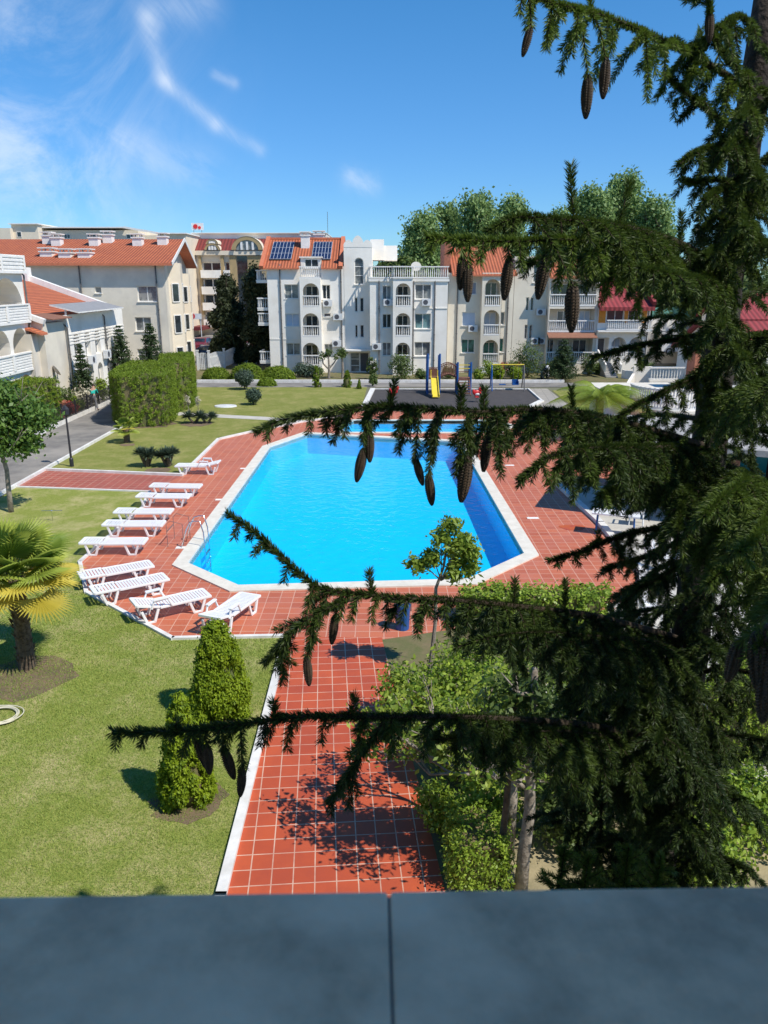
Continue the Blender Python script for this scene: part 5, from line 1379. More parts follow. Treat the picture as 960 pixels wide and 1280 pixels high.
# young tree in front of the pool
x, y, _ = G(508, 812)
x = PF(560,740,14.5)[0]; zt_ = zat(560,655,14.5)
r = root('sapling', 'light green young tree rising in front of the near pool edge', 'tree', (x,14.5,0))
mb = MB(); pts = [(-.35,0,0),(-.25,0,1.2),(-.25,0,2.0),(-.1,0,zt_-.9),(0,0,zt_-.25)]; mb.tube(pts, [.05,.04,.035,.025,.008], 7)
tips = [(.0,0,zt_),(.3,0,zt_-.35),(.45,0,zt_-.62),(.15,0,zt_-.5),(-.35,0,zt_-.7),(-.62,0,zt_-.85),(.2,.1,zt_-.85),(.45,0,zt_-.95),(.1,-.1,zt_-1.05),(-.15,0,zt_-.3)]
for t in tips: mb.tube([(-.15,0,zt_-1.2),((t[0]-.15)/2,t[1]/2,(t[2]+zt_-1.2)/2+.05),t], [.018,.012,.004], 4)
mb.build('trunk', 'bark_pale', r)
foliage('crown', 'lightleaf', [(a,b,c,.17,.17,.10) for a,b,c in tips], 210, 15, .065, .14, .05, 361, r, shell=.4)
# leafy tree right of the path (casts the branching shadow) and its neighbours
def yard_tree(px, py, h, cr, seed, label, mat, n, L, W, blobs, tr=.07, bark='bark_pale', name='yard_tree'):
    x, y, _ = G(px, py); return tree(name, label, x, y, h, cr, mat, seed, None, h*.75, nclump=n, per=13, L=L, W=W, sig=.10, blobs=blobs, tr=tr, bark=bark)
x0_, y0_, _ = G(612, 1090)
r = root('yard_tree', 'open branching leafy tree right of the red path that throws a branching shadow', 'tree', (1.8,9.35,0))
rng = random.Random(5); mb = MB(); ends = []
mb.tube([(0,0,-.1),(.03,.02,.9),(-.03,0,1.5)], [.11,.09,.08], 9)
def grow(p, d, L, r_, lev):
    p = Vector(p); pts = [p]; q = p; dd = d.copy()
    for k in range(4):
        dd = (dd+Vector((rng.uniform(-1,1),rng.uniform(-1,1),rng.uniform(-.3,.6)))*.35).normalized(); q = q+dd*L/4; pts.append(q)
    mb.tube(pts, [r_*(1-.15*k) for k in range(5)], 6)
    if lev == 0 or L < .25: ends.append(q); ends.append(pts[2]); return
    for k in range(3 if lev > 1 else 3):
        nd = (dd+Vector((rng.uniform(-1,1),rng.uniform(-1,1),rng.uniform(-.4,.7)))*.9).normalized(); grow(pts[rng.choice([2,3,4])], nd, L*.68, r_*.6, lev-1)
for k in range(6):
    a = k*1.047+.2; grow((-.03,0,1.05+.07*k), Vector((math.cos(a),math.sin(a),.25)).normalized(), 1.0, .055, 3)
mb.build('trunk', 'bark_pale', r, smooth=True)
rg = np.random.default_rng(9); E = np.array([tuple(e) for e in ends]); E = E[rg.random(len(E)) < .8]
P = (E[:,None,:]+rg.normal(size=(len(E),14,3))*.10).reshape(-1,3); Nn = unit(rg.normal(size=P.shape)+np.array([0,0,.9])); V, F = leaf_quads(P, Nn, .105, .05, rg)
np_obj('crown', V, [F], ['lightleaf'], np.repeat(rg.uniform(0,1,len(P)),4), r)
shrub(600,905,1.0,1.6,371,'leafy green bush behind the open branching tree','hedge_b',420,.10,.05,per=16)
shrub(568,975,.6,1.5,372,'loose green bush along the right edge of the red path','hedge_b',240,.09,.05)
shrub(610,1040,.45,1.0,373,'twiggy shrub behind the low hedge at the foot of the path','hedge_b',150,.07,.04)
shrub(715,900,.7,1.5,374,'green bush behind the spruce boughs on the sandy yard','hedge_b',120,.10,.05)
shrub(860,1090,.7,.9,375,'low light green bush at the bottom right below the spruce','hedge_b',200,.08,.05)
shrub(930,1040,.9,1.0,376,'wide light green bush at the bottom right corner','hedge_b',240,.08,.05)
shrub(515,905,.65,1.2,391,'green leafy shrub touching the upper right edge of the red path','hedge_b',240,.09,.05)
shrub(548,1040,.35,.8,392,'small shrub squeezed between the red path and the low hedge','hedge_b',130,.07,.04)
shrub(715,1050,.7,1.1,393,'dark green shrub on the sandy yard left of the spruce base','bush',240,.08,.05)
shrub(770,985,.8,1.3,394,'dark green shrub on the sandy yard behind the spruce skirt','bush',240,.09,.05)
shrub(668,985,.45,1.0,395,'small shrub behind the pale straight trunk','bush',140,.08,.05)
yucca(930,1010,.9,.9,377,'grey green yucca behind the spruce at the lower right', 120, heads=1, trunk=.3)
# trunks at lower right of the path
for i, (px, py, h, tr, lab) in enumerate([(651,1105,3.4,.10,'pale straight trunked tree just right of the low hedge'),(629,1090,3.2,.06,'thin dark trunked tree beside the pale trunked one')]):
    x, y, _ = G(px, py+10)
    tree('slim_tree', lab, x, y, h+.4, .6, 'bush', 380+i, None, h, nclump=60, per=12, L=.1, W=.05, sig=.10, tr=tr, bark='bark_pale' if i == 0 else 'bark')
# ================================================================ objects in the grounds
def lamp_post():
    x, y, _ = G(90, 583); h = zat(88, 512, y)
    r = root('lamp_post', 'black garden lamp post on the lawn beside the alley', 'lamp', (x,y,0))
    mb = MB(); mb.lathe([(.09,0),(.09,.35),(.05,.4),(.038,h-.35),(.038,h-.3)], (0,0,0), 10); mb.build('pole', 'dark_metal', r)
    mb = MB(); mb.lathe([(.06,h-.30),(.15,h-.22),(.17,h+.02),(.10,h+.12),(.02,h+.2)], (0,0,0), 6); o = mb.build('lantern', 'dark_metal', r)
lamp_post()
# alley iron fence
def iron_fence():
    x = -18.55; r = root('iron_fence', 'low black iron fence on the white kerb along the alley', 'fence', (x,38,.25))
    mb = MB(); 
    for k in range(0, 150): mb.box(-.012,.012,k*.12-.008,k*.12+.012,0,.85)
    for z in (.1,.78): mb.bar((0,0,z),(0,18,z),.03,.03)
    mb.build('railing', 'dark_metal', r)
    for k in range(0,10): 
        m2 = MB(); m2.box(-.035,.035,k*2-.03,k*2+.04,0,.95); m2.build('post', 'dark_metal', r)
iron_fence()
r = root('brick_planter', 'low red brick planter wall at the cream house corner behind the iron fence', 'planter', (-20.0,46.0,0))
mb = MB(); mb.box(0,.7,0,.5,0,.9); mb.box(-.04,.74,-.04,.54,.9,1.0); mb.build('wall','brickwall',r)
# white picket fence
def picket():
    p = [Vector(G(248,463)), Vector(G(262,463.5)), Vector(G(281,460)), Vector(G(313,445.5))]
    r = root('picket_fence', 'white picket fence receding towards the cypresses', 'fence', tuple(p[0]))
    for a, b in zip(p[:-1], p[1:]):
        mb = MB(off=tuple(p[0])); L = (b-a).length; n = int(L/.16)
        for k in range(n): c = a.lerp(b, k/n); mb.box(c.x-.05,c.x+.05,c.y-.02,c.y+.02,.1,1.5+.12*math.sin(math.pi*k/n))
        for z in (.35,1.2): mb.bar(a+Vector((0,.04,z)), b+Vector((0,.04,z)), .05, .08)
        mb.build('panel', 'ac', r)
        m2 = MB(off=tuple(p[0])); m2.box(a.x-.09,a.x+.09,a.y-.09,a.y+.09,0,1.75); m2.box(a.x-.12,a.x+.12,a.y-.12,a.y+.12,1.75,1.85); m2.build('post', 'ac', r)
picket()
# ---------------------------------------------------------------- cars
def car(x, y, rz, paint, label, L=4.3, W=1.75, Hh_=1.45, suv=False):
    r = root('parked_car', label, 'car', (x,y,0), rz)
    Ht = Hh_*(1.12 if suv else 1)
    prof = [(-L/2,.35),(-L/2+.05,.75),(-L/2+.35,.92),(-L*.28,.98),(-L*.12,Ht-.06),(L*.05,Ht),(L*.26,Ht-.05),(L*.42,1.0),(L/2-.05,.92),(L/2,.5),(L/2-.1,.28),(-L/2+.1,.26)]
    mb = MB(); n = len(prof)
    lower = [(a,b) for a,b in prof]
    def sec(y_, ins): return [(a*(1-.02*ins), y_, b if b < 1.0 else b) for a, b in prof]
    def wy(b): return W/2-(0 if b < .95 else (b-.95)*.45)
    vs = [(a,-wy(b),b) for a,b in prof]+[(a,wy(b),b) for a,b in prof]
    mb.add(vs, [tuple(range(n-1,-1,-1)), tuple(range(n,2*n))]+[(i,(i+1)%n,n+(i+1)%n,n+i) for i in range(n)])
    mb.build('body', paint, r, bevel=.04)
    for s in (-1,1):
        mb = MB(); e = .012
        q = [(-L*.24,1.0),(-L*.11,Ht-.13),(L*.04,Ht-.08),(L*.04,1.0)]; mb.add([(a,s*(wy(b)+e),b) for a,b in q],[(0,1,2,3)])
        q = [(L*.06,1.0),(L*.06,Ht-.08),(L*.25,Ht-.13),(L*.37,1.02)]; mb.add([(a,s*(wy(b)+e),b) for a,b in q],[(0,1,2,3)])
        mb.build('side_window', 'glass', r)
        for xc in (-L*.31, L*.30):
            mb = MB(); mb.tube([(xc,s*(W/2-.16),.32),(xc,s*(W/2+.015),.32)], .32, 18); w = mb.build('wheel', 'black', r)
            mb = MB(); mb.tube([(xc,s*(W/2+.012),.32),(xc,s*(W/2+.025),.32)], .19, 14); mb.build('rim', 'solar_line', w)
        mb = MB(); mb.box(-L/2-.012,-L/2+.06,s*W*.36-.2,s*W*.36+.2,.66,.80); mb.build('headlight', 'glass_l', r)
        mb = MB(); mb.box(L/2-.05,L/2+.012,s*W*.38-.12,s*W*.38+.12,.70,.88); mb.build('tail_light', 'red', r)
    mb = MB(); 
    for q in ([(-L*.265,1.02),(-L*.135,Ht-.10)], [(L*.41,1.03),(L*.27,Ht-.10)]):
        (a0,b0),(a1,b1) = q; o_ = -.02 if a0 < 0 else .02
        mb.quad((a0+o_,-wy(b0)+.1,b0+.02),(a0+o_,wy(b0)-.1,b0+.02),(a1+o_,wy(b1)-.1,b1+.02),(a1+o_,-wy(b1)+.1,b1+.02))
    mb.build('windscreen', 'glass', r)
    return r
x, y, _ = G(256, 450); car(x, y+1, R(8), 'carblue', 'dark blue car parked behind the white picket fence')
x, y, _ = G(288, 442); car(x, y+2, R(20), 'carred', 'maroon car parked behind the picket fence beneath the cypress')
x, y, _ = G(243, 441); car(x, y+4, R(85), 'carred', 'dark red car parked nearest the cream building corner')
x, _, z = PF(850, 430, 75); wc = car(x, 75, R(180), 'carwhite', 'white car parked right of the house with the crimson roof', suv=True); wc.location.z = 1.2
# motorcycle
x, y, _ = G(681, 474); r = root('motorcycle', 'black and white motorcycle parked by the tall shrub and the young spruce', 'motorcycle', (x,y,0), R(60))
for s in (-.68,.68):
    mb = MB(); mb.tube([(s,-.07,.32),(s,.07,.32)], .32, 16); w = mb.build('wheel','black',r); mb = MB(); mb.tube([(s,-.075,.32),(s,.075,.32)], .18, 12); mb.build('rim','solar_line',w)
mb = MB(); mb.ell((.1,0,.78),(.38,.17,.18),8); mb.bar((-.68,0,.32),(.1,0,.6),.08,.08); mb.bar((.68,0,.34),(.42,0,.95),.09,.07); mb.build('frame','black',r)
mb = MB(); mb.ell((-.35,0,.80),(.38,.14,.09),8); mb.build('saddle','black',r)
mb = MB(); mb.ell((.52,0,.88),(.2,.18,.25),8); mb.build('fairing','carwhite',r)
mb = MB(); mb.tube([(.38,-.35,1.05),(.45,0,1.0),(.38,.35,1.05)], .02, 6); mb.build('handlebar','black',r)
# ---------------------------------------------------------------- playground
PY = G2(560,494)[1]
def PGx(px, py=494): return G2(px,py)[0]
def play_tower():
    x0 = PGx(535,494); y0 = G2(540,493)[1]
    yb2 = y0+0.0
    r = root('play_tower', 'blue posted play tower with yellow slide, bridge and ladder on the rubber surface', 'play structure', (x0,y0,0.02))
    def lx(px): return PF(px,470,y0)[0]-x0
    posts = [(534.5,0,2.9),(549.5,0,2.9),(534.5,1.1,2.7),(549.5,1.1,2.7),(572,0,2.3),(588.5,0,2.3),(572,1.1,2.1),(588.5,1.1,2.1)]
    for px, dy, h in posts:
        mb = MB(); mb.tube([(lx(px),dy,0),(lx(px),dy,h)], .075, 10); mb.build('post', 'blue', r)
    xa, xb = lx(534.5), lx(549.5); xc, xd = lx(572), lx(588.5)
    mb = MB(); mb.box(xa,xb,.05,1.1,1.1,1.18); mb.build('deck', 'wood', r)
    mb = MB(); mb.box(xc,xd,.05,1.1,1.05,1.13); mb.build('deck', 'wood', r)
    # slide
    mb = MB(); cx = (xa+xb)/2+.05; pr = [(0.05,1.15),(-.5,.95),(-1.3,.5),(-1.9,.18),(-2.3,.12)]
    w = .24
    for (ya,za),(yb_,zb) in zip(pr[:-1],pr[1:]):
        mb.bar((cx,ya,za),(cx,yb_,zb),w*2,.04); mb.bar((cx-w,ya,za+.08),(cx-w,yb_,zb+.08),.05,.18); mb.bar((cx+w,ya,za+.08),(cx+w,yb_,zb+.08),.05,.18)
    for s in (-w,w): mb.bar((cx+s,.02,1.15),(cx+s,.02,1.75),.06,.06)
    mb.build('slide', 'yellow', r)
    # arched bridge with wood planks and slatted sides
    mb = MB(); n = 10
    for k in range(n):
        t = (k+.5)/n; xx = xb+(xc-xb)*t; z = 1.12+.28*math.sin(math.pi*t); mb.box(xx-.09,xx+.09,.1,1.05,z-.03,z+.02)
        for yy in (.1,1.05): mb.box(xx-.02,xx+.02,yy-.02,yy+.02,z+.02,z+.75)
    for yy in (.1,1.05):
        for hh in (.05,.78):
            mb.tube([(xb+(xc-xb)*k/8,yy,1.12+hh+.28*math.sin(math.pi*k/8)) for k in range(9)], .035, 6)
    mb.build('bridge', 'wood', r)
    # wooden ladder ramp
    mb = MB()
    for k in range(6): mb.box(xc+.1,xd-.1,-.15-.16*k,-.02-.16*k,1.0-.17*k,1.06-.17*k)
    for s in (xc+.08,xd-.08): mb.bar((s,0,1.05),(s,-1.0,.02),.05,.10)
    mb.build('ladder', 'wood', r)
    mb = MB(); mb.bar((xc,0,2.1),(xd,0,2.1),.06,.06); mb.bar((xc,0,1.85),(xd,0,1.85),.05,.05); mb.build('top_rail', 'yellow', r)
    mb = MB(); mb.bar((xc,1.1,1.5),(xd,1.1,1.5),.05,.05); mb.bar((xa,1.1,1.8),(xb,1.1,1.8),.05,.05); mb.box(xa+.1,xb-.1,1.06,1.1,1.2,1.75); mb.build('guard_panel', 'wood', r)
play_tower()
def spring_rider(px, py, label, white):
    x, y, _ = G(px, py); r = root('spring_rider', label, 'spring rider', (x,y,.02), R(15), 'red spring riders on the playground')
    mb = MB(); mb.tube([(.09*math.cos(k*.8),.09*math.sin(k*.8),.02+.012*k) for k in range(26)], .018, 6); mb.build('spring', 'pipe', r)
    mb = MB(); mb.ell((0,0,.62),(.30,.10,.20),8); mb.ell((.24,0,.86),(.15,.09,.17),8); mb.ell((-.25,0,.72),(.10,.08,.16),8); mb.box(-.16,.12,-.12,.12,.33,.40); mb.build('body', 'red', r, smooth=False)
    if white: mb = MB(); mb.ell((.0,0,.55),(.2,.13,.12),8); mb.build('saddle', 'ac', r)
    mb = MB(); mb.tube([(.2,-.2,.85),(.2,.2,.85)], .018, 6); mb.build('handle', 'black', r)
spring_rider(492, 501, 'plain red spring rider left of the yellow slide', False)
spring_rider(596, 503, 'red and white spring rider right of the wooden ladder', True)
# swing
y0 = G2(640,488)[1]; xs = PF(614,480,y0)[0]; xe = PF(654,480,y0)[0]
r = root('swing_set', 'swing frame with blue bucket seat at the right of the playground', 'swing', (xs,y0,.02))
for xx in (0, xe-xs):
    for s in (-.6,.6):
        mb = MB(); mb.tube([(xx,s,0),(xx,0,1.9)], .045, 8); mb.build('leg', 'blue' if xx == 0 else 'pipe', r)
mb = MB(); mb.tube([(0,0,1.9),(xe-xs,0,1.9)], .045, 8); mb.build('top_bar', 'yellow', r)
for t in (.35,.75):
    xx = (xe-xs)*t
    mb = MB(); 
    for s in (-.18,.18): mb.tube([(xx+s,0,1.88),(xx+s,0,.55)], .01, 4)
    mb.build('chain', 'pipe', r)
    mb = MB(); mb.box(xx-.24,xx+.24,-.15,.15,.40,.46); 
    if t > .5: mb.box(xx-.24,xx+.24,.12,.16,.46,.8); mb.box(xx-.24,xx-.2,-.15,.12,.46,.7); mb.box(xx+.2,xx+.24,-.15,.12,.46,.7)
    mb.build('seat', 'blue', r)
# white oval + small things on the lawn
x, y, _ = G(282, 508); mb = MB(); mb.lathe([(.75,0),(.72,.06),(.3,.1),(.02,.11)], (0,0,0), 20, sy=.8); o = mb.build('drain_cover', 'ac'); o.location = (x,y,0); tag(o, 'round white drain cover lying on the far lawn', 'cover')
def hose():
    x, y, _ = G(-2, 897); mb = MB(); pts = []
    for k in range(220):
        a = k*.17; rr = .34+.05*math.sin(k*.09)+.0004*k; pts.append((rr*math.cos(a)+.03*math.sin(k*.05), rr*.8*math.sin(a), .02+.012*(k/220)+.01*math.sin(k*.31)))
    mb.tube(pts, .011, 6); o = mb.build('garden_hose', 'hose', smooth=True); o.location = (x,y,.03); tag(o, 'coiled pale garden hose lying on the lawn at the left edge', 'hose')
hose()
x, y, _ = G(66, 651); r = root('lawn_sprinkler', 'small thin metal sprinkler standing on the lawn left of the loungers', 'sprinkler', (x,y,0))
mb = MB(); mb.tube([(0,0,0),(0,0,.35)], .012, 6); mb.build('stem','steel',r)
mb = MB(); mb.tube([(-.35,0,.36),(.35,.05,.36)], .012, 6); mb.ell((0,0,.36),(.04,.04,.03),5); mb.build('arm','steel',r)
# blue bin on the path
x, y, _ = G(503, 786); r = root('waste_bin', 'small blue waste bin at the top of the red path', 'bin', (x,y,.012))
mb = MB(); mb.lathe([(.16,0),(.18,.5),(.19,.62),(.17,.63),(.16,.55)], (0,0,0), 14); mb.build('body','blue',r)
mb = MB(); mb.tube([(-.2,0,.45),(-.2,0,.75),(.2,0,.75),(.2,0,.45)], .015, 6); mb.build('bracket','pipe',r)
# ---------------------------------------------------------------- person bending at the fence
def person():
    x, y, _ = G(118, 512.5)
    r = root('person', 'person in a teal shirt and grey trousers bending over at the alley fence', 'person', (x,y,.25-.25), R(12))
    V = {'pel':(0,0,.88),'sp':(0,.16,1.10),'ch':(0,.38,1.26),'nk':(0,.54,1.36),'hd':(0,.64,1.42),'ht':(0,.70,1.50),
         'hl':(-.09,0,.84),'kl':(-.13,.02,.46),'al':(-.16,-.06,.09),'tl':(-.17,.10,.04),'hr':(.09,0,.84),'kr':(.15,-.04,.46),'ar':(.24,-.22,.10),'tr':(.26,-.08,.04),
         'sl':(-.17,.40,1.24),'el':(-.22,.50,.98),'wl':(-.18,.66,.82),'fl':(-.17,.72,.75),'sr':(.17,.40,1.24),'er':(.24,.52,.99),'wr':(.18,.68,.84),'fr':(.17,.74,.77)}
    rad = {'pel':.14,'sp':.13,'ch':.15,'nk':.055,'hd':.095,'ht':.085,'hl':.09,'kl':.06,'al':.04,'tl':.035,'hr':.09,'kr':.06,'ar':.04,'tr':.035,'sl':.06,'el':.042,'wl':.03,'fl':.028,'sr':.06,'er':.042,'wr':.03,'fr':.028}
    E = [('pel','sp'),('sp','ch'),('ch','nk'),('nk','hd'),('hd','ht'),('pel','hl'),('hl','kl'),('kl','al'),('al','tl'),('pel','hr'),('hr','kr'),('kr','ar'),('ar','tr'),('ch','sl'),('sl','el'),('el','wl'),('wl','fl'),('ch','sr'),('sr','er'),('er','wr'),('wr','fr')]
    def skin(name, keys, mat, grow=0.0, rootk=None):
        ks = [k for k in V if k in keys]; me = bpy.data.meshes.new(name); me.from_pydata([V[k] for k in ks], [(ks.index(a),ks.index(b)) for a,b in E if a in ks and b in ks], [])
        me.materials.append(M[mat]); o = bpy.data.objects.new(name, me); C.objects.link(o); o.parent = r
        m = o.modifiers.new('skin','SKIN'); 
        for i, k in enumerate(ks): me.skin_vertices[0].data[i].radius = (rad[k]+grow,)*2; me.skin_vertices[0].data[i].use_root = (k == (rootk or ks[0]))
        s = o.modifiers.new('sub','SUBSURF'); s.levels = 2; s.render_levels = 2
        return o
    def mk(me): pass
    import bpy as _b
    for nm, keys, mat, g, rk in (('body', list(V), 'skin', 0, 'pel'), ('shirt', ['sp','ch','sl','el','sr','er','pel'], 'teal', .014, 'ch'), ('trousers', ['pel','hl','kl','al','hr','kr','ar'], 'trouser', .018, 'pel')):
        ks = [k for k in V if k in keys]; me = bpy.data.meshes.new(nm); me.from_pydata([V[k] for k in ks], [(ks.index(a),ks.index(b)) for a,b in E if a in ks and b in ks], [])
        me.materials.append(M[mat]); o = bpy.data.objects.new(nm, me); C.objects.link(o); o.parent = r
        o.modifiers.new('skin','SKIN')
        if not me.skin_vertices:
            bm = bmesh.new(); bm.from_mesh(me); bm.verts.layers.skin.verify(); bm.to_mesh(me); bm.free()
        for i, k in enumerate(ks):
            sv = me.skin_vertices[0].data[i]; sv.radius = (rad[k]+g, rad[k]+g); sv.use_root = (k == rk)
        s = o.modifiers.new('sub','SUBSURF'); s.levels = 2; s.render_levels = 2
    mb = MB(); mb.ell((0,.665,1.475),(.10,.105,.10),8); mb.build('hair','hair',r,smooth=True)
    for s in (-1,1):
        mb = MB(); k = 'tl' if s < 0 else 'tr'; v = V[k]; mb.ell((v[0],v[1]-.05,.045),(.05,.13,.045),6); mb.build('shoe','black',r,smooth=True)
person()
# ---------------------------------------------------------------- right side: white terrace with round balcony, house, pool bar
def round_terrace():
    cx, cy = PF(858,500,38.5)[0], 40.5
    r = root('terrace_building', 'white raised terrace with round balustraded corner right of the playground', 'building', (cx,cy,0))
    zt = zat(858, 519, 38); R0 = 2.1; n = 22
    pts = [(-R0*math.cos(math.pi*i/n*1.0-0.35), -R0*math.sin(math.pi*i/n-0.35)) for i in range(n+1)]
    base = pts+[(12,2.5),(12,9),(-R0*.9,9)]
    mb = MB(); mb.prism(ccw(base), 0, zt); mb.build('wall', 'white_wall', r)
    b2 = [(x*1.06,y*1.06) for x,y in pts]+[(12.1,2.4),(12.1,9.1),(-R0,9.1)]
    mb = MB(); mb.prism(ccw(b2), zt+.002, zt+.14); mb.build('slab', 'coping', r)
    balustrade(r, [(x*.98,y*.98) for x,y in pts], zt+.14, 1.05, .2, th=.11)
    balustrade(r, [pts[-1],(11.9,2.3)], zt+.14, 1.05, .22, th=.11)
    mb = MB(); mb.box(5.0,12,6,9,zt+.15,zt+2.4); mb.build('upper_wall', 'white_wall', r)
    for xx in (5.6,8.5): window(r, xx, xx+1.5, zt+.3, zt+2.2, 5.99, 'glass', 2, sill=False)
    mb = MB(); mb.box(4.6,12.3,5.2,9.3,zt+2.41,zt+2.55); mb.build('roof', 'white_trim', r)
round_terrace()
def walls_right():
    r = root('garden_wall', 'white angled garden wall and ramp left of the round terrace', 'wall', (12.0,50,0))
    mb = MB(off=(12.0,50,0))
    a = Vector(PF(783,500,44)); b = Vector(PF(835,500,44)); 
    xf = PF(790,480,60)[0]
    mb.bar((a.x,46,.6),(b.x+1,43.5,.6),.2,1.2); mb.bar((a.x+.1,46.2,.5),(xf,59.8,.6),.2,1.0)
    mb.bar((xf,60,.8),(xf+12,60,.8),.2,1.6)
    mb.build('wall','white_wall',r)
    r2 = root('terrace_wall', 'long white balustraded terrace wall beyond the garden wall', 'wall', (PF(812,480,54)[0],54,0))
    mb = MB(); mb.box(0,14,0,.2,0,1.3); mb.build('wall','white_wall',r2); balustrade(r2, [(0,.1),(14,.1)], 1.3, .9, .2)
walls_right()
def right_house(X, Y, Wd, D_, h, label, roof='redroof', wallm='white_wall', rz=0):
    r = root('house', label, 'house', (X,Y,0), rz)
    hs = [(1+k*2.6, 2.2+k*2.6, z, z+1.35, .2, False) for k in range(int((Wd-1)/2.6)) for z in ([.9] if h < 4 else [.9,3.7] if h < 7 else [.9,3.7,6.4])]
    mb = MB(); wall(mb, 0, Wd, 0, h, hs)
    mb.quad((0,0,0),(0,D_,0),(0,D_,h),(0,0,h)); mb.quad((Wd,0,0),(Wd,D_,0),(Wd,D_,h),(Wd,0,h)); mb.poly([(0,0,h),(0,D_,h),(0,D_/2,h+1.8)]); mb.poly([(Wd,0,h),(Wd,D_,h),(Wd,D_/2,h+1.8)])
    mb.build('wall', wallm, r)
    for q in hs: window(r, *q[:4], .19, 'glass')
    slab_roof(r, [(-.4,-.5,h-.1),(Wd+.4,-.5,h-.1),(Wd+.4,D_/2,h+1.9),(-.4,D_/2,h+1.9)], .2, roof, under=roof)
    slab_roof(r, [(-.4,D_+.5,h-.1),(Wd+.4,D_+.5,h-.1),(Wd+.4,D_/2,h+1.9),(-.4,D_/2,h+1.9)], .2, roof, under=roof)
    return r
right_house(PF(905,430,52)[0], 52, 12, 8, 3.3, 'white house with crimson roof partly hidden behind the spruce trunk at the right')
right_house(PF(925,400,66)[0], 66, 12, 8, 5.0, 'farther crimson roofed house at the right edge')
# building with green glass rail
gx = PF(815,400,78)[0]; r = root('terrace_building', 'white building with green glass terrace rail right of the crimson roofed house', 'building', (gx,78,0))
mb = MB(); mb.box(0,16,0,8,0,4.4); mb.build('wall','white_wall',r)
mb = MB(); mb.box(0,16,.05,.09,4.41,5.4); mb.build('glass_rail','greenglass',r)
mb = MB(); mb.box(2,16,4,8,4.41,7.4); mb.build('upper_wall','white_wall',r)
for k in range(4): window(r, 3+k*3.2, 5+k*3.2, 5.0, 6.8, 3.98, 'glass', 2, sill=False)
for k in range(4): window(r, 1+k*3.6, 3+k*3.6, 1.2, 3.2, -.005, 'glass', 2, sill=False)
mb = MB(); mb.box(.2,15.8,-3,-.02,3.0,3.1); mb.build('canopy','greycan',r)
# orange brick chimney like column seen by the trunk
x = PF(882,455,47)[0]; r = root('brick_pillar', 'orange brick pillar seen left of the spruce trunk', 'pillar', (x,47,0))
mb = MB(); mb.box(-.9,.9,-.6,.6,0,4.2); mb.box(-1.0,1.0,-.7,.7,4.2,4.4); mb.build('shaft','brickwall',r)
# low pool bar
bxx, byy = G2(752, 638); r = root('pool_bar', 'low brown pool bar with turquoise panels under a flat roof right of the pool', 'building', (8.4,27.0,0), R(-22))
mb = MB(); mb.box(.2,7.5,3.2,3.4,0,2.6); mb.box(7.3,7.5,-1,3.2,0,2.6)
mb.build('wall','brown',r)
for k in range(4): mb = MB(); mb.box(.6+k*1.7,1.7+k*1.7,3.14,3.196,.9,2.1); mb.box(.55+k*1.7,1.75+k*1.7,3.10,3.138,.82,.89); mb.build('turquoise_panel','turq',r)
for xx, yy in ((.1,3.3),(.3,-.4),(3.8,-.9),(7.4,-1)): mb = MB(); mb.box(xx-.14,xx+.14,yy-.14,yy+.14,0,2.6); mb.build('pillar','concrete' if xx == .3 else 'wood',r)
mb = MB(); mb.prism([(-.6,-1.3),(8.0,-1.6),(8.0,4),(-.6,4)], 2.6, 2.8); mb.build('roof','concrete',r)
mb = MB(); mb.box(1.2,6.5,.9,1.5,0,1.0); mb.box(1.1,6.6,.75,1.6,1.0,1.06); mb.build('counter','brown',r)
# table with blue legs + white chairs
def table(px, py, label, legs='blue'):
    x, y, _ = G(px, py); r = root('garden_table', label, 'table', (x,y,0), R(-20))
    mb = MB(); mb.box(-.75,.75,-.3,.3,.70,.75); mb.build('tabletop','plastic',r)
    for s in (-.6,.6):
        for t in (-.22,.22): mb = MB(); mb.tube([(s,t,0),(s*.95,t*.9,.7)], .025, 6); mb.build('leg',legs,r)
table(768, 668, 'white table with blue legs beside the pool bar')
def chair():
    r = root('garden_chair', 'x', 'chair')
    mb = MB(); mb.box(-.24,.24,-.22,.24,.42,.46); mb.build('seat','plastic',r,bevel=.01)
    mb = MB(); mb.bar((-.22,.24,.46),(-.22,.34,.88),.04,.04); mb.bar((.22,.24,.46),(.22,.34,.88),.04,.04)
    for k in range(5): mb.bar((-.16+.08*k,.25,.5),(-.16+.08*k,.33,.86),.04,.015)
    mb.bar((-.24,.34,.88),(.24,.34,.88),.05,.06); mb.build('backrest','plastic',r)
    for s in (-.2,.2):
        for t in (-.18,.2): mb = MB(); mb.tube([(s,t,.42),(s*1.15,t*1.15,0)], [.025,.02], 6); mb.build('leg','plastic',r)
        mb = MB(); mb.bar((s*1.2,-.2,.66),(s*1.2,.28,.68),.05,.03); mb.bar((s*1.2,-.2,.44),(s*1.2,-.2,.66),.03,.03); mb.build('armrest','plastic',r)
    return r
c0 = chair()
for i, (px, py, a, lab) in enumerate([(779,640,200,'white plastic chair at the bar beside the blue legged table'),(795,655,160,'second white plastic chair at the bar, nearer the counter'),
        (820,712,40,'white plastic chair on the pale paving right of the deck kerb'),(843,728,300,'white plastic chair farther right on the pale paving'),(812,780,90,'white plastic chair glimpsed below the deck corner behind the spruce'),(866,700,10,'white plastic chair beside the spruce trunk on the pale paving')]):
    o = copy_tree(c0) if i else c0; x, y, _ = G(px, py); o.location = (x,y,0); o.rotation_euler = (0,0,R(a)); tag(o, lab, 'chair', 'white plastic chairs near the pool bar')
# white car-like glimpses: low white table
# curved grey kerb wall near the bar
mb = MB(); pts = [G2(690,600), G2(722,625), G2(757,655)]
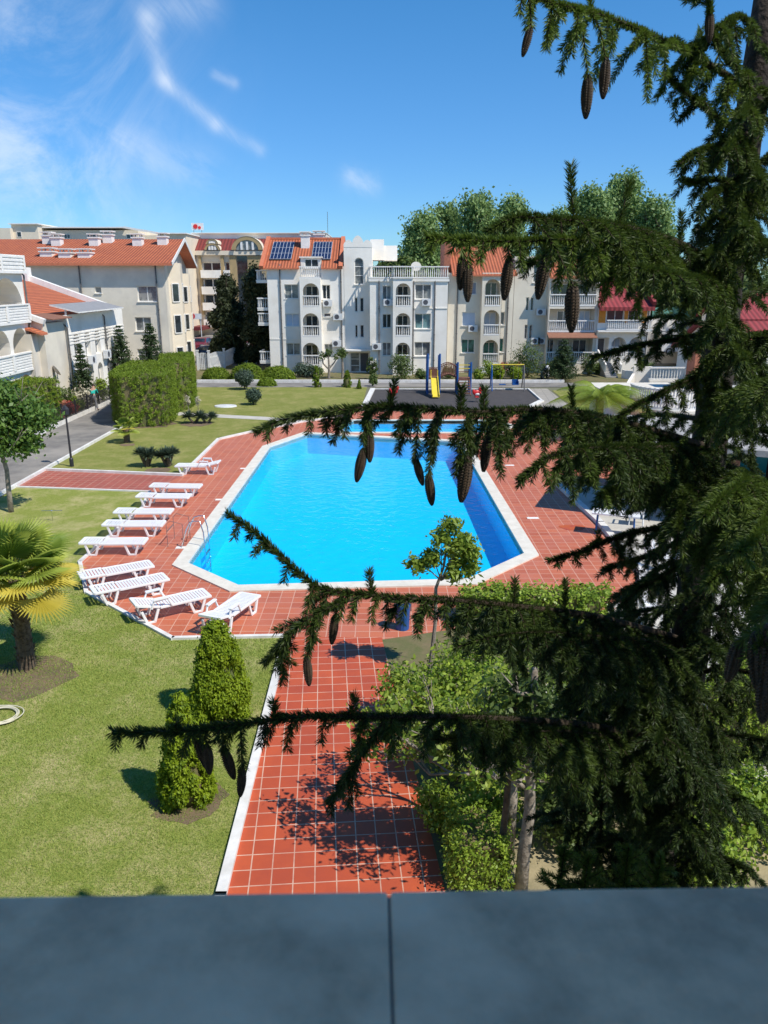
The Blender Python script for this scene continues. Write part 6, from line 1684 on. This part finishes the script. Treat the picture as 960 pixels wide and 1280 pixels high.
# ---------------------------------------------------------------- our own building: balcony parapet, unseen block behind, sized for its shade
def own():
    ang = math.atan((G(0,0)[0]*0+15/960*.55)/1.0)
    r = root('balcony_parapet', 'grey stone topped balcony parapet in the foreground', 'parapet', (0,.4,0), R(-1.0)*-1.0)
    zt = H-.5; far_ = PF(480,1114,1)[0]
    yf = .5/math.tan(PITCH+math.atan((1113.5-640)/FPX))
    yf -= .4
    jx = PF(491,1200,.45)[0]
    for a, b in ((jx-1.2-.0,jx-.0009),(jx+.0009,jx+1.2),(jx-2.4,jx-1.202),(jx+1.202,jx+2.4)):
        mb = MB(); mb.box(a,b,yf-.30,yf,zt-.03,zt); mb.build('stone_slab', 'stone', r, bevel=.003)
    mb = MB(); mb.box(-2.4,2.4,yf-.26,yf-.03,zt-1.0,zt-.0305); mb.build('wall', 'greywall', r)
    mb = MB(); mb.box(-2.4,2.4,yf-.26,yf-.004,zt-.0302,zt-.003); mb.build('joint_bed', 'pipe', r)
    b = root('apartment_building', 'cream apartment building the balcony belongs to, unseen behind the camera, added for its shade', 'building', (0,-1.6,0))
    mb = MB(); mb.box(-14,12,-10,0,0,17); mb.build('wall','cream2',b)  # unseen block, height set so it shades the parapet and spruce
    mb = MB(); mb.box(-2.6,2.6,0.003,1.55,H-1.65,H-1.5); mb.build('balcony_floor','concrete',b)
own()
# ================================================================ the big spruce
TX0, TY0 = PF(905, 420, 4.7)[0], 4.7
SP = root('spruce_tree', 'big dark spruce with hanging cones filling the right foreground', 'tree', (TX0,TY0,0))
def trunk():
    mb = MB(); pts = []; rad = []
    for k in range(40):
        z = 9.7*k/39; pts.append((.02*math.sin(z*1.3), .02*math.cos(z*1.7), z-.2)); rad.append(.205*(1-z/14.6)+.004*math.sin(z*9))
    mb.tube(pts, rad, 16); mb.build('trunk', 'bark_spruce', SP, smooth=True)
trunk()
RNG = np.random.default_rng(42)
def catmull(P, n):
    P = np.array(P, float); P = np.vstack([2*P[0]-P[1], P, 2*P[-1]-P[-2]]); out = []
    m = len(P)-3
    for i in range(m):
        p0,p1,p2,p3 = P[i:i+4]
        for t in np.linspace(0,1,n,endpoint=False):
            out.append(.5*((2*p1)+(-p0+p2)*t+(2*p0-5*p1+4*p2-p3)*t*t+(-p0+3*p1-3*p2+p3)*t**3))
    out.append(P[-2]); return np.array(out)
def resample(P, d):
    s = np.concatenate([[0], np.cumsum(np.linalg.norm(np.diff(P,axis=0),axis=1))]); n = max(2, int(s[-1]/d)+1); q = np.linspace(0,s[-1],n)
    return np.stack([np.interp(q,s,P[:,k]) for k in range(3)],1), s[-1]
NEED_L = .030; NEED_W = .0034
class Acc:
    def __init__(s): s.V=[]; s.F3=[]; s.F4=[]; s.T=[]; s.n=0; s.V4=[]; s.T4=[]
    def needles(s, P, dens, tone, nl=1.0):
        """P polyline (k,3)"""
        seg = np.diff(P,axis=0); L = np.linalg.norm(seg,axis=1); tot = L.sum(); n = int(tot*dens)
        if n < 3: return
        cum = np.concatenate([[0],np.cumsum(L)]); q = RNG.uniform(0,tot,n); i = np.clip(np.searchsorted(cum,q)-1,0,len(L)-1)
        f = ((q-cum[i])/np.maximum(L[i],1e-6))[:,None]; base = P[i]+seg[i]*f; ax = unit(seg[i])
        rd = RNG.normal(size=(n,3)); rd = unit(rd-ax*np.sum(rd*ax,axis=1,keepdims=True))
        d = unit(rd*.8+ax*RNG.uniform(.5,1.1,(n,1))+np.array([0,0,.06]))
        ll = NEED_L*nl*RNG.uniform(.7,1.15,(n,1)); w = unit(np.cross(d,RNG.normal(size=(n,3))))*NEED_W*.5*(.6+.4*nl)
        base = base+rd*.003
        mid = base+d*ll*.5
        V = np.stack([base-w*.7, base+w*.7, mid+w, base+d*ll, mid-w],1).reshape(-1,3)
        s.V.append(V); s.T.append(np.repeat(np.clip(tone+RNG.normal(0,.13,n),0,1),5))
    def tube(s, P, r0, r1, k=5):
        n = len(P); t = unit(np.gradient(P,axis=0)); ref = np.array([.3,.2,.93]); u = unit(np.cross(t,ref)); v = np.cross(t,u); r = np.linspace(r0,r1,n)[:,None]
        rings = [P+(u*math.cos(a)+v*math.sin(a))*r for a in [2*math.pi*j/k for j in range(k)]]
        V = np.stack(rings,1).reshape(-1,3)
        F = [(i*k+j, i*k+(j+1)%k, (i+1)*k+(j+1)%k, (i+1)*k+j) for i in range(n-1) for j in range(k)]
        s.F4.append(np.array(F)+sum(len(x) for x in s.V4)); s.V4.append(V)
    def build(s, name, parent, off, near=True):
        Vn = np.concatenate(s.V) if s.V else np.zeros((0,3)); Vt = np.concatenate(s.V4); Ft = np.concatenate(s.F4)
        F5 = np.arange(len(Vn)).reshape(-1,5)+len(Vt)
        V = np.concatenate([Vt,Vn])-np.array(off); T = np.concatenate([np.zeros(len(Vt))]+s.T)
        return np_obj(name, V, [Ft,F5], ['twig','needle'], T, parent, np.concatenate([np.zeros(len(Ft)),np.ones(len(F5))]))
def droop_curve(p, d, L, droop, n=7):
    """twig starting in direction d, bending down"""
    pts = [p]; dd = d.copy(); q = p.copy()
    for k in range(n):
        dd = dd+np.array([0,0,-1])*droop*(.42 if k < 4 else .22)+RNG.normal(size=3)*.045; dd = dd/np.linalg.norm(dd); q = q+dd*L/n; pts.append(q)
    return np.array(pts)
def cone_mesh():
    n = 18; prof = []
    for i in range(34):
        t = i/33; r = .0165*(math.sin(math.pi*min(1,(t*.93+.035)))**.55)*(1-.22*t); prof.append((r, -.135*t))
    V = []; F = []
    for i, (r, z) in enumerate(prof):
        for k in range(n):
            a = 2*math.pi*k/n+(i%2)*math.pi/n; rr = r*(1+.13*((i%2)*2-1)*(1 if k%2 else -1)); V.append((rr*math.cos(a), rr*math.sin(a), z))
    for i in range(len(prof)-1):
        for k in range(n): F.append((i*n+k,i*n+(k+1)%n,(i+1)*n+(k+1)%n,(i+1)*n+k))
    F.append(tuple(range(n))); me = bpy.data.meshes.new('cone'); me.from_pydata(V,[],F); me.materials.append(M['cone']); return me
CONE = cone_mesh()
def put_cone(parent, p, sc_=1.0, tilt=None, off=(0,0,0)):
    o = bpy.data.objects.new('cone', CONE); C.objects.link(o); o.parent = parent
    o.location = Vector(p)-Vector(off); o.scale = (sc_*1.38,)*2+(sc_*1.1,)
    o.rotation_euler = tilt or (RNG.normal()*.12, RNG.normal()*.12, RNG.uniform(0,6))
    return o
def bough(px_pts, cones=(), hang=.32, sp=.034, fwd=.5, tone=.35, dens=950, r0=.022, ups=(), hangvar=.35, side=True, world=None, second=True, droop=1.0, lobes=1.0):  # tone sets needle colour, sun and shade per bough included
    hang = hang*1.15+.05; dens *= 1.5; sp = sp*1.9
    """px_pts: list of (px,py,depth) from trunk to tip; twigs hang from it"""
    W = [PF(*p) for p in px_pts] if world is None else world
    P, L = resample(catmull(W, 8), .03)
    off = W[0]
    b = Acc(); b.tube(P, r0, .003, 6)
    n = len(P); i0 = int(n*.12)
    b.needles(P[i0:], dens*2.0, tone)
    s = .06*L
    k = 0
    while s < L-.02:
        i = min(n-2, int(s/L*(n-1))); t = s/L
        ax = unit(P[i+1]-P[i]); sd = unit(np.cross(ax,[0,0,1])); sg = 1 if k%2 else -1
        taper = min(1, (1-t)*1.6+.26); base_taper = min(1, .6+t*2)
        ln = hang*taper*base_taper*RNG.uniform(1-hangvar,1+hangvar)
        d = unit(sd*sg*RNG.uniform(.3,1.1)*lobes+ax*fwd*RNG.uniform(.6,1.6)+np.array([0,0,RNG.uniform(-.3,.25)]))
        q = droop_curve(P[i], d, ln, droop*RNG.uniform(.45,1.1))
        b.tube(q, .0035, .0012, 4); tn = tone+RNG.normal()*.10
        b.needles(q, dens, tn)
        if second and ln > .13:
            m = int(ln/.045)
            for j in range(m):
                ii = 1+int(5*j/m); a2 = unit(q[ii+1]-q[ii]); s2 = unit(np.cross(a2,[0.15,.2,1])+RNG.normal(size=3)*.25)*(1 if j%2 else -1); s2 = unit(s2-a2*s2.dot(a2))
                if RNG.uniform() < .3: continue
                q2 = droop_curve(q[ii], unit(a2+s2*.85), ln*RNG.uniform(.30,.45)*(1.1-ii/9), droop*.35, 4); b.tube(q2,.002,.001,3); b.needles(q2, dens, tn+.06)
        s += sp*RNG.uniform(.7,1.3); k += 1
    for (px,py,Y,ln) in ups:   # upright shoots
        p = np.array(PF(px,py,Y)); j = np.argmin(np.linalg.norm(P-p,axis=1)); d = unit(np.array([RNG.normal()*.15,RNG.normal()*.1,1])); q = droop_curve(P[j], d, ln, -.1); b.tube(q,.004,.0015,4); b.needles(q, dens*1.3, tone+.1, 1.1)
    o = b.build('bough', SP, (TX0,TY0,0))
    for cn in cones:
        px, py, Y, sc_ = cn[:4]; p = np.array(PF(px,py,Y)); c = put_cone(o, p, sc_, cn[4] if len(cn) > 4 else None, (TX0,TY0,0))
        # connecting twig
        j = np.argmin(np.linalg.norm(P-p,axis=1)); a = Acc(); q = catmull([P[j], (P[j]*.5+p*.5)+np.array([0,0,.02]), p+np.array([0,0,-.01])], 5); a.tube(q,.004,.003,4); a.needles(q, dens, tone); a.build('cone_twig', o, (TX0,TY0,0))
    return o
# ---- top bough, sunlight put into its brighter needle tone
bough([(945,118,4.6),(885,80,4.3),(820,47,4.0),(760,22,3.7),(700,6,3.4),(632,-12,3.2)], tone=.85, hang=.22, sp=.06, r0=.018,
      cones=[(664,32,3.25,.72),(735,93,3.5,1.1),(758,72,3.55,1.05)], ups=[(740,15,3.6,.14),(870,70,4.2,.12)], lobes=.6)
bough([(945,118,4.6),(900,60,4.2),(887,20,4.0),(893,-40,3.9)], tone=.6, hang=.22, sp=.06, r0=.014, cones=[(887,12,4.0,.95)])
bough([(948,60,4.6),(925,20,4.4),(880,50,4.1),(868,60,4.0)], tone=.5, hang=.18, sp=.05, r0=.010)
bough([(942,200,4.6),(915,180,4.3),(870,190,4.0),(850,205,3.9)], tone=.4, hang=.16, sp=.05, r0=.010)
bough([(946,150,4.7),(965,120,4.5),(990,95,4.3)], tone=.5, hang=.2, sp=.05, r0=.012)
bough([(936,250,4.6),(900,225,4.3),(868,228,4.1),(853,225,4.0)], tone=.45, hang=.2, sp=.05, r0=.012)
bough([(930,300,4.6),(900,270,4.3),(880,285,4.1)], tone=.4, hang=.2, sp=.045, r0=.012)
bough([(940,170,4.6),(900,150,4.4),(850,110,4.2),(835,95,4.1)], tone=.4, hang=.14, sp=.05, r0=.010)
for (y0_, xe, ye, de, hg) in ((140,925,150,3.9,.16),(180,905,190,3.9,.18),(215,950,225,3.8,.2),(245,880,250,3.9,.18),(270,930,285,3.7,.2),(300,960,310,3.8,.22),(320,880,320,3.8,.18),(400,900,410,3.6,.22),(440,930,450,3.7,.22),(480,900,495,3.9,.12),(520,930,530,3.6,.16),(250,985,235,5.2,.25)):
    xt = 480+(905-480)*(3712-y0_)/(3712-420)
    bough([(xt,y0_,4.65),(xt*.5+xe*.5,y0_*.5+ye*.5-12,4.65*.5+de*.5),(xe,ye,de)], tone=.35, hang=hg*.85, sp=.055, r0=.014)
# right of the trunk, upper
for (y0_, xr, yr, dp) in ((230,985,180,4.2),(280,1000,240,4.9),(330,1000,300,4.2),(380,1010,350,5.2),(430,1000,420,4.1),(480,1020,455,5.0),(520,1000,500,4.0)):
    xt = 480+ (905-480)*(3712-y0_)/(3712-420)
    bough([(xt,y0_,4.7),((xt+xr)/2,(y0_+yr)/2-8,(4.7+dp)/2),(xr,yr,dp)], tone=.35, hang=.17, sp=.055, r0=.014)
# ---- main bough at roof level, far tip's sunlight put into a lighter tone
bough([(918,345,4.6),(860,310,4.1),(800,288,3.5),(740,278,3.1),(690,274,2.9),(645,272,2.75),(608,290,2.7)], hang=.20, sp=.03, tone=.40, r0=.026,
      ups=[(718,272,3.0,.19),(776,275,3.3,.17),(850,305,4.0,.16)], cones=[(637,322,2.75,.95),(683,318,2.85,1.05),(716,352,2.7,1.15)])
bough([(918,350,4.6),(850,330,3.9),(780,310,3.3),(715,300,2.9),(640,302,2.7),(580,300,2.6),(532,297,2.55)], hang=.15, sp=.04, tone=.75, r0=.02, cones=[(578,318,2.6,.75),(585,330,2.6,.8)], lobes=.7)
bough([(915,370,4.7),(870,335,4.4),(820,318,4.0),(760,315,3.6),(700,318,3.3),(660,330,3.1)], hang=.16, sp=.032, tone=.3, r0=.022)
bough([(915,380,4.8),(880,350,4.9),(830,330,5.0),(780,330,5.0),(740,340,5.0)], hang=.13, sp=.035, tone=.25, r0=.02)
bough([(912,360,4.6),(880,350,3.9),(850,345,3.3),(800,335,2.9)], hang=.12, sp=.035, tone=.35, r0=.02)
# ---- sparse boughs 400-500
bough([(905,420,4.7),(870,420,4.5),(820,428,4.3),(780,436,4.1),(740,448,4.0)], hang=.14, sp=.05, tone=.3, r0=.012)
bough([(903,450,4.6),(870,470,4.2),(830,490,3.9),(790,510,3.7),(755,535,3.6)], hang=.10, sp=.045, tone=.25, r0=.015)
bough([(903,410,4.8),(860,400,5.0),(830,395,5.2),(800,400,5.3)], hang=.24, sp=.045, tone=.25, r0=.014)
bough([(905,430,4.6),(940,420,4.2),(980,430,3.9)], hang=.25, sp=.04, tone=.3, r0=.016)
# ---- bough across the pool
bough([(890,560,4.6),(840,545,4.2),(780,528,3.8),(720,516,3.5),(660,512,3.3),(600,515,3.1),(540,512,3.0),(480,508,2.95),(430,512,2.9),(385,518,2.9),(345,528,2.9),(318,541,2.9)], hang=.23, sp=.034, tone=.22, r0=.024,
      cones=[(455,560,2.95,.95,(0,.22,0)),(462,538,2.95,.85),(519,573,3.0,.78),(535,592,3.05,.95),(585,570,3.0,1.3),(610,545,3.1,1.0)], ups=[(492,505,2.95,.10),(610,512,3.1,.10),(578,512,3.05,.10)], lobes=.7)
bough([(890,565,4.7),(830,545,4.5),(770,530,4.2),(710,520,4.0),(650,520,3.8)], hang=.3, sp=.036, tone=.25, r0=.02, ups=[(720,515,4.0,.16)])
bough([(888,575,4.6),(850,560,4.0),(800,560,3.5),(740,560,3.1),(690,570,2.9),(650,600,2.8)], hang=.26, sp=.036, tone=.25, r0=.02, ups=[(755,560,3.2,.12)])
bough([(885,590,4.7),(840,580,4.8),(780,575,4.9),(720,580,5.0)], hang=.2, sp=.05, tone=.2, r0=.02)
bough([(888,530,4.6),(850,520,4.9),(800,520,5.2),(760,535,5.4)], hang=.12, sp=.04, tone=.22, r0=.018)
bough([(885,600,4.6),(840,600,3.9),(790,605,3.4),(750,620,3.1)], hang=.15, sp=.036, tone=.25, r0=.018)
# ---- small branch on the red deck
bough([(868,655,4.6),(820,660,4.2),(770,672,3.9),(725,690,3.7),(685,701,3.6)], hang=.13, sp=.04, tone=.25, r0=.014, ups=[(742,682,3.8,.07)])
bough([(866,670,4.6),(820,690,4.3),(780,705,4.1),(755,712,4.0)], hang=.18, sp=.05, tone=.2, r0=.012)
bough([(866,690,4.5),(830,720,4.2),(800,735,4.0),(775,760,3.9)], hang=.18, sp=.05, tone=.2, r0=.012)
# ---- bough under the pool edge
bough([(850,800,4.5),(800,785,4.1),(740,770,3.7),(680,762,3.4),(620,755,3.1),(560,750,2.9),(500,748,2.8),(450,742,2.75),(400,735,2.7),(355,700,2.7),(318,665,2.7),(284,642,2.7)], hang=.16, sp=.032, tone=.22, r0=.028,
      cones=[(419,768,2.75,.85),(383,820,2.7,.85)], ups=[(640,752,3.2,.13),(710,765,3.5,.17),(470,745,2.75,.10)], lobes=.9)
bough([(450,745,2.75),(400,765,2.65),(365,790,2.6),(330,830,2.6)], hang=.14, sp=.035, tone=.2, r0=.008)
bough([(852,800,4.6),(790,795,4.4),(720,785,4.2),(660,775,4.0),(600,770,3.8),(560,775,3.7)], hang=.36, sp=.03, tone=.2, r0=.024)
bough([(850,810,4.5),(800,800,3.8),(740,795,3.3),(680,790,3.0),(620,795,2.8),(570,810,2.7)], hang=.26, sp=.03, tone=.2, r0=.022)
bough([(848,815,4.7),(780,800,4.9),(700,795,5.1),(640,800,5.2)], hang=.42, sp=.034, tone=.18, r0=.022)
bough([(858,760,4.6),(810,762,4.9),(760,770,5.2)], hang=.3, sp=.036, tone=.2, r0=.018)
# ---- lowest long bough
bough([(838,930,4.3),(780,915,3.8),(720,905,3.4),(660,900,3.1),(600,897,2.8),(540,896,2.6),(480,896,2.45),(420,896,2.35),(360,897,2.3),(300,906,2.25),(250,912,2.2),(200,915,2.2),(140,915,2.2)], hang=.15, sp=.032, tone=.22, r0=.028,
      cones=[(303,958,2.25,.75),(279,935,2.25,.85,(0,-.25,0)),(245,925,2.25,.85,(0,-.3,0)),(258,930,2.2,.8)], ups=[(440,890,2.4,.08),(345,890,2.3,.07),(215,905,2.2,.05)], lobes=.8)
bough([(480,900,2.45),(455,940,2.4),(430,975,2.4),(412,1003,2.4)], hang=.09, sp=.04, tone=.2, r0=.007)
bough([(838,940,4.3),(780,925,3.7),(720,915,3.3),(660,915,3.0),(600,920,2.8),(540,925,2.7)], hang=.28, sp=.03, tone=.2, r0=.022)
bough([(836,945,4.5),(770,930,4.3),(700,925,4.1),(640,930,4.0)], hang=.36, sp=.032, tone=.18, r0=.022)
# ---- dense skirt round the trunk, shade put into its darker needle tone
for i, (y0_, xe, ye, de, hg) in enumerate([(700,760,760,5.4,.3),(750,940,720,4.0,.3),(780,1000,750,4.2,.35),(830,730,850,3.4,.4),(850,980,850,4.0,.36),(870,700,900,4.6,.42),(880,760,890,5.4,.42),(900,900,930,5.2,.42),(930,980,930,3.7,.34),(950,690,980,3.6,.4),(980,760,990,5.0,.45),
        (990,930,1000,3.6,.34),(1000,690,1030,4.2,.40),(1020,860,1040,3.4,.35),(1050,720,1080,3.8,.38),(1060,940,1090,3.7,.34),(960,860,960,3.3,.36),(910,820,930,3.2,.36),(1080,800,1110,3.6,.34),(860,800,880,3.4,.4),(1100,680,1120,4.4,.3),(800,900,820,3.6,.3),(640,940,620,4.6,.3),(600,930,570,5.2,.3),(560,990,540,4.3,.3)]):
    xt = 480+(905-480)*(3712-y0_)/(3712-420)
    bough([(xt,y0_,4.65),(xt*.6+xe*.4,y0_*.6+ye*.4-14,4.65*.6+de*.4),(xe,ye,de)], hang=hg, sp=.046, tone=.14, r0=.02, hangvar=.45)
# ---- nearer right hand bough, sunlit green put into the needle tone, reaching toward the camera
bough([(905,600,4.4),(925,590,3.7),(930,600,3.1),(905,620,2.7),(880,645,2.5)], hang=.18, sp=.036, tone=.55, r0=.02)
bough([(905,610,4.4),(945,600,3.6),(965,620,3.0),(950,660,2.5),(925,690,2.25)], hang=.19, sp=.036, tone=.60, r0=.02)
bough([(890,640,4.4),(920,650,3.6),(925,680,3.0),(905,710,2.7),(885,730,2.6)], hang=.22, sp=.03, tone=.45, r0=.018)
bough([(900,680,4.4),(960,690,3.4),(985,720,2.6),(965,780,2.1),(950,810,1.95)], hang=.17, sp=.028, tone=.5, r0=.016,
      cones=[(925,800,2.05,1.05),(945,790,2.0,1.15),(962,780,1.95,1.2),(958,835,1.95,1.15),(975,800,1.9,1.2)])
bough([(905,500,4.4),(940,480,3.8),(975,480,3.2),(1000,500,2.8)], hang=.24, sp=.034, tone=.4, r0=.018)
bough([(890,620,4.4),(860,610,3.6),(850,650,3.1),(845,690,2.9)], hang=.2, sp=.034, tone=.3, r0=.016)
# ---- young shoots at the parapet
for (a, b_, c_, h_) in ((780,1130,2.9,.40),(730,1140,3.0,.30),(820,1140,2.8,.32),(700,1130,3.1,.2)):
    w0 = PF(a,b_+60,c_+.4); w1 = PF(a,b_-20,c_); w2 = PF(a+6,b_-70,c_-.1)
    bough(None, world=[w0,w1,w2], hang=.14, sp=.03, tone=.55, r0=.008, droop=-.1, lobes=1.1, hangvar=.2, second=False)
# ================================================================ world, sun, camera
SUN = Vector((.65,-.405,1.0)).normalized()
el = math.asin(SUN.z); az = math.atan2(SUN.x, SUN.y)
w = bpy.data.worlds.new("World"); sc.world = w; w.use_nodes = True
nt = w.node_tree; nt.nodes.clear(); L = nt.links.new
out = nt.nodes.new('ShaderNodeOutputWorld'); bg = nt.nodes.new('ShaderNodeBackground'); L(bg.outputs[0], out.inputs[0])
sky = nt.nodes.new('ShaderNodeTexSky'); sky.sky_type = 'NISHITA'; sky.sun_disc = False
sky.sun_elevation = el; sky.sun_rotation = az; sky.air_density = 1.0; sky.dust_density = .0; sky.ozone_density = 4.0; sky.altitude = 50
SKY_STR = .15
bg.inputs['Strength'].default_value = SKY_STR
hsv = nt.nodes.new('ShaderNodeHueSaturation'); hsv.inputs['Saturation'].default_value = 1.32; hsv.inputs['Value'].default_value = 1.0; L(sky.outputs[0], hsv.inputs['Color'])
tc = nt.nodes.new('ShaderNodeTexCoord'); sp_ = nt.nodes.new('ShaderNodeSeparateXYZ'); L(tc.outputs['Generated'], sp_.inputs[0])
def math_(op, a, b=None, c=None):
    n = nt.nodes.new('ShaderNodeMath'); n.operation = op
    for i, v in enumerate((a,b,c)):
        if v is None: continue
        if isinstance(v, (int,float)): n.inputs[i].default_value = v
        else: L(v, n.inputs[i])
    return n.outputs[0]
ax_ = math_('ARCTAN2', sp_.outputs['X'], sp_.outputs['Y']); ey_ = math_('ARCSINE', sp_.outputs['Z'])
cmb = nt.nodes.new('ShaderNodeCombineXYZ'); L(ax_, cmb.inputs[0]); L(ey_, cmb.inputs[1])
def az_el(px, py):
    r = Vector(ray(px,py)).normalized(); return math.atan2(r.x,r.y), math.asin(r.z)
def noise_(scale, rot, stretch, det=8, dist=.6, rough=.6):
    mp = nt.nodes.new('ShaderNodeMapping'); mp.vector_type = 'TEXTURE'; mp.inputs['Rotation'].default_value = (0,0,rot); mp.inputs['Scale'].default_value = (stretch,1,1); L(cmb.outputs[0], mp.inputs[0])
    n = nt.nodes.new('ShaderNodeTexNoise'); n.inputs['Scale'].default_value = scale; n.inputs['Detail'].default_value = det; n.inputs['Distortion'].default_value = dist; n.inputs['Roughness'].default_value = rough
    L(mp.outputs[0], n.inputs['Vector']); return n.outputs['Fac']
def seg_mask(p, q, width, soft_end=.04):
    """gaussian distance to a segment in az/el"""
    a = az_el(*p); b = az_el(*q); dx = b[0]-a[0]; dy = b[1]-a[1]; LL = math.hypot(dx,dy)
    u = math_('ADD', math_('MULTIPLY', math_('SUBTRACT', ax_, a[0]), dx/LL), math_('MULTIPLY', math_('SUBTRACT', ey_, a[1]), dy/LL))
    v = math_('ADD', math_('MULTIPLY', math_('SUBTRACT', ax_, a[0]), -dy/LL), math_('MULTIPLY', math_('SUBTRACT', ey_, a[1]), dx/LL))
    uc = math_('SUBTRACT', u, math_('MINIMUM', math_('MAXIMUM', u, 0.0), LL))
    d2 = math_('ADD', math_('MULTIPLY', uc, uc), math_('MULTIPLY', v, v))
    return math_('POWER', 2.718, math_('MULTIPLY', d2, -1/(width*width)))
wob = nt.nodes.new('ShaderNodeTexNoise')
def add(*l):
    o = l[0]
    for k in l[1:]: o = math_('ADD', o, k)
    return o
def smooth(v, a, b):
    r = nt.nodes.new('ShaderNodeMapRange'); r.interpolation_type = 'SMOOTHSTEP'; r.inputs['From Min'].default_value = a; r.inputs['From Max'].default_value = b; L(v, r.inputs['Value']); return r.outputs[0]
n1 = noise_(7, .9, 1.7, 10, 1.2, .68); n2 = noise_(14, -.9, 3.0, 10, 1.5, .7); n3 = noise_(16, -.6, 2.0)
big = math_('MULTIPLY', add(seg_mask((-60,-40),(30,150),.15), math_('MULTIPLY', seg_mask((0,190),(60,205),.06), .6)), smooth(n1,.36,.72))
stk = math_('MULTIPLY', add(math_('MULTIPLY',seg_mask((255,5),(190,15),.018),.55), math_('MULTIPLY',seg_mask((183,25),(205,100),.010),.7), math_('MULTIPLY',seg_mask((205,100),(270,155),.008),.8), math_('MULTIPLY',seg_mask((270,155),(325,188),.007),.6)), smooth(n2,.18,.66))
pat = math_('MULTIPLY', add(math_('MULTIPLY',seg_mask((120,170),(250,215),.022),.55), seg_mask((440,222),(462,231),.013), math_('MULTIPLY',seg_mask((270,92),(292,104),.006),.6)), smooth(n3,.35,.65))
cl = math_('MINIMUM', add(math_('MULTIPLY',big,.36), math_('MULTIPLY',stk,.46), math_('MULTIPLY',pat,.42)), .8)
hz_ = nt.nodes.new('ShaderNodeMix'); hz_.data_type = 'RGBA'; hz_.blend_type = 'MULTIPLY'; L(hsv.outputs[0], hz_.inputs['A']); hz_.inputs['B'].default_value = (.36,.62,.93,1)
L(math_('POWER', math_('SUBTRACT', 1.0, smooth(ey_, -.02, .42)), 1.5), hz_.inputs['Factor'])
mx = nt.nodes.new('ShaderNodeMix'); mx.data_type = 'RGBA'; L(cl, mx.inputs['Factor']); L(hz_.outputs['Result'], mx.inputs['A']); mx.inputs['B'].default_value = (6.0,6.6,7.4,1)
L(mx.outputs['Result'], bg.inputs['Color'])
nt.nodes.remove(wob)
s = bpy.data.lights.new('sun', 'SUN'); s.energy = 5.0; s.angle = R(.55); s.color = (1,.955,.88)
so = bpy.data.objects.new('sun', s); C.objects.link(so); so.rotation_euler = SUN.to_track_quat('Z','Y').to_euler(); so.location = (20,-10,40)
cd = bpy.data.cameras.new('camera'); co = bpy.data.objects.new('camera', cd); C.objects.link(co)
co.location = (0,0,H); co.rotation_euler = (math.pi/2-PITCH, 0, 0)
cd.sensor_fit = 'VERTICAL'; cd.sensor_height = 24; cd.lens = 24*FPX/1280; cd.clip_end = 4000; cd.clip_start = .02
cd.dof.use_dof = True; cd.dof.focus_distance = 9.0; cd.dof.aperture_fstop = 5.0
sc.camera = co
sc.view_settings.view_transform = 'Standard'; sc.view_settings.look = 'None'; sc.view_settings.exposure = 0; sc.view_settings.gamma = 1
sc.cycles.max_bounces = 8; sc.cycles.transparent_max_bounces = 8; sc.cycles.use_denoising = True
